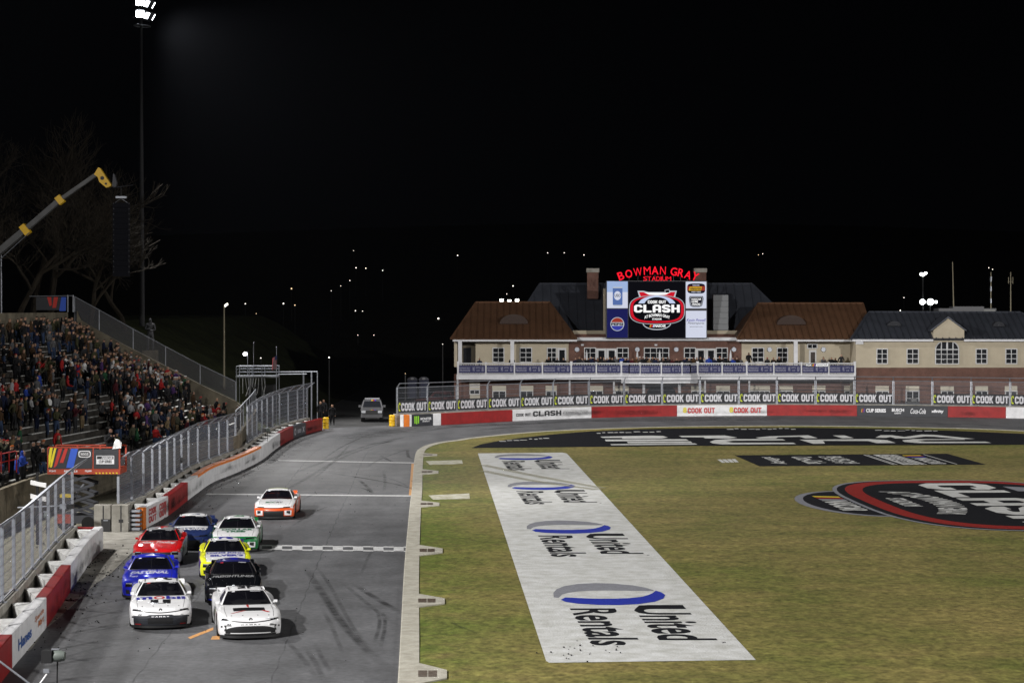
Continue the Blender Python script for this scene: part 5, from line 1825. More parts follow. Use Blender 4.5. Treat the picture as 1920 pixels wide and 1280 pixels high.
car('orange and white race car with lime roof, alone behind the pack', spot_at(513, 974), R(1.5), (PW, PO, PW, PO, PO, PW, PW), face_c,
    [TX('hood', 'IROC', -.46, .04, .46, .80, I_GREEN, bold=.05), TX('hood', 'RV', .09, .40, .46, .80, I_BLACK, bold=.02), TX('hood', 'CAMPING', -.3, .3, .92, 1.12, I_BLUE, bold=.0)], ex_or, seed=8)
# ================================================================== CLUBHOUSE
DW, DB, DWING = 203.0, 199.5, 199.5     # wall plane, balcony front, right wing wall
X_ = lambda px, d: V(px, 600, d).x
Z_ = lambda py, d: V(960, py, d).z
M_BRICK = brick_mat('brick', (.13, .062, .046), (.092, .046, .036), (.17, .13, .11), 4.0)
M_STUCCO = mat('cream stucco', (.44, .385, .29), .9, 0, .15, noise=(.8, .15, None, 6))
M_TRIM = mat('white trim', (.60, .60, .62), .6, 0, .3, noise=(1.5, .15))
M_BROWN = mat('brown metal roof', (.135, .068, .037), .5, .2, .4, noise=(.7, .25))
M_SLATE = mat('slate metal roof', (.055, .06, .075), .5, .25, .4, noise=(.7, .25))
M_BVENT = mat('brown vent', (.034, .017, .011), .7); M_SVENT = mat('slate vent', (.018, .019, .024), .7)
M_PANE = mat('window glass', (.012, .013, .016), .08, 0, .6)
M_FRAME = mat('window frame', (.5, .5, .5), .6)
M_SHADE = mat('window shade', (.50, .46, .37), .8)
M_NAVYB = mat('navy banner', (.022, .024, .085), .7)
M_NAVYT = mat('pale banner print', (.22, .22, .30), .7)
CB = thing('clubhouse', 'brick and cream clubhouse with brown and slate roofs and long balcony', 'building', (X_(1230, DW), DW, 0))
ORG = Vector(CB.location)


class LB(MB):
    """mesh builder whose result is stored relative to the clubhouse's base"""
    def build(s, name, mats, parent=None, smooth=None, loc=None, org=None):
        o_ = org if org is not None else ORG
        s.v = [(v[0] - o_.x, v[1] - o_.y, v[2] - o_.z) for v in s.v]
        return MB.build(s, name, mats, parent, smooth)


def slab(px0, px1, py0, py1, d, depth, name, m, parent, org=None):
    """box seen between photo columns and rows, front face at distance d"""
    x0, x1, z1, z0 = X_(px0, d), X_(px1, d), Z_(py0, d), Z_(py1, d)
    b = LB(); b.box(((x0 + x1) / 2, d + depth / 2, (z0 + z1) / 2), (x1 - x0, depth, z1 - z0))
    return b.build(name, m, parent, org=org)


def zslab(px0, px1, z0, z1, d, depth, name, m, parent, org=None):
    x0, x1 = X_(px0, d), X_(px1, d)
    b = LB(); b.box(((x0 + x1) / 2, d + depth / 2, (z0 + z1) / 2), (x1 - x0, depth, z1 - z0))
    return b.build(name, m, parent, org=org)


def window(px0, px1, py0, py1, d, parent, cols, rows_, org=None, name='window', bar=.058):
    x0, x1, z1, z0 = X_(px0, d), X_(px1, d), Z_(py0, d), Z_(py1, d)
    b = LB()
    y = d - .05
    for k in range(cols + 1):
        x = x0 + (x1 - x0) * k / cols; w = bar * (1.5 if k in (0, cols) else 1)
        b.box((x, y, (z0 + z1) / 2), (w, .1, z1 - z0 + bar))
    for k in range(rows_ + 1):
        z = z0 + (z1 - z0) * k / rows_; w = bar * (1.5 if k in (0, rows_) else 1)
        b.box(((x0 + x1) / 2, y + .003, z), (x1 - x0, .1, w))
    wo = b.build(name, M_FRAME, parent, org=org)
    for k in range(cols):
        for r in range(rows_):
            g = LB(); a0 = x0 + (x1 - x0) * k / cols; a1 = x0 + (x1 - x0) * (k + 1) / cols; c0 = z0 + (z1 - z0) * r / rows_; c1 = z0 + (z1 - z0) * (r + 1) / rows_
            g.box(((a0 + a1) / 2, d - .02, (c0 + c1) / 2), (a1 - a0 - bar * .5, .02, c1 - c0 - bar * .5)); g.build('pane', M_PANE, wo, org=org)
    return wo


def door(px0, px1, py0, py1, d, parent, m=M_PANE, org=None):
    wo = slab(px0, px1, py0, py1, d - .06, .08, 'door', M_FRAME, parent, org)
    w = px1 - px0
    slab(px0 + w * .22, px1 - w * .18, py0 + 4, py1, d - .075, .02, 'door_glass', m, wo, org)
    return wo


ZD = Z_(703, DB)        # balcony deck height
# walls
zslab(851, 1604, 0, ZD, DW, 1.0, 'ground_floor_wall', M_BRICK, CB)
zslab(891.6, 1066, ZD, Z_(638, DW), DW, 1.0, 'upper_wall', M_STUCCO, CB)
zslab(1066.2, 1390.4, ZD, Z_(630, DW), DW + .003, 1.0, 'middle_wall', M_BRICK, CB)
zslab(1390.6, 1600, ZD, Z_(638, DW), DW, 1.0, 'upper_wall', M_STUCCO, CB)
slab(866, 891, 640, 690, DW + 1.2, .2, 'porch_wall', mat('porch wall', (.10, .085, .06), .9), CB)
slab(869, 883, 652, 682, DW + 1.1, .08, 'porch_door', M_PANE, CB)
slab(851.5, 857.5, 640, 688, DW - .1, 1.4, 'corner_wall', M_STUCCO, CB)
# parapet and cornice of the middle part
slab(1071, 1396, 632.5, 638.5, DW - .8, 1.0, 'cornice', M_TRIM, CB)
slab(1074, 1400, 619.5, 626, DW + 3.0, .5, 'parapet', M_STUCCO, CB)
slab(1074, 1400, 626, 633, DW + 2.9, .5, 'parapet_band', M_BRICK, CB)
slab(849, 1082, 634.5, 640, DB + 1.2, 1.2, 'fascia', M_TRIM, CB)
slab(1383, 1600, 634.5, 640, DB + 1.2, 1.2, 'fascia', M_TRIM, CB)
# soffits
for a, b in ((851, 1080), (1385, 1600)):
    zslab(a, b, Z_(637, DB + 1.2), Z_(637, DB + 1.2) + .06, DB + 2.41, 3.0, 'soffit', M_TRIM, CB)


def roof_face(parent, name, base_l, base_r, ridge_l, ridge_r, d0, d1, m, pitch_m=.62, org=None):
    """sloping metal roof front: photo corners at the eave (distance d0) and at the ridge (distance d1), with standing seams"""
    a, b = V(*base_l, d0), V(*base_r, d0)
    c, e = V(*ridge_l, d1), V(*ridge_r, d1)
    bx = LB(); bx.prism([a, b, e, c], (0, .10, -.10))
    # hip sides and back so that it is a solid roof
    bk = d1 * 2 - d0
    a2, b2 = Vector((a.x, bk, a.z)), Vector((b.x, bk, b.z))
    bx.add([a, c, a2], [(0, 1, 2)]); bx.add([b, e, b2], [(0, 1, 2)]); bx.add([a2, c, e, b2], [(0, 1, 2, 3)])
    r = bx.build(name, m, parent, org=org)
    n = int((b - a).length / pitch_m)
    for k in range(1, n):
        x = a.x + (b.x - a.x) * k / n
        # seam runs straight up the slope until it meets hip or ridge
        t = 1.0
        if x < c.x: t = min(t, (x - a.x) / max(1e-6, c.x - a.x))
        if x > e.x: t = min(t, (b.x - x) / max(1e-6, b.x - e.x))
        if t < .04: continue
        p0 = Vector((x, a.y, a.z)); p1 = Vector((x, a.y + (c.y - a.y) * t, a.z + (c.z - a.z) * t))
        s_ = LB(); s_.prism([p0 + Vector((-.03, 0, 0)), p0 + Vector((.03, 0, 0)), p1 + Vector((.03, 0, 0)), p1 + Vector((-.03, 0, 0))], (0, -.05, .07)); s_.build('seam', m, r, org=org)
    rr = LB(); rr.tube(c, e, .12, .12, 6); rr.build('ridge_cap', m, r, org=org)
    for u, v in ((a, c), (b, e)):
        if (u - v).length > .5:
            rr = LB(); rr.tube(u, v, .10, .10, 6); rr.build('hip_cap', m, r, org=org)
    return r


def half_moon(px0, px1, py0, py1, d0, d1, base_py, ridge_py, parent, m, org=None):
    """half-moon louvre vent standing proud of a roof slope"""
    t = (base_py - py1) / (base_py - ridge_py)
    d = d0 + (d1 - d0) * t - .35
    c = V((px0 + px1) / 2, py1, d); w = X_(px1, d) - X_(px0, d); h = Z_(py0, d) - Z_(py1, d)
    b = LB()
    pts = [(c.x + w / 2 * math.cos(t_), c.y, c.z + h * math.sin(t_)) for t_ in [math.pi * i / 14 for i in range(15)]]
    b.prism(pts, (0, 1.6, 0)); v = b.build('roof_vent', m, parent, org=org)
    for k in range(4):
        zz = c.z + h * (.12 + .2 * k); hw = w / 2 * math.sqrt(max(0, 1 - ((zz - c.z) / h) ** 2)) * .92
        s_ = LB(); s_.box((c.x, c.y - .04, zz), (2 * hw, .1, .06)); s_.build('louvre', m, v, org=org)


# rear slate roofs first (farther back)
roof_face(CB, 'rear_roof', (955, 619), (1500, 619), (1012, 532), (1410, 532), DW + 6, DW + 12, M_SLATE, .85)
rl = roof_face(CB, 'brown_roof', (845, 634.5), (1081, 634.5), (892, 567), (1031, 567), DB + 1.0, DW + 4.5, M_BROWN)
rr_ = roof_face(CB, 'brown_roof', (1383, 634.5), (1640, 634.5), (1421.5, 568.8), (1618, 568.8), DB + 1.0, DW + 4.5, M_BROWN)
half_moon(937, 990, 589, 607, DB + 1, DW + 4.5, 634.5, 567, rl, M_BVENT)
half_moon(1457, 1511, 591, 608.5, DB + 1, DW + 4.5, 634.5, 568.8, rr_, M_BVENT)
# chimneys
for p0, p1 in ((1101, 1122), (1303, 1324)):
    ch = slab(p0, p1, 510, 560, DW + 9, 1.2, 'chimney', M_BRICK, CB)
    slab(p0 - 1.5, p1 + 1.5, 503, 510.5, DW + 8.9, 1.4, 'chimney_cap', M_CONC, ch)
# grey duct stack
for k in range(6):
    slab(1337.5, 1365.5, 553 + 11 * k, 563.6 + 11 * k, DW + 5.2 - k * .35, 1.0, 'duct_section', mat('duct metal', (.13, .135, .14), .5, .4), CB)
slab(1131, 1136.5, 541, 619, DW + 4.2, .4, 'downpipe_box', M_STUCCO, CB)
# windows and doors, upper floor
for a, b, c in ((924, 945, 2), (975, 997, 2), (1026, 1043, 2), (1410, 1432, 2), (1457, 1477, 2)):
    window(a, b, 652, 678.5, DW, CB, c, 3)
door(1045, 1062, 652, 686, DW, CB)
for a, b, c in ((1096, 1117, 2), (1157, 1178, 2), (1208, 1254, 4), (1283, 1304, 2), (1343, 1364, 2)):
    window(a, b, 652, 680, DW, CB, c, 3)
for a, b in ((1118, 1136.8), (1137.2, 1156), (1305, 1323.3), (1323.7, 1342)):
    door(a, b, 653, 687, DW, CB)
window(1514, 1532, 645, 653, DW, CB, 2, 1)
door(1517, 1531, 656, 687, DW, CB, mat('dark door', (.03, .02, .015), .6))
# round wall speakers
for px in (1082, 1195, 1268, 1376, 1443, 1544):
    c = V(px, 655, DW - .08); b = LB(); b.lathe([(0, -.05), (.22, -.05), (.25, 0), (.25, .08)], c, 'y', 14); b.build('wall_speaker', M_GALV, CB)
for px in (1092, 1230):
    slab(px - 2.5, px + 2.5, 645, 648, DW - .2, .2, 'wall_lamp', M_TRIM, CB)
# columns under the eaves
for a, b, t in ((859, 866, 640), (957, 964, 640), (1489, 1496, 640)):
    zslab(a, b, ZD, Z_(639.5, DB + .6), DB + .5, .35, 'column', M_TRIM, CB)
# ground-floor windows with pale shades
for a, b in ((924, 948), (976, 999), (1024, 1043), (1106, 1130), (1154, 1178), (1297, 1320), (1344, 1368), (1406, 1443), (1462, 1486), (1524.5, 1547), (1584, 1603)):
    w = window(a, b, 733, 760, DW, CB, 2 if b - a < 30 else 4, 2)
    slab(a - 1, b + 1, 723, 732.5, DW - .07, .06, 'shade', M_SHADE, w)
w = window(881, 899, 731, 738.5, DW, CB, 2, 1); slab(880, 900, 711, 730.5, DW - .07, .06, 'shade', M_SHADE, w); slab(881, 900, 739, 750, DW - .07, .06, 'shade', M_SHADE, w)
for k in range(4):
    slab(881, 899, 712.5 + 4 * k, 714 + 4 * k, DW - .1, .03, 'louvre', M_TRIM, w)
for px in (858, 1068, 1151, 1322, 1405, 1604):
    c = V(px, 720, DB + 1.2); b = LB(); b.tube((c.x, c.y, 0), (c.x, c.y, ZD), .10, .10, 8); b.build('downpipe', M_TRIM, CB)
# porch below the bulge
for a, b in ((1204, 1210), (1271, 1277)):
    c = V((a + b) / 2, 720, DB + .3); L_ = LB(); L_.lathe([(.22, 0), (.22, .15), (.16, .2), (.14, ZD - .5), (.2, ZD - .4), (.2, ZD - .25)], (c.x, c.y, 0), 'z', 14); L_.build('column', M_TRIM, CB, 50)
b = LB(); c = V(1240, 735, DW - .04)
b.prism([(c.x + 1.5 * math.cos(t), c.y, 1.4 + 1.3 * math.sin(t)) for t in [math.pi * i / 12 for i in range(13)]] + [(c.x - 1.5, c.y, .05), (c.x + 1.5, c.y, .05)], (0, .03, 0)); b.build('entrance', M_PANE, CB)
# ---- balcony: deck, edge beam, posts, rails, balusters, banners
BAL = [(856, DB), (1165, DB), (1180, DB - .9), (1240, DB - 1.15), (1294, DB - .9), (1308, DB), (1604, DB)]


def bal_pt(px):
    for (a, da), (b, db) in zip(BAL[:-1], BAL[1:]):
        if a <= px <= b:
            d = da + (db - da) * (px - a) / (b - a); return Vector((X_(px, d), d))
    d = BAL[-1][1]; return Vector((X_(px, d), d))


bp = [bal_pt(p) for p in (856, 960, 1071, 1165, 1180, 1210, 1240, 1270, 1294, 1308, 1400, 1500, 1604)]
b = LB(); pts = [(p.x, p.y, ZD - .25) for p in bp] + [(bp[-1].x, DW - .003, ZD - .25), (bp[0].x, DW - .003, ZD - .25)]
b.prism(pts, (0, 0, .28)); deck = b.build('balcony_deck', M_TRIM, CB)
b = LB()
sw = [Vector((p.x, p.y)) for p in bp]
sweep(b, sw, [(-.15, ZD - .42), (-.15, ZD + .06), (.05, ZD + .06), (.05, ZD - .42)]); b.build('edge_beam', M_TRIM, CB)
b = LB(); pts = [(p.x, p.y - .2, ZD - .75) for p in bp[3:10]] + [(bp[9].x, DB + 1.0, ZD - .75), (bp[3].x, DB + 1.0, ZD - .75)]; b.prism(pts, (0, 0, .3)); b.build('porch_beam', M_TRIM, CB)
postpx = [859, 911, 964.6, 1017, 1071, 1118, 1165, 1200, 1240, 1279, 1308, 1354, 1400, 1451, 1502.6, 1554, 1603]
HR = 1.12
for px in postpx:
    p = bal_pt(px); b = LB(); big = px in (859, 1071, 1165, 1308, 1400, 1603)
    b.box((p.x, p.y, ZD + HR / 2 + .03), (.2 if big else .12, .16, HR + (.22 if big else .08))); b.box((p.x, p.y, ZD + HR + (.16 if big else .08)), (.26 if big else .2, .2, .08)); b.build('baluster_post', M_TRIM, CB)
rail_px = sorted(set(postpx + [1180, 1294]))
bal = LB()
for a, c in zip(rail_px[:-1], rail_px[1:]):
    p, q = bal_pt(a), bal_pt(c)
    for z, r_ in ((HR, .06), (.14, .045)):
        b = LB(); b.tube((p.x, p.y, ZD + z), (q.x, q.y, ZD + z), r_, r_, 6); b.build('handrail', M_TRIM, CB)
    n = max(2, int((q - p).length / .16))
    for k in range(1, n):
        t = p.lerp(q, k / n); bal.box((t.x, t.y, ZD + (HR + .14) / 2), (.035, .035, HR - .14))
tag(bal.build('balusters', M_TRIM, CB), kind='stuff')
bi = 0
rb = random.Random(4)
ban = [i_ for i_ in zip(postpx[:-1], postpx[1:]) if i_ not in ((1165, 1200), (1279, 1308))] + [(1165, 1180), (1179, 1201), (1278, 1295), (1294, 1308)]
for a, c in ban:
    p, q = bal_pt(a + 1.5), bal_pt(c - 1.5)
    b = LB(); z0, z1 = ZD + .22, ZD + .93
    b.prism([(p.x, p.y - .09, z0), (q.x, q.y - .09, z0), (q.x, q.y - .09, z1), (p.x, p.y - .09, z1)], (0, -.012, 0)); bn = b.build('banner', M_NAVYB, CB)
    L_ = (q - p).length

    def bmap(u, v): t = p.lerp(q, u); return (t.x, t.y - .115, z0 + (z1 - z0) * v)
    b = LB(); b.text('BOWMAN GRAY', lambda x, y: bmap(.02 + .42 * x, .52 + .25 * y), bold=.03); b.build('lettering', M_NAVYT, bn)
    b = LB(); b.text('FIELDHOUSE', lambda x, y: bmap(.03 + .40 * x, .18 + .28 * y), bold=.03); b.build('lettering', M_NAVYT, bn)
    b = LB(); b.text('WS', lambda x, y: bmap(.52 + .08 * x, .2 + .6 * y), bold=.05); b.build('lettering', M_NAVYT, bn)
    b = LB(); b.text('WINSTON', lambda x, y: bmap(.64 + .18 * x, .55 + .22 * y + .2 * (.25 - (x - .5) ** 2)), bold=.02); b.build('lettering', M_NAVYT, bn)
    b = LB(); b.text('SALEM', lambda x, y: bmap(.67 + .12 * x, .22 + .2 * y), bold=.02); b.build('lettering', M_NAVYT, bn)
    b = LB(); b.text('SU', lambda x, y: bmap(.87 + .08 * x, .2 + .6 * y), bold=.05); b.build('lettering', M_NAVYT, bn)
# broadcaster strip on the right railing
BS = thing('railing_sign', 'small black and white broadcaster sign hung on the balcony rail at right', 'sign')
p = bal_pt(1532)
mb = MB(); mb.box((p.x, p.y - .16, ZD + .97), (2.2, .02, .30)); mb.build('backing', M_BLACK, BS)
mb = MB(); mb.text('FOX', lambda x, y: (p.x - 1.08 + .55 * x, p.y - .18, ZD + .87 + .2 * y), bold=.05); mb.build('lettering', glow('sign white', (1, 1, 1), .8), BS)
mb = MB(); mb.prism([(p.x - .15, p.y - .175, ZD + .84), (p.x + 1.05, p.y - .175, ZD + .84), (p.x + 1.08, p.y - .175, ZD + 1.10), (p.x - .08, p.y - .175, ZD + 1.10)], (0, -.005, 0)); mb.build('panel', glow('sign white', (1, 1, 1), .8), BS)
mb = MB(); mb.text('NASCAR', lambda x, y: (p.x - .02 + .98 * x, p.y - .19, ZD + .88 + .18 * y), bold=.02, shear=.2); mb.build('lettering', mat('sign ink', (.2, .2, .2)), BS)
for k, c_ in enumerate(((.7, .4, .02), (.5, .02, .03), (.1, .1, .5))):
    mb = MB(); x0 = p.x - .46 + .09 * k; mb.quad((x0, p.y - .18, ZD + .86), (x0 + .07, p.y - .18, ZD + .86), (x0 + .11, p.y - .18, ZD + 1.08), (x0 + .04, p.y - .18, ZD + 1.08)); mb.build('colour_bar', mat('sbar %d' % k, c_), BS)

# ================================================================== RIGHT WING
WG = thing('stadium_wing', 'cream and brick wing with slate roof and arched window at right', 'building', (X_(1780, DWING), DWING, 0))
O2 = Vector(WG.location)
zw = Z_(689, DWING)
zslab(1606, 2030, 0, zw, DWING + .05, 1.0, 'brick_wall', M_BRICK, WG, O2)
zslab(1605, 2030, zw, Z_(637, DWING), DWING, 1.0, 'upper_wall', M_STUCCO, WG, O2)
b = LB(); xw = X_(1605, DWING); b.box((xw + .1, DWING + 3.6, Z_(637, DWING) / 2), (.2, 5.0, Z_(637, DWING) - .02)); b.build('side_wall', M_STUCCO, WG, org=O2)
slab(1598, 1750, 636, 640, DWING - .5, .5, 'gutter', M_TRIM, WG, O2); slab(1808, 2030, 636, 640, DWING - .5, .5, 'gutter', M_TRIM, WG, O2)
slab(1605, 1619, 640, 645, DWING - .35, .35, 'camera_box', M_TRIM, WG, O2)
rw = roof_face(WG, 'slate_roof', (1597, 636), (2050, 636), (1629, 585), (1912, 585.5), DWING - .5, DWING + 5, M_SLATE, .62, O2)
half_moon(1664, 1690, 602, 611, DWING - .5, DWING + 5, 636, 585, rw, M_SVENT, O2); half_moon(1862, 1884, 603, 612, DWING - .5, DWING + 5, 636, 585, rw, M_SVENT, O2)
# gable
d = DWING - .25
b = LB(); b.prism([V(1750, 641, d), V(1808, 641, d), V(1808, 619, d), V(1778, 597, d), V(1750, 619, d)], (0, 2.5, 0)); b.build('gable', M_STUCCO, WG, org=O2)
for a, c_ in (((1745, 621), (1778, 596)), ((1812, 621), (1778, 596))):
    p, q = V(*a, d - .12), V(*c_, d - .12); b = LB(); b.prism([p, q, q + Vector((0, 4, 0)), p + Vector((0, 4, 0))], (0, 0, .14)); b.build('gable_roof', M_SLATE, WG, org=O2)
for a, c_ in ((1644, 1664), (1700.6, 1722), (1830, 1850.6), (1885.7, 1906.7)):
    window(a, c_, 654, 681.5, DWING, WG, 2, 3, O2)
# arched window
ww = window(1754, 1797.5, 655, 682, DWING - .05, WG, 4, 3, O2)
c = V(1775.75, 655, DWING - .03); rad = (X_(1797.5, DWING) - X_(1754, DWING)) / 2
b = LB(); b.prism([(c.x + rad * math.cos(t), c.y, c.z + rad * .78 * math.sin(t)) for t in [math.pi * i / 16 for i in range(17)]], (0, .02, 0)); b.build('arch_pane', M_PANE, ww, org=O2)
b = LB()
arcp = [(c.x + rad * math.cos(t), c.y - .05, c.z + rad * .78 * math.sin(t)) for t in [math.pi * i / 16 for i in range(17)]]
b.path(arcp, .06, 5)
for k in (-.5, 0, .5):
    b.tube((c.x + rad * k, c.y - .05, c.z), (c.x + rad * k, c.y - .05, c.z + rad * .78 * math.sqrt(1 - k * k)), .06 if k else .1, None, 5)
b.build('arch_bars', M_FRAME, ww, org=O2)
for a, c_ in ((1643, 1666), (1700, 1723), (1765, 1788), (1830, 1852), (1885.5, 1907)):
    w = window(a, c_, 733, 760, DWING + .05, WG, 2, 2, O2)
    slab(a - 1, c_ + 1, 723.5, 732.5, DWING - .03, .06, 'shade', M_SHADE, w, O2)
# service unit behind the ridge, antennas
RU = thing('rooftop_unit', 'long grey rooftop unit behind the slate ridge at right', 'rooftop unit')
slab(1760, 1868, 578, 590, DWING + 9, 2.5, 'casing', mat('grey casing', (.12, .12, .125), .6), RU, Vector((0, 0, 0)))
slab(1787, 1845, 574.5, 578.5, DWING + 9.3, 1.8, 'casing_top', mat('grey casing', (.12, .12, .125)), RU, Vector((0, 0, 0)))
slab(1845, 1866, 580, 586, DWING + 8.95, .06, 'access_panel', mat('pale panel', (.22, .22, .21)), RU, Vector((0, 0, 0)))
M_POLE = mat('weathered pole', (.26, .23, .16), .7)
for q, (px, py0, kinds, lab) in enumerate(((1786, 491, 0, 'leaning bare mast behind the rooftop unit'), (1858, 510, 1, 'slim antenna mast in sections, middle of the three at right'), (1895, 510, 2, 'forked antenna mast at the right end of the roof'))):
    t = thing('antenna_mast', lab, 'antenna', group='masts behind the right wing')
    lo, hi = V(px + (2.5 if q == 0 else 0), 600, DWING + 12), V(px, py0, DWING + 12)
    mb = MB(); mb.tube((lo.x, lo.y, 0), lo, .09, .08, 6); mb.tube(lo, hi, .07, .04, 6); mb.build('mast', M_POLE, t)
    if kinds == 1:
        for k in (.35, .6, .8):
            p = lo.lerp(hi, k); mb = MB(); mb.tube(p, p + Vector((0, 0, .5)), .10, .10, 6); mb.build('sleeve', M_GALV, t)
    if kinds == 2:
        for s in (-1, 1):
            p = lo.lerp(hi, .8); mb = MB(); mb.tube(p + Vector((s * .22, 0, -.2)), p + Vector((s * .22, 0, .45)), .035, .035, 5); mb.tube(p, p + Vector((s * .22, 0, 0)), .02, .02, 5); mb.build('dipole', M_POLE, t)

# ================================================================== BIG SCREEN AND NEON LETTERS
DS = DW - 1.6
q7 = lambda x, y: (x / 7.1095 + 1130, y / 7.1111 + 480)
SCN = thing('video_screen', 'big video board showing the race logo between four advert panels', 'screen')


def sc(x, y, dz=0.0): p = V(*q7(x, y), DS); return (p.x, p.y - dz, p.z)


def spanel(x0, x1, y0, y1, name, m, dz=0.03):
    mb = MB(); mb.poly([sc(x0, y1, dz), sc(x1, y1, dz), sc(x1, y0, dz), sc(x0, y0, dz)]); return mb.build(name, m, SCN)


x0, z1 = sc(45, 330)[0], sc(45, 330)[2]; x1, z0 = sc(1392, 1095)[0], sc(1392, 1095)[2]
mb = MB(); mb.box(((x0 + x1) / 2, DS + .45, (z0 + z1) / 2), (x1 - x0, .88, z1 - z0)); mb.build('cabinet', mat('screen cabinet', (.012, .012, .02), .5), SCN)
E_W = glow('led white', (.80, .84, 1.0), .78); E_BLK = glow('led black', (.004, .004, .006), 1); E_RED = glow('led red', (.75, .012, .03), .8); E_SIL = glow('led silver', (.62, .66, .72), .8); E_LB = glow('led pale blue', (.60, .70, .95), .9); E_OR = glow('led orange', (.85, .3, .04), .8)
E_WW = glow('led bright white', (1, 1, 1), 1.0); E_NAVY = glow('led navy', (.012, .014, .09), 1.0); E_BLUE = glow('led blue', (.05, .06, .42), .8); E_INK = glow('led ink', (.01, .01, .02), 1); E_YEL = glow('led yellow', (.7, .42, .03), .8); E_BRED = glow('led brick', (.4, .05, .03), .8); E_CAN = glow('led can blue', (.10, .17, .42), .9); E_SKY = glow('led sky', (.42, .56, .88), .8); E_PUR = glow('led violet', (.18, .17, .5), .8)
spanel(343, 1100, 336, 1088, 'main_panel', E_BLK)
spanel(58, 334, 336, 694, 'advert_panel', E_SKY, .032); spanel(58, 334, 480, 694, 'advert_haze', E_W, .036); spanel(58, 334, 705, 1088, 'advert_panel', E_NAVY, .032)
spanel(1108, 1382, 341, 697, 'advert_panel', E_W, .032); spanel(1108, 1382, 729, 1088, 'advert_panel', E_W, .032)
race_logo(lambda x, y, z: sc(x, y, .05 + z), .006, SCN, (E_SIL, E_RED, E_BLK, E_WW, E_LB, E_OR))


def spoly(pts, m, dz, nm='print'):
    mb = MB(); mb.poly([sc(x, y, dz) for x, y in pts]); mb.build(nm, m, SCN)


def stext(t, x0, x1, y0, y1, m, dz, **kw):
    mb = MB(); mb.text(t, lambda x, y: sc(x0 + (x1 - x0) * x, y1 + (y0 - y1) * y, dz), **kw); mb.build('lettering', m, SCN)


spoly([(134, 430), (150, 412), (248, 412), (264, 430), (264, 645), (250, 665), (148, 665), (134, 645)], E_CAN, .045, 'can_picture')
spoly([(140, 412), (258, 412), (262, 428), (136, 428)], E_SIL, .05, 'can_top'); spoly([(140, 652), (258, 652), (250, 668), (148, 668)], E_SIL, .05, 'can_bottom')
spoly([(197 + 47 * math.cos(t), 528 + 60 * math.sin(t)) for t in lin(0, 2 * math.pi, 25)[:-1]], E_W, .05, 'can_disc'); stext('USO', 158, 238, 505, 545, E_INK, .056, bold=.02)
spoly([(195 + 92 * math.cos(t), 906 + 92 * math.sin(t)) for t in lin(0, 2 * math.pi, 33)[:-1]], E_SIL, .045, 'cola_disc')
spoly([(195 + 84 * math.cos(t), 906 + 84 * math.sin(t)) for t in lin(math.pi * 1.09, math.pi * 1.91, 17)], E_BRED, .05, 'cola_top')
spoly([(195 + 84 * math.cos(t), 906 + 84 * math.sin(t)) for t in lin(math.pi * .09, math.pi * .91, 17)], E_BLUE, .05, 'cola_bottom'); stext('PEPSI', 112, 274, 890, 924, E_INK, .056, bold=.05)
spoly(rounded(1128, 1366, 365, 500, 4), E_INK, .045, 'badge'); spoly([(1126, 402), (1366, 402), (1366, 460), (1126, 460)], E_BRED, .05, 'badge_band'); spoly([(1160, 408), (1325, 408), (1310, 462), (1145, 462)], E_YEL, .055, 'badge_band'); stext('Advance Auto', 1165, 1310, 412, 452, E_INK, .06, shear=.3, bold=.02); stext('NASCAR', 1200, 1290, 380, 398, E_W, .06, bold=.02); stext('WEEKLY SERIES', 1180, 1310, 472, 488, E_W, .06)
spoly([(1160, 535), (1335, 535), (1345, 570), (1325, 660), (1290, 678), (1200, 678), (1165, 660), (1148, 570)], E_INK, .045, 'badge'); spoly([(1168, 544), (1328, 544), (1336, 572), (1318, 654), (1288, 669), (1204, 669), (1172, 654), (1157, 572)], E_SIL, .05, 'badge_line'); spoly([(1173, 549), (1323, 549), (1330, 572), (1313, 650), (1286, 664), (1206, 664), (1177, 650), (1162, 572)], E_INK, .055, 'badge_field')
stext('NASCAR', 1182, 1312, 562, 588, E_WW, .06, bold=.03, shear=.2); stext('HOME', 1184, 1270, 594, 620, E_WW, .06, bold=.04, shear=.1); stext('TRACKS', 1190, 1302, 628, 656, E_WW, .06, bold=.04, shear=.1)
stext('Kevin Powell', 1116, 1376, 835, 872, E_PUR, .045, bold=.02, shear=.35); stext('Motorsports', 1132, 1356, 878, 915, E_INK, .045, bold=.0, shear=.35); stext('kpmotorsports.com', 1160, 1334, 934, 948, E_INK, .045)

SG = thing('neon_sign', 'glowing red letters arched over the video board', 'sign')
E_NEON = glow('neon red', (1.0, .012, .03), 1.1, True)
LET = [('B', 240, 265, 20, 78), ('O', 345, 237, 13, 92), ('W', 465, 212, 7, 112), ('M', 590, 196, 3, 92), ('A', 695, 193, 0, 92), ('N', 800, 194, -3, 76), ('G', 945, 208, -8, 88), ('R', 1040, 225, -13, 80), ('A', 1135, 252, -18, 90), ('Y', 1228, 272, -24, 86)]
for ch, cx, cy, rot, w in LET:
    mb = MB(); t = R(rot)
    def lm(x, y, o):
        a = (x - .5) * w; b_ = (y - .5) * 108
        return sc(cx + a * math.cos(t) - b_ * math.sin(t), cy - (a * math.sin(t) + b_ * math.cos(t)), o)
    vs, fs = text_mesh(ch, bold=0.0 if ch in 'MWN' else .016)
    n = len(vs)
    mb.add([lm(x, y, .35) for x, y in vs], fs); mb.build('letter', E_NEON, SG)
    mb = MB(); lo, hi = Vector(lm(.5, 0.02, .25)), Vector(sc(cx, 335, .25)); mb.tube(hi, lo, .03, .03, 5); mb.build('letter_stand', M_DARK, SG)
xx = 538
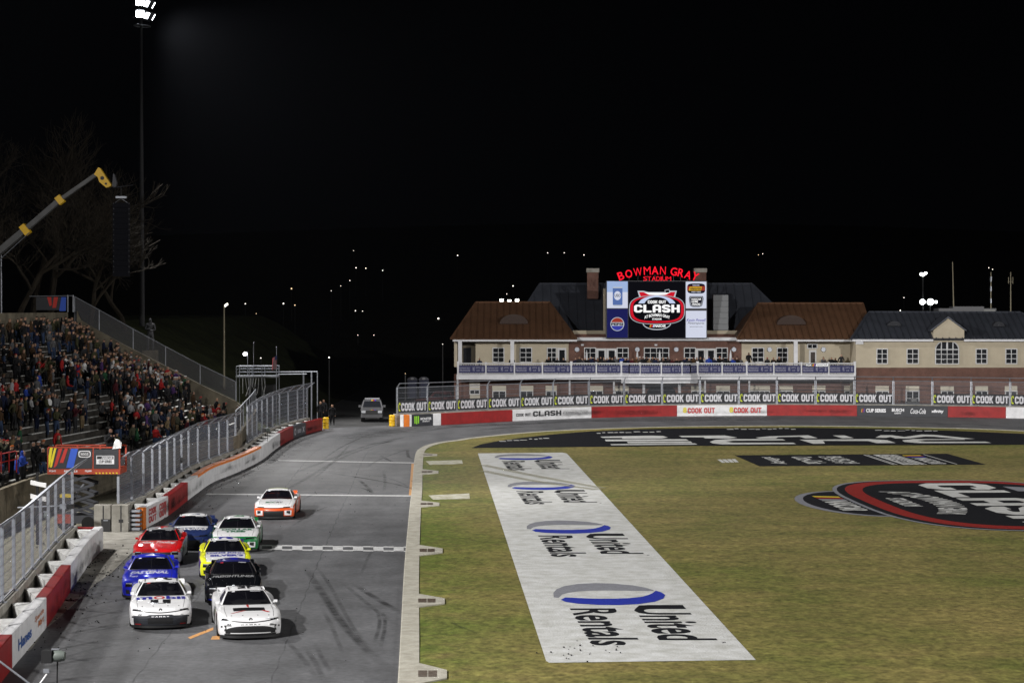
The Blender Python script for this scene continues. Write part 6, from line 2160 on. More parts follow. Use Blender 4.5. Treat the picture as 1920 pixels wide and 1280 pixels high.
for ch, w in zip('STADIUM', (50, 50, 56, 50, 16, 52, 62)):
    mb = MB(); mb.text(ch, lambda x, y: sc(xx + w * x, 330 - 57 * y, .33), bold=.0); mb.build('letter', E_NEON, SG); xx += w + 6
mb = MB(); mb.box((sc(720, 0)[0], DS - .2, sc(0, 334)[2]), (8.2, .06, .06)); mb.build('letter_bar', M_DARK, SG)

# floodlights on the left ridge
FLR = thing('roof_floodlights', 'three glaring floodlights standing on the left brown ridge', 'floodlight')
E_FL = glow('flood glare', (1, 1, .88), 9)
for px, py in ((940.5, 563), (955, 564.5), (969.5, 563)):
    c = V(px, py, DW + 6)
    mb = MB(); mb.box((c.x, c.y, c.z), (.36, .03, .26)); mb.build('lamp_face', E_FL, FLR)
    mb = MB(); mb.box((c.x, c.y + .14, c.z), (.42, .2, .32)); mb.build('lamp_housing', M_DARK, FLR)
    mb = MB(); mb.tube((c.x, c.y + .1, c.z - .1), (c.x, c.y + .1, Z_(572, DW + 6)), .04, .04, 5); mb.build('lamp_stem', M_DARK, FLR)

# ---- people along the balcony
rq = random.Random(8)
bal_px = [(1029, 'black', 0), (1092, 'grey', 0), (1104, 'black', 0), (1116, 'maroon', 0), (1127, 'black', 0), (1139, 'navy', 0), (1149, 'black', 0), (1161, 'charcoal', 0), (1173, 'black', 0), (1201, 'grey', 0), (1214, 'black', 0), (1219, 'tan', 0), (1231, 'navy', 0), (1254, 'charcoal', 0), (1279, 'black', 0), (1294, 'charcoal', 0), (1308, 'black', 0), (1322, 'white', 0), (1340, 'navy', 0), (1358, 'charcoal', 0), (1366, 'black', 0), (1384, 'black', 0), (1570, 'black', 0), (899, 'navy', 0), (960, 'black', 0), (1045, 'black', 0), (1057, 'black', 0), (1080, 'navy', 0), (1087, 'charcoal', 0), (1098, 'black', 0), (1109, 'navy', 0), (1121, 'black', 0), (1133, 'charcoal', 0), (1144, 'black', 0), (1154, 'grey', 0), (1168, 'blue', 0), (1178, 'navy', 0), (1187, 'maroon', 0), (1195, 'brown', 0), (1207, 'black', 0), (1225, 'charcoal', 0), (1236, 'black', 0), (1245, 'black', 0), (1262, 'maroon', 0), (1270, 'black', 0), (1286, 'navy', 0), (1302, 'brown', 0), (1315, 'black', 0), (1330, 'blue', 0), (1351, 'black', 0), (1376, 'blue', 0), (1391, 'grey', 0), (1406, 'black', 1), (1440, 'charcoal', 0), (1453, 'black', 0), (1464, 'black', 0), (1495, 'black', 0), (1548, 'grey', 0), (1562, 'black', 0), (1580, 'charcoal', 1)]
bal_px.sort()
for q, (px, jac, up) in enumerate(bal_px):
    pt = bal_pt(px); dd = rq.uniform(.45, 1.3)
    head = rq.choice(HEADS)
    hat = rq.choice(HW)
    left = [b for b in ((859, 'left end post'), (911, 'left cream wall'), (1071, 'start of brick wall'), (1118, 'left double door'), (1165, 'balcony bulge left corner'), (1240, 'bulge centre'), (1308, 'bulge right corner'), (1354, 'right double door'), (1400, 'end of brick wall'), (1502, 'right column'))]
    near = min(left, key=lambda t: abs(t[0] - px))[1]
    nth = ORD[q]
    person((pt.x, pt.y + dd, ZD + .04 + up * .35), rq.uniform(-.3, .3), rq.choice(('stand', 'cross', 'pocket', 'phone', 'clap')), head, jac, 'black', hat,
           'person in %s top on the balcony by %s, %s from the left' % (jac, near, nth), 'spectators on the balcony', rq.uniform(.9, 1.02), rq)
# closed patio heaters and parasols on the balcony
for px, lab in ((1100, 'white folded parasol by the left double door'), (1195, 'white folded parasol left of the middle window'), (1237, 'white folded parasol before the middle window'), (1370, 'white folded parasol, lit, right of the right window')):
    c = V(px, 680, DW - 1.0); t = thing('folded_parasol', lab, 'parasol', (c.x, c.y, ZD + .04), 0, 'folded parasols on the balcony')
    mb = MB(); mb.lathe([(.06, .9), (.13, 1.2), (.10, 1.9), (.02, 2.3)], n=8); mb.build('canopy', M_TRIM, t, 50)
    mb = MB(); mb.tube((0, 0, 0), (0, 0, 2.35), .03, .03, 6); mb.build('pole', M_GALV, t); mb = MB(); mb.lathe([(0, 0), (.25, 0), (.25, .06), (0, .08)], n=10); mb.build('base', M_DARK, t)
# ================================================================== EMBANKMENT, TREES, FAR GROUND
def emb_z(x, y):
    if x > -18.5: return -.03
    if y > 153.5: return min(8.9, max(0, (-20.5 - x)) * .58)
    return 8.9 if x < -35.5 else -.03


mb = MB()
gx = lin(-120, -18, 52); gy = lin(60, 300, 61)
mb.grid(lambda x, y: (x, y, emb_z(x, y) + .25 * math.sin(x * .7) * math.sin(y * .4) * (emb_z(x, y) > 1)), gx, gy)
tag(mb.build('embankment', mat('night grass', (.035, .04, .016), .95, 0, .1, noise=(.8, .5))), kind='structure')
# dark rising land far behind
mb = MB()
hz = lambda x, y: -.5 + max(0, (y - 300)) * .055 + 6 * math.sin(x * .006 + 1) * min(1, max(0, y - 320) / 300)
mb.grid(lambda x, y: (x, y, hz(x, y)), lin(-900, 900, 40), lin(300, 1500, 40)); tag(mb.build('hill', M_SOIL, None, 60), kind='structure')


def bare_tree(loc, h, seed, label, lean=0.0):
    rt = random.Random(seed)
    t = thing('bare_tree', label, 'tree', loc, 0, 'leafless trees behind the grandstand')
    tr = MB(); br = MB()

    def grow(p, d, L, r, lev):
        n = 3
        q = p
        for k in range(n):
            d2 = (d + Vector((rt.gauss(0, .16), rt.gauss(0, .16), rt.gauss(.03, .08)))).normalized()
            e = q + d2 * (L / n)
            (tr if lev == 0 else br).tube(q, e, r * (1 - .22 * k / n), r * (1 - .22 * (k + 1) / n), 6 if lev < 2 else 3, 0, False)
            if lev < 5 and (k > 0 or lev > 0):
                for _ in range(1 if lev < 4 else rt.choice((0, 1))):
                    ax = Vector((rt.gauss(0, 1), rt.gauss(0, 1), rt.gauss(.35, .5))).normalized()
                    grow(e, (d2 * .75 + ax * .75).normalized(), L * rt.uniform(.55, .78), r * .55, lev + 1)
            q = e; d = d2
        if lev < 5:
            for _ in range(2):
                ax = Vector((rt.gauss(0, 1), rt.gauss(0, 1), rt.gauss(.4, .4))).normalized()
                grow(q, (d * .85 + ax * .55).normalized(), L * rt.uniform(.6, .8), r * .6, lev + 1)
    grow(Vector((0, 0, 0)), Vector((lean, 0, 1)).normalized(), h * .34, h * .018, 0)
    M_BARK = mat('bark', (.022, .016, .009), .95)
    tr.build('trunk', M_BARK, t); br.build('branches', M_BARK, t)
    return t


for q, (px, d, h, sd) in enumerate(((-60, 168, 15, 1), (28, 160, 13, 2), (95, 172, 17, 3), (165, 165, 12, 4), (235, 185, 13, 5), (60, 185, 16, 6))):
    x = X_(px, d)
    bare_tree((x, d, emb_z(x, d) - .2), h, sd, ['leafless tree at the left edge behind the boom', 'bushy leafless tree above the top row of the stand', 'tall leafless tree below the crane boom tip', 'leafless tree left of the hanging speaker column', 'leafless tree right of the hanging speaker column', 'rear leafless tree behind the boom'][q], .1 if q % 2 else -.05)

# statue on the slope beyond the stand's end
c = V(282, 672, 168); ST = thing('statue', 'dark bronze standing figure on a pedestal beyond the stand', 'statue', (c.x, c.y, emb_z(c.x, c.y) - .2))
M_BRONZE = mat('dark bronze', (.06, .06, .065), .5, .5)
ped = Z_(657, 168) - ST.location.z
mb = MB(); mb.box((0, 0, ped / 2), (1.1, 1.1, ped)); mb.build('pedestal', M_OLDC, ST)
fg = bpy.data.objects.new('figure', body('cross', 'bare')); COL.objects.link(fg); fg.parent = ST; fg.location = (0, 0, ped); fg.scale = (1.5, 1.5, 1.5)
for k in range(5): fg.material_slots[k].link = 'OBJECT'; fg.material_slots[k].material = M_BRONZE

# ================================================================== FLOODLIGHT TOWERS
E_HEAD = glow('lamp glare', (.92, .95, 1.0), 60)
E_HEAD2 = glow('lamp soft glare', (.92, .95, 1.0), 6)
for (x, y, z, lab, banks), grp in zip(TOWERS, LIGHTS):
    t = thing('floodlight_tower', lab, 'floodlight', (x, y, 0), 0, 'floodlight towers round the track')
    for lo in grp:
        v_ = lo.rotation_euler.to_matrix() @ Vector((0, 0, -1)); v_.z = 0; v_.normalize()
        lo.parent = t; lo.location = (v_.x * 2.2, v_.y * 2.2, z - .6)      # in front of the lamp heads
    gz = 8.5 if x < -30 and y > 60 else 0
    mb = MB(); mb.lathe([(.24, gz), (.2, gz + 6), (.10, z + 1.4)], n=12); mb.build('pole', mat('tower pole', (.016, .016, .018), .7, .0), t, 60)
    a = math.atan2(banks[0][0] - x, -(banks[0][1] - y))
    bx = Vector((math.cos(a), math.sin(a), 0)); fw = Vector((math.sin(a), -math.cos(a), 0))
    for r in range(3):
        mb = MB(); p = bx * 1.3; mb.tube(Vector((0, 0, z - .6 + r)) - p, Vector((0, 0, z - .6 + r)) + p, .07, .07, 6); mb.build('crossarm', M_DARK, t)
        for k in (-1, 0, 1):
            c0 = bx * (k * 1.05) + Vector((0, 0, z - .35 + r)) + fw * .55
            # lamp faces: those at the left end look towards the camera side, the others along the track
            yaw = a + (-.9 if k == -1 else .0 if k == 0 else .5)
            f2 = Vector((math.sin(yaw), -math.cos(yaw), -.55)).normalized(); sd = Vector((math.cos(yaw), math.sin(yaw), 0)); up = sd.cross(f2)
            if up.z < 0: up = -up
            A_, B2, C_, D_ = (c0 - sd * .34 - up * .30, c0 + sd * .34 - up * .30, c0 + sd * .34 + up * .30, c0 - sd * .34 + up * .30)
            mb = MB(); mb.prism([A_, B2, C_, D_], -f2 * .35); hd = mb.build('lamp_head', M_DARK, t)
            mb = MB(); mb.quad(*[q + f2 * .01 - (q - c0) * .08 for q in (A_, B2, C_, D_)]); mb.build('lamp_glass', E_HEAD if k == -1 else E_HEAD2, hd)
    mb = MB()
    pts = [(bx * math.cos(tt_) * .9 + fw * (math.sin(tt_) * .6 + .1)) + Vector((0, 0, z - 1.2)) for tt_ in lin(0, 2 * math.pi, 13)]
    mb.path(pts, .05, 5); mb.build('service_ring', M_GALV, t)

# ================================================================== CRANE WITH HANGING SPEAKERS
DC = 147.0
CR = thing('crane', 'telescopic crane boom with yellow joints reaching in from the left', 'crane')
M_CY = mat('crane yellow', (.85, .50, .004), .45, 0, .4, noise=(2, .15)); M_BOOM = mat('boom steel', (.10, .10, .10), .5, .2, .3, noise=(1.5, .3))
bs = [(-190, 632, .62), (48, 431, .50), (113, 375, .40), (186, 324, .30)]
for (a, b) in zip(bs[:-1], bs[1:]):
    p, q = V(a[0], a[1], DC), V(b[0], b[1], DC)
    ax = (q - p).normalized(); up = Vector((-ax.z, 0, ax.x)); w = b[2]
    mb = MB(); sq = [p + up * w / 2 + Vector((0, w / 2, 0)), p + up * w / 2 - Vector((0, w / 2, 0)), p - up * w * .35 - Vector((0, w / 2, 0)), p - up * w / 2, p - up * w * .35 + Vector((0, w / 2, 0))]
    mb.prism(sq, q - p); mb.build('boom_section', M_BOOM, CR)
for (x, y, w) in ((48, 431, .70), (113, 375, .56)):
    c = V(x, y, DC); p, q = V(0, 470, DC), V(186, 324, DC); ax = (q - p).normalized(); up = Vector((-ax.z, 0, ax.x))
    mb = MB(); sq = [c + up * w * .55 + Vector((0, w / 2, 0)), c + up * w * .55 - Vector((0, w / 2, 0)), c - up * w * .5 - Vector((0, w / 2, 0)), c - up * w * .5 + Vector((0, w / 2, 0))]
    mb.prism([v - ax * .22 for v in sq], ax * .44); mb.build('boom_collar', M_CY, CR)
p, q = V(0, 486, DC - .4), V(55, 436, DC - .4); mb = MB(); mb.tube(p - (q - p), q, .03, .03, 5); mb.build('boom_cable', M_CABLE, CR)
hp = [(176, 327), (184, 314), (187, 315), (209, 347), (205, 350), (199, 352), (193, 347), (186, 341), (183, 332)]
mb = MB(); mb.prism([V(x, y, DC - .25) for x, y in hp], (0, .5, 0)); hd = mb.build('boom_head', M_CY, CR)
for x, y, r in ((191.5, 334, .14), (198.5, 344.5, .08)):
    c = V(x, y, DC - .27); mb = MB(); mb.lathe([(0, 0), (r, 0), (r, .54)], c, 'y', 12); mb.build('pin_hole', M_BLACK, hd)
# crane carrier below, left of the frame
c = V(-190, 632, DC)
mb = MB(); mb.box((c.x - 1.0, c.y, 10.4), (4.5, 2.6, 2.2)); mb.build('turntable', M_CY, CR)
mb = MB(); mb.box((c.x - 2.0, c.y, 9.2), (9, 2.6, .9)); mb.build('chassis', M_DARK, CR)
SPK = thing('speaker_column', 'tall dark column of loudspeakers hanging from the crane', 'speaker')
ns_ = 14
for k in range(ns_):
    y0, y1 = 380.5 + 138 * k / ns_, 380.5 + 138 * (k + .96) / ns_
    a, b = V(213, y0, DC), V(242, y1, DC)
    mb = MB(); mb.box(((a.x + b.x) / 2, DC, (a.z + b.z) / 2), (b.x - a.x, .7, a.z - b.z)); cab = mb.build('speaker_cabinet', mat('speaker grille', (.006, .0062, .009), .8, 0, .1), SPK)
    for x_ in (213, 242):
        c = V(x_, y0 + 1, DC - .36); mb = MB(); mb.box(c, (.05, .04, .08)); mb.build('hinge', M_DARK, cab)
for x_ in (216, 239):
    mb = MB(); mb.tube(V(x_, 380, DC), V(227, 372, DC), .02, .02, 5); mb.build('sling', M_CABLE, SPK)
mb = MB(); mb.box(V(227.5, 370, DC), (.75, .3, .14)); mb.build('rig_bar', M_GALV, SPK)
mb = MB(); mb.tube(V(227, 370, DC), V(227, 350, DC), .02, .02, 5); mb.tube(V(212, 352, DC), V(250, 347, DC), .05, .03, 5); mb.build('jib', M_DARK, SPK)
mb = MB(); mb.prism([V(210, 350, DC - .2), V(212, 326, DC - .2), V(214, 326, DC - .2), V(219, 342, DC - .2), V(217, 351, DC - .2)], (0, .4, 0)); mb.build('hook_block', M_DARK, SPK)
EP = thing('flag_pole', 'thin pale pole at the left edge of the picture', 'pole')
mb = MB(); a = V(2, 465, 158); mb.tube((a.x, a.y, 8.5), a, .06, .05, 6); mb.build('pole', M_GALV, EP); mb = MB(); mb.lathe([(0, 0), (.09, .05), (0, .14)], a, 'z', 8); mb.build('finial', M_GALV, EP)

# ================================================================== SCISSOR LIFT
g = G(160, 992); D1 = g.y
SL = thing('scissor_lift', 'orange scissor lift with coloured banners beside the gravel', 'lift', (g.x, g.y, 0))


class RB(MB):
    def build(s, name, mats, parent=None, smooth=None, loc=None):
        s.v = [(v[0] - g.x, v[1] - g.y, v[2]) for v in s.v]; return MB.build(s, name, mats, parent, smooth)


M_LO = mat('lift orange', (.38, .042, .010), .5, noise=(3, .2)); M_LG = mat('lift steel', (.05, .052, .06), .45, .4)
P = lambda px, py, dd=0: V(px, py, D1 + dd)
zf, zt = P(0, 888).z, P(0, 838).z
x0, x1 = P(89, 0).x, P(224, 0).x
b = RB(); b.box(((x0 + x1) / 2, D1 + .6, zf + .14), (x1 - x0, 1.6, .28)); b.build('platform', M_LO, SL)
for px in (89, 131, 174, 223):
    for dy in (-.18, 1.38):
        b = RB(); x = P(px, 0).x; b.box((x, D1 + dy, (zf + zt) / 2), (.07, .06, zt - zf)); b.build('rail_post', M_LO, SL)
for z in (zt, (zf + zt) / 2 + .1):
    for dy in (-.18, 1.38):
        b = RB(); b.box(((x0 + x1) / 2, D1 + dy, z), (x1 - x0, .05, .06)); b.build('guard_rail', M_LO, SL)
s5 = lambda x, y: (x / 5.8188 + 0, y / 5.8182 + 740)
for q, (xa, xb) in enumerate(((528, 1005), (1022, 1292))):
    b = RB(); b.prism([P(*s5(xa, 592), -.24), P(*s5(xb, 592), -.24), P(*s5(xb, 805), -.24), P(*s5(xa, 805), -.24)], (0, .03, 0)); b.build('banner', M_WALLK, SL)
for pts, m in (([(545, 575), (575, 575), (545, 790), (530, 790), (530, 660)], 'banner yellow'), ([(592, 580), (615, 580), (565, 790), (535, 790)], 'banner yellow'), ([(640, 585), (680, 585), (625, 760), (600, 790), (585, 790)], 'banner red'), ([(705, 585), (742, 585), (690, 740), (650, 740)], 'banner red'), ([(775, 585), (852, 588), (800, 795), (722, 795)], 'banner blue')):
    m_ = mat(m, {'banner yellow': (.75, .62, .02), 'banner red': (.5, .03, .02), 'banner blue': (.03, .10, .55)}[m])
    b = RB(); b.poly([P(*s5(x, y), -.26) for x, y in pts]); b.build('colour_bar', m_, SL)
b = RB(); b.poly([P(*s5(x, y), -.26) for x, y in rounded(855, 990, 608, 682, 4)]); b.build('badge', M_PALE, SL)
b = RB(); b.poly([P(*s5(x, y), -.27) for x, y in rounded(866, 979, 618, 672, 4)]); b.build('badge_field', M_INK, SL)
b = RB(); b.text('MADHOUSE', lambda x, y: P(*s5(880 + 85 * x, 660 - 30 * y), -.28), bold=.02); b.build('lettering', M_PALE, SL)
b = RB(); b.prism([P(*s5(*p_), -.26) for p_ in ((1050, 662), (1245, 662), (1245, 755), (1050, 755))], (0, .01, 0)); b.build('badge', M_PALE, SL)
b = RB(); b.poly([P(*s5(*p_), -.27) for p_ in ((1058, 668), (1238, 668), (1238, 700), (1058, 700))]); b.build('badge_field', M_INK, SL)
b = RB(); b.text('NASCAR', lambda x, y: P(*s5(1110 + 118 * x, 697 - 24 * y), -.28), bold=.03, shear=.2); b.build('lettering', M_PALE, SL)
b = RB(); b.text('CUP SERIES', lambda x, y: P(*s5(1078 + 140 * x, 742 - 32 * y), -.28), bold=.02); b.build('lettering', M_INK, SL)
for w_, a_, c_ in (('SKYJACK', 535, 610), ('RENTALS', 700, 845), ('SJ8', 925, 1000)):
    b = RB(); b.text(w_, lambda x, y: P(*s5(a_ + (c_ - a_) * x, 842 - 22 * y), -.22), bold=.03); b.build('lettering', M_PALE, SL)
for k in range(7):
    b = RB(); b.poly([P(*s5(*p_), -.22) for p_ in ((1040 + 37 * k, 845), (1058 + 37 * k, 845), (1062 + 37 * k, 860), (1044 + 37 * k, 860))]); b.build('hazard_mark', mat('hazard yellow', (.7, .5, .02)), SL)
# scissor stack
zs = lin(.62, zf - .02, 5); xl, xr = P(112, 0).x, P(172, 0).x
for k in range(4):
    for dy, o_ in ((.1, 0), (1.1, 0)):
        for sgn in (0, 1):
            a = Vector(((xl, xr)[sgn], D1 + dy + .07 * sgn, zs[k])); c_ = Vector(((xr, xl)[sgn], D1 + dy + .07 * sgn, zs[k + 1]))
            ax = (c_ - a).normalized(); up = Vector((-ax.z, 0, ax.x)) * .06
            b = RB(); b.prism([a + up, a - up, c_ - up, c_ + up], (0, .06, 0)); b.build('scissor_arm', M_LG, SL)
b = RB(); a, c_ = P(120, 0).x, P(150, 0).x; b.tube((a, D1 + .6, zs[1]), (c_, D1 + .6, zs[3]), .07, .05, 8); b.build('lift_cylinder', M_GALV, SL)
xa, xb = P(104, 0).x, P(178, 0).x
b = RB(); b.box(((xa + xb) / 2, D1 + .6, .46), (xb - xa, 1.5, .36)); b.build('chassis', M_LG, SL)
b = RB(); b.box((xa + .3, D1 - .2, .5), (.7, .08, .4)); b.build('control_box', M_LO, SL)
b = RB(); b.box((xa + .45, D1 - .24, 1.55), (.55, .05, .16)); b.build('warning_plate', mat('hazard yellow', (.7, .5, .02)), SL)
for x in (xa + .35, xb - .35):
    for y in (D1 - .1, D1 + 1.3):
        b = RB(); b.lathe([(0, -.1), (.2, -.12), (.3, -.1), (.3, .1), (.2, .12), (0, .1)], (x, y, .3), 'y', 16); b.build('wheel', M_RUBBER, SL, 40)
# flagman and marshal on the lift, white flag
person((P(200, 0).x, D1 + .5, zf + .28), R(30), 'phone', 'hood', 'black', 'black', 'black', 'person in black on the scissor lift, holding a white flag', None, 1.0, rp)
FL = thing('white_flag', 'white flag draped over the right end of the orange lift', 'flag')
fl_ = [(1260, 480), (1300, 490), (1325, 520), (1320, 580), (1225, 590), (1240, 530)]
mb = MB(); mb.prism([P(*s5(x, y), -.32 + .1 * math.sin(x * .1)) for x, y in fl_], (0, .03, 0)); mb.build('cloth', M_WHITE, FL)
mb = MB(); mb.tube(P(*s5(1262, 590), -.3), P(*s5(1256, 470), -.3), .015, .015, 5); mb.build('stick', M_POLE, FL)

# ================================================================== SMALL TRACKSIDE EQUIPMENT
# twin white light panels on a post
D2 = 88.0
LP = thing('signal_post', 'black post with two slanted white light panels by the lift', 'signal', )
c = V(70, 960, D2); mb = MB(); mb.tube((c.x, c.y, 0), V(70, 885, D2), .07, .06, 8); mb.build('post', M_BLACK, LP)
for y in (904, 930):
    a, b_ = V(57, y - 4, D2 - .1), V(86, y + 2, D2 - .1)
    mb = MB(); mb.prism([a, b_, b_ - Vector((0, 0, .18)), a - Vector((0, 0, .18))], (0, .12, 0)); mb.build('light_panel', M_WHITE, LP)


def tv_camera(name, px, py, d, lab, scale=1.0, mount=True):
    t = thing(name, lab, 'camera', V(px, py, d))
    mb = MB(); mb.box((-.16 * scale, 0, 0), (.30 * scale, .40 * scale, .36 * scale)); mb.build('hood', M_BLACK, t)
    mb = MB(); mb.lathe([(0, 0), (.16 * scale, .02), (.18 * scale, .18 * scale), (.13 * scale, .36 * scale), (0, .38 * scale)], (-.02, 0, 0), 'x', 12); mb.build('housing', mat('camera grey', (.10, .115, .105), .5), t, 50)
    mb = MB(); mb.tube((.12 * scale, 0, -.15 * scale), (.10 * scale, 0, -.95 * scale), .022 * scale, .022 * scale, 6); mb.build('stem', M_BLACK, t)
    mb = MB(); mb.box((.05, 0, .2 * scale), (.22 * scale, .05, .03)); mb.build('bracket', M_GALV, t)
    return t


tv_camera('robotic_camera', 100, 1229, 48.0, 'grey robotic camera on a stalk above the track at bottom left', .8)
FR = thing('foreground_rail', 'out of place pale steel rail crossing the bottom left corner', 'rail')
FR['label'] = 'pale steel fence rail and stub crossing the bottom left corner'
mb = MB(); mb.tube(V(-15, 1228, 47), V(68, 1290, 47), .025, .025, 6); mb.build('rail', M_GALV, FR)
mb = MB(); mb.tube(V(72, 1285, 47), V(88, 1263, 47), .022, .022, 6); mb.build('stub', M_WHITE, FR)
mb = MB(); mb.box(V(87, 1257, 47), (.13, .06, .09)); mb.build('clamp', M_GALV, FR)
tv_camera('robotic_camera', 83, 966, 80.0, 'black robotic camera hanging on an arm over the near fence', .75)
BA = thing('trackside_camera_rig', 'slim pale arm carrying boxes over the near fence', 'camera arm')
mb = MB(); mb.tube(V(33, 951, 80), V(135, 947, 80), .03, .03, 6); mb.build('arm', M_GALV, BA)
for x, m in ((118, M_GALV), (132, M_BLACK)):
    mb = MB(); mb.box(V(x, 949, 79.9), (.24, .1, .18)); mb.build('box', m, BA)
mb = MB(); mb.path([V(56, 975, 79.9), V(60, 990, 79.9), V(70, 999, 79.9), V(82, 995, 79.9), V(88, 986, 79.9)], .015, 5); mb.build('cable', M_BLACK, BA)
# black monitor box next to the concrete block
c = G(200, 996); MO = thing('equipment_case', 'black equipment case on the apron by the concrete block', 'case', (c.x, c.y, 0))
mb = MB(); mb.box((0, 0, .30), (.40, .4, .55)); mb.build('case', M_BLACK, MO); mb = MB(); mb.box((0, -.21, .52), (.2, .02, .04)); mb.build('handle', M_GALV, MO)
BKF = thing('black_flag', 'small black pennant fixed to the middle fence', 'flag')
mb = MB(); mb.prism([V(338, 856, 108), V(349, 861, 108), V(339, 869, 108)], (0, .02, 0)); mb.build('cloth', M_BLACK, BKF); mb = MB(); mb.tube(V(338, 853, 108), V(338, 885, 108), .02, .02, 5); mb.build('stick', M_DARK, BKF)
tv_camera('robotic_camera', 499, 806, 139.0, 'black camera on the wall where the second fence starts', .8)
# red steps and rails at the foot of the stand
SR = thing('stair_rail', 'red painted stair railing at the lower left of the stand', 'railing')
for a, b_ in (((-5, 852), (30, 845)), ((-5, 868), (32, 860))):
    mb = MB(); mb.tube(V(*a, 96), V(*b_, 96), .03, .03, 6); mb.build('rail', M_WALLR, SR)
for px in (2, 17, 31):
    mb = MB(); mb.tube(V(px, 846, 96), V(px, 885, 96), .03, .03, 6); mb.build('post', M_WALLR, SR)

# ---- TV platform behind the stand
D3 = 174.0
TP = thing('camera_platform', 'steel scaffold camera platform with rails beyond the stand', 'platform')
zd = Z_(706, D3)
mb = MB(); a, b_ = X_(442, D3), X_(519, D3); mb.box(((a + b_) / 2, D3 + 1, zd), (b_ - a, 2.2, .14)); mb.build('deck', M_GALV, TP)
for px in (443, 467, 491, 518):
    for dy in (0, 2):
        mb = MB(); x = X_(px, D3); mb.tube((x, D3 + dy, 0), (x, D3 + dy, Z_(686, D3)), .035, .035, 6); mb.build('upright', M_GALV, TP)
for py in (686.5, 692, 698):
    for dy in (0, 2):
        mb = MB(); mb.tube((a, D3 + dy, Z_(py, D3)), (b_, D3 + dy, Z_(py, D3)), .03, .03, 6); mb.build('rail', M_GALV, TP)
mb = MB(); mb.box(((a + b_) / 2 + .3, D3 + 1.0, zd / 2 - .2), (2.2, 1.8, zd - 1.0)); mb.build('black_skirt', M_BLACK, TP)
mb = MB()
for k in range(9):
    x = X_(455 + 5 * k, D3 - .3); mb.path([(x, D3 - .3, zd - .1), (x + .1 * math.sin(k), D3 - .35, zd - .8), (x + .25 * math.sin(k * 2), D3 - .3, zd - 1.4 - .1 * (k % 3))], .025, 4)
tag(mb.build('cable_bundle', mat('pale cable', (.35, .35, .36)), TP), kind='stuff')
PL = thing('platform_lamp', 'glaring round lamp above the scaffold platform', 'lamp')
mb = MB(); c = V(459, 663.5, D3 + 1); mb.lathe([(0, -.02), (.10, 0), (.15, .03), (.15, .2)], c, 'y', 12); mb.build('lamp_face', glow('lamp glare 2', (1, 1, 1), 12), PL)
mb = MB(); mb.tube((c.x + .2, c.y + .2, zd), (c.x + .2, c.y + .2, c.z + .2), .03, .03, 5); mb.build('stand', M_GALV, PL)
for px, lab in ((475.5, 'thin antenna pole on the scaffold platform'), (518.5, 'flag staff at the right end of the scaffold platform')):
    t = thing('pole', lab, 'pole'); mb = MB(); mb.tube((X_(px, D3), D3, zd), V(px, 643 if px < 500 else 651, D3), .025, .02, 5); mb.build('shaft', M_GALV, t); mb = MB(); mb.lathe([(0, 0), (.04, .03), (0, .07)], V(px, 643 if px < 500 else 651, D3), 'z', 6); mb.build('tip', M_GALV, t)
AF = thing('striped_flag', 'drooping red and white striped flag with blue corner on the platform', 'flag')
mr, mw = mat('flag red', (.30, .03, .04), .8), mat('flag white', (.34, .32, .33), .8)
for k in range(7):
    xa, xb = 511 + k * 1.15, 511 + (k + 1) * 1.15
    mb = MB(); mb.prism([V(xa, 671 - k * .6, D3 - .05 - .06 * (k % 2)), V(xb, 671 - (k + 1) * .6, D3 - .05 - .06 * ((k + 1) % 2)), V(xb - 1, 693 - k * .4, D3 - .05 - .06 * ((k + 1) % 2)), V(xa - 1, 694 - k * .4, D3 - .05 - .06 * (k % 2))], (0, .02, 0)); mb.build('stripe', mr if k % 2 == 0 else mw, AF)
mb = MB(); mb.prism([V(515, 668, D3 - .14), V(519.5, 666, D3 - .14), V(519.5, 674, D3 - .14), V(515, 675, D3 - .14)], (0, .01, 0)); mb.build('canton', mat('flag blue', (.02, .025, .10)), AF)
# goal-post like steel frame to the right of the platform
SF = thing('steel_frame', 'long steel gantry frame right of the scaffold platform', 'frame')
D4 = 184.0
for (a, b_) in (((521, 697), (595, 696.5)), ((521, 701.5), (575, 701))):
    mb = MB(); mb.tube(V(*a, D4), V(*b_, D4), .05, .05, 6); mb.build('beam', M_GALV, SF)
for px in (569, 584, 595):
    mb = MB(); q = V(px, 697, D4 + (px == 569)); mb.tube((q.x, q.y, 0), q, .07 if px < 590 else .045, None, 6); mb.build('leg', M_GALV, SF)
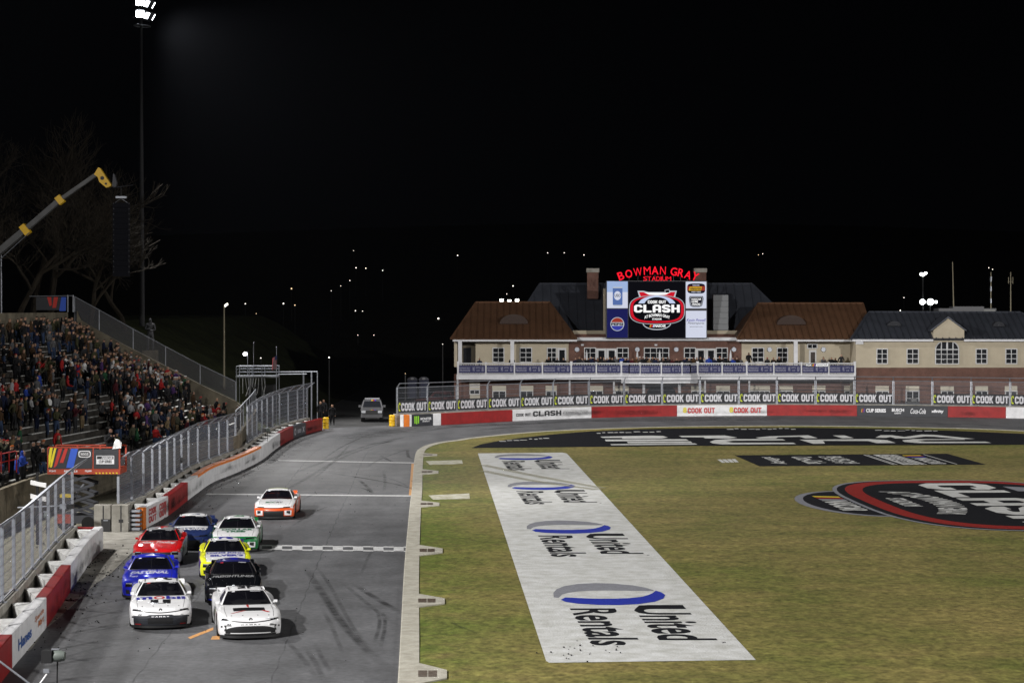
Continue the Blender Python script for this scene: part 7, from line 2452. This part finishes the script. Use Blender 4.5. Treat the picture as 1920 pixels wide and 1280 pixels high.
# lamp posts and distant lights
E_DOT = glow('distant lamp', (1.0, .95, .82), 3.5); E_DOTW = glow('distant warm lamp', (1.0, .72, .40), 2.5)
M_PD = mat('dark pole', (.01, .01, .01), .8)
LPST = thing('lamp_post', 'tall lamp post with angled head beyond the stand', 'street lamp')
p = V(420, 700, 185); q = V(420, 572, 185); mb = MB(); mb.tube((p.x, p.y, 0), q, .11, .07, 8); mb.build('pole', M_POLE, LPST)
mb = MB(); mb.prism([V(419, 573, 185), V(426, 568, 185), V(427, 571, 185), V(420.5, 576, 185)], (0, .3, 0)); mb.build('lamp_head', E_DOT, LPST)
DOTS = [(334, 607, 2.2, 0), (401, 610, 2, 0), (419, 608, 1.8, 0), (460, 569.5, 2, 0), (480.5, 588, 1.2, 1), (493, 606, 1.1, 0), (546.5, 541, 2.2, 1), (531.5, 569, 2.4, 0), (553, 572, 1.8, 1), (566, 604.5, 2.8, 0), (489, 671, 1.8, 0), (617, 670, 2.6, 0), (667.5, 502, 1.8, 0), (686, 503, 1.6, 0), (717.5, 507, 1.6, 0), (656, 526, 1.4, 0), (639, 536, 1.1, 0), (621, 545, 1.2, 0), (666.5, 582.5, 1.8, 0), (680, 583, 1.2, 0), (671, 628, 1.2, 0), (701, 628, 1.2, 0), (822, 597, 3.0, 0), (830, 645, 1.2, 0), (858, 479, 2.0, 0), (962, 536, 2.0, 0), (663, 470, 1.0, 0), (950, 551, 1.2, 0), (1027, 474, 1.4, 0), (1058, 474, 1.4, 0), (1095, 478, 1.6, 0), (1695, 558, 1.6, 0), (1688, 582, 2.0, 0), (1854, 502, 1.4, 0), (1861, 505, 1.4, 0), (760, 700, 1.0, 1), (1422, 478, 1.2, 1), (1430, 476, 1.2, 0)]
SIDES = ['left part', 'middle part', 'right part']
for q, (px, py, r, warm) in enumerate(DOTS):
    # find the distance at which a 7 m lamp stands on the rising land
    d = 330.0
    if py > 578: d = min(420, max(190.0, 3.4 * 3900 / (py - 578 + 1e-6)))
    else:
        for dd in range(340, 1480, 10):
            d = float(dd)
            if hz(X_(px, d), d) + 7 >= Z_(py, d): break
    c = V(px, py, d); rad = r * d / 3900 * .5
    t = thing('distant_street_lamp', 'far street lamp, %s of the dark hillside, %s from the left' % (SIDES[0 if px < 520 else 1 if px < 1000 else 2], ORD[sorted(DOTS).index((px, py, r, warm))]), 'street lamp', (c.x, c.y, 0), 0, 'far lights on the dark hillside')
    mb = MB(); mb.lathe([(0, -rad), (rad * .7, -rad * .7), (rad, 0), (rad * .7, rad * .7), (0, rad)], (0, 0, c.z), 'z', 8); mb.build('lamp_globe', E_DOTW if warm else E_DOT, t)
    mb = MB(); mb.tube((0, .02, max(-.5, hz(c.x, d) - .5 if d > 300 else -.03)), (0, .02, c.z - rad), .06, .05, 5); mb.build('pole', M_PD, t)
# floodlight clusters behind the right wing
for q, (pts, lab) in enumerate(((((1728, 514, .35), (1731.5, 515, .35), (1736, 512, .3)), 'high cluster of far floodlights above the right wing'), (((1730, 566, .62), (1745, 566, .75), (1755.5, 566, .32)), 'row of glaring floodlights just above the slate ridge'))):
    t = thing('far_floodlights', lab, 'floodlight')
    d = 290.0
    for px, py, s in pts:
        c = V(px, py, d); mb = MB(); mb.lathe([(0, -.02), (s * .6, 0), (s * .6, .3), (0, .35)], c, 'y', 10); mb.build('lamp', glow('far flood glare', (.95, 1, 1), 9), t)
    c = V(pts[1][0], pts[1][1], d); mb = MB(); mb.tube((c.x, c.y + .4, 0), (c.x, c.y + .4, c.z), .15, .1, 6); mb.build('pole', M_PD, t)

# ================================================================== GATE AREA
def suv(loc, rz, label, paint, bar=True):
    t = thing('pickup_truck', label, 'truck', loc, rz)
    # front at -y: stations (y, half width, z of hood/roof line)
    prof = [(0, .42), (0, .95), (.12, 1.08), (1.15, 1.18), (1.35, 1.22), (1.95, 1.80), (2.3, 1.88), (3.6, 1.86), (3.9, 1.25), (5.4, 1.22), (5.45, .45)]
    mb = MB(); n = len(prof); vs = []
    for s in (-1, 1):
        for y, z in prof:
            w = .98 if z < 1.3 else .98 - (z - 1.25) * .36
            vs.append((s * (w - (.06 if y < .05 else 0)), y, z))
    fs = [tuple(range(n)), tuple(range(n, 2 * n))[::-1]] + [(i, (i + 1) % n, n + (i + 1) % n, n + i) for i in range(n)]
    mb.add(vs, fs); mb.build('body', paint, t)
    wz = lambda u, v: (u * (.86 - .14 * v), 1.37 + .56 * v - .02, 1.27 + .50 * v)
    mb = MB(); mb.grid(wz, lin(-.95, .95, 5), [0, 1]); mb.build('windshield', M_PANE, t)
    for s in (-1, 1):
        mb = MB(); mb.quad((s * .975, 1.75, 1.28), (s * .975, 3.6, 1.28), (s * .80, 3.5, 1.74), (s * .80, 2.1, 1.74)); mb.build('side_window', M_PANE, t)
        mb = MB(); mb.box((s * .72, -.015, .90), (.36, .04, .17)); mb.build('headlight', M_CHROME, t)
        mb = MB(); mb.box((s * 1.09, 1.62, 1.33), (.2, .1, .2)); mb.build('mirror', paint, t)
    mb = MB(); mb.box((0, -.012, .86), (1.06, .05, .36)); mb.build('grille', M_BLACK, t)
    mb = MB(); mb.box((0, -.06, .52), (1.9, .16, .22)); mb.build('bumper', paint, t)
    for x in (-.82, .82):
        for y in (.95, 4.4):
            w = bpy.data.objects.new('wheel', None); COL.objects.link(w); w.parent = t; w.location = (x, y, .39); w.empty_display_size = .1
            mb = MB(); mb.lathe([(.22, -.14), (.37, -.14), (.39, -.1), (.39, .1), (.37, .14), (.22, .14)], axis='x', n=18); mb.build('tyre', M_RUBBER, w, 40)
            mb = MB(); mb.lathe([(0, -.12), (.22, -.12), (.22, .12), (0, .12)], axis='x', n=14); mb.build('rim', M_GALV, w, 40)
    if bar:
        mb = MB(); mb.box((0, 2.7, 1.96), (1.3, .3, .10)); mb.build('light_bar', mat('light bar', (.3, .3, .32), .3), t)
        for k, c_ in enumerate(((.7, .5, .02), (.5, .02, .03), (.05, .05, .5))):
            mb = MB(); mb.box((.0 + .14 * k, 1.93, 1.835), (.12, .05, .10)); mb.build('colour_bar', mat('sbar2 %d' % k, c_), t)
            mb = MB(); mb.box((.0 + .14 * k, .06, 1.035), (.12, .12, .08)); mb.build('colour_bar', mat('sbar2 %d' % k, c_), t)
    return t


suv(tuple(G(697, 791)), R(3), 'white pickup safety truck, colour darkened for dim light, parked in the gate opening', paint_mat('truck white dimmed', (.085, .085, .09)))  # white truck; the dim light at the gate is put into its darkened paint
suv((X_(775, 205), 205, 0), R(-80), 'dark pickup parked behind the far fence at its left end', paint_mat('dark red truck', (.05, .012, .012)), False)
for px, lab in ((611, 'yellow stacked drums at the end of the middle barrier'), (735, 'yellow stacked drums at the start of the far barrier')):
    c = G(px, 804 if px < 700 else 799); t = thing('crash_drums', lab, 'barrel', (c.x, c.y, 0), 0, 'yellow drums at the gate')
    for k in range(2):
        mb = MB(); mb.lathe([(.0, .0), (.20, 0), (.26, .06), (.23, .24), (.26, .42), (.20, .48), (0, .48)], (0, 0, .49 * k), 'z', 14); mb.build('drum', mat('drum yellow', (.75, .45, .01), .5), t, 40)
for px, py, jac, lab in ((623, 797, 'black', 'person in black standing alone in the gate opening'), (601, 790, 'black', 'person in dark clothes behind the red barrier end'), (607, 786, 'charcoal', 'person in charcoal behind the red barrier end, to the right')):
    c = G(px, py); person((c.x, c.y, 0), rq.uniform(-.3, .3), 'stand', 'bare', jac, 'black', 'black', lab, None, 1.03, rq)
for px, lab in ((773.5, 'blue portable toilet with domed roof, left of the pair'), (795, 'blue portable toilet with domed roof, right of the pair')):
    d = 232.0; c = V(px, 750, d); t = thing('portable_toilet', lab, 'toilet', (c.x, c.y, 0), 0, 'portable toilets behind the far fence')
    M_PT = mat('toilet blue', (.05, .055, .12), .5)
    mb = MB(); mb.box((0, 0, 1.03), (1.08, 1.1, 2.06)); mb.build('cabin', M_PT, t)
    mb = MB(); mb.prism([(.58 * math.cos(a_), -.58, 2.05 + .34 * math.sin(a_)) for a_ in lin(0, math.pi, 11)], (0, 1.16, 0)); mb.build('dome_roof', mat('toilet roof', (.20, .20, .24), .5), t, 40)
    mb = MB(); mb.box((0, -.56, .98), (.72, .03, 1.8)); mb.build('door', mat('toilet door', (.09, .10, .2), .5), t)
    mb = MB(); mb.prism([(.2 * math.cos(a_), -.585, 2.18 + .12 * math.sin(a_)) for a_ in lin(0, 2 * math.pi, 11)[:-1]], (0, .01, 0)); mb.build('vent', M_PALE, t)
# track-side generator box in the open bay of the far fence
c, n_ = farpt(1711, 2.6); GB = thing('fence_gate_equipment', 'dark machine behind the open bay of the far fence', 'machine', (c.x, c.y, 0))
mb = MB(); mb.box((0, 0, .95), (1.2, .8, .7)); mb.build('casing', M_BLACK, GB)
for s in (-1, 1):
    mb = MB(); mb.tube((s * .62, 0, 0), (s * .62, 0, 2.4), .035, .035, 6); mb.build('frame_post', M_GALV, GB)
mb = MB(); mb.box((.1, -.1, 1.45), (.5, .4, .3)); mb.build('engine', mat('machine grey', (.12, .12, .12)), GB)

# ================================================================== WEAR: scuffs on the barriers, paving joints, rubber crumbs
def scuff(parent, pl, key, d0, d1, z0, z1, m):
    seg = clean_pl(cut(pl, d0, d1, key)); ns = normals(seg); n = len(seg)
    if n < 3: return
    vs = []; fd = []
    for i, (p, q) in enumerate(zip(seg, ns)):
        e = math.sin(math.pi * i / (n - 1))
        for z, f_ in ((z0, 0), (z0 + (z1 - z0) * .35, 1), (z0 + (z1 - z0) * .65, 1), (z1, 0)):
            vs.append((p.x - q.x * .006, p.y - q.y * .006, z)); fd.append(f_ * e)
    mb = MB(); mb.add(vs, [(4 * i + j, 4 * i + j + 1, 4 * i + j + 5, 4 * i + j + 4) for i in range(n - 1) for j in range(3)])
    o = mb.build('scuff_mark', m, parent); o.data.attributes.new('fade', 'FLOAT', 'POINT').data.foreach_set('value', fd)


rs = random.Random(12)
for k in range(26):
    d0 = rs.uniform(96, 166); scuff(MBAR, MID, keyY, d0, d0 + rs.uniform(2, 7), rs.uniform(.05, .35), rs.uniform(.4, .8), M_SKID if k % 6 == 0 else M_SKIDL)
for k in range(12):
    d0 = rs.uniform(56, 82); scuff(NB, NEAR, keyY, d0, d0 + rs.uniform(1.5, 4), rs.uniform(.05, .3), rs.uniform(.35, .75), M_SKIDL)
for k in range(18):
    x0 = rs.uniform(-8, 44); scuff(FB, FAR, keyX, x0, x0 + rs.uniform(2, 6), rs.uniform(.1, .35), rs.uniform(.4, .8), M_SKIDL)
# paving joints along the straight
for off in (3.4, 7.1):
    pts = [KPL[i] + KN[i] * off for i in range(0, len(KPL)) if 42 < KPL[i].y < 150 and KPL[i].x < 0]
    ns = normals(pts); vs = []; fd = []
    for i, (p, q) in enumerate(zip(pts, ns)):
        w_ = .035; j = .03 * math.sin(i * 1.7)
        for kk, f_ in ((-1, 0), (-.3, 1), (.3, 1), (1, 0)):
            vs.append((p.x + q.x * (w_ * kk + j), p.y + q.y * (w_ * kk + j), .003)); fd.append(f_)
    mb = MB(); mb.add(vs, [(4 * i + j, 4 * i + j + 1, 4 * i + j + 5, 4 * i + j + 4) for i in range(len(pts) - 1) for j in range(3)])
    o = mb.build('paving_joint', M_SKIDL, TRACK); o.data.attributes.new('fade', 'FLOAT', 'POINT').data.foreach_set('value', fd)
mb = MB()
for k in range(420):
    d0 = rs.uniform(60, 160); seg = cut(MID if d0 > 95 else NEAR, d0, d0 + .5, keyY)
    if not seg: continue
    p = seg[0]; s_ = rs.uniform(.01, .035); mb.box((p.x + abs(rs.gauss(.2, .8)), p.y, .014 + s_ / 2), (s_, s_ * 1.5, s_), 0, rs.uniform(0, 3))
for k in range(60):
    s_ = rs.uniform(.012, .03); mb.box((rs.uniform(-13, -4), rs.uniform(55, 140), s_ / 2 + .003), (s_, s_ * 1.4, s_), 0, rs.uniform(0, 3))
tag(mb.build('track_crumbs', M_RUBBER), 'scattered rubber crumbs along the foot of the barriers', 'debris', kind='stuff')
# ================================================================== NIGHT AIR
mb = MB(); mb.box((-20, 140, 24.5), (260, 330, 52))
hzb = mb.build('haze', None)
m = bpy.data.materials.new('night air'); m.use_nodes = True
nt = m.node_tree
nt.nodes.remove(nt.nodes['Principled BSDF'])
pv = nt.nodes.new('ShaderNodeVolumePrincipled')
pv.inputs['Density'].default_value = 0.000016
pv.inputs['Color'].default_value = (.8, .85, 1, 1)
pv.inputs['Anisotropy'].default_value = 0.6
nt.links.new(pv.outputs[0], nt.nodes['Material Output'].inputs['Volume'])
hzb.data.materials.clear(); hzb.data.materials.append(m)
tag(hzb, 'thin night air round the stadium', 'haze', kind='stuff')
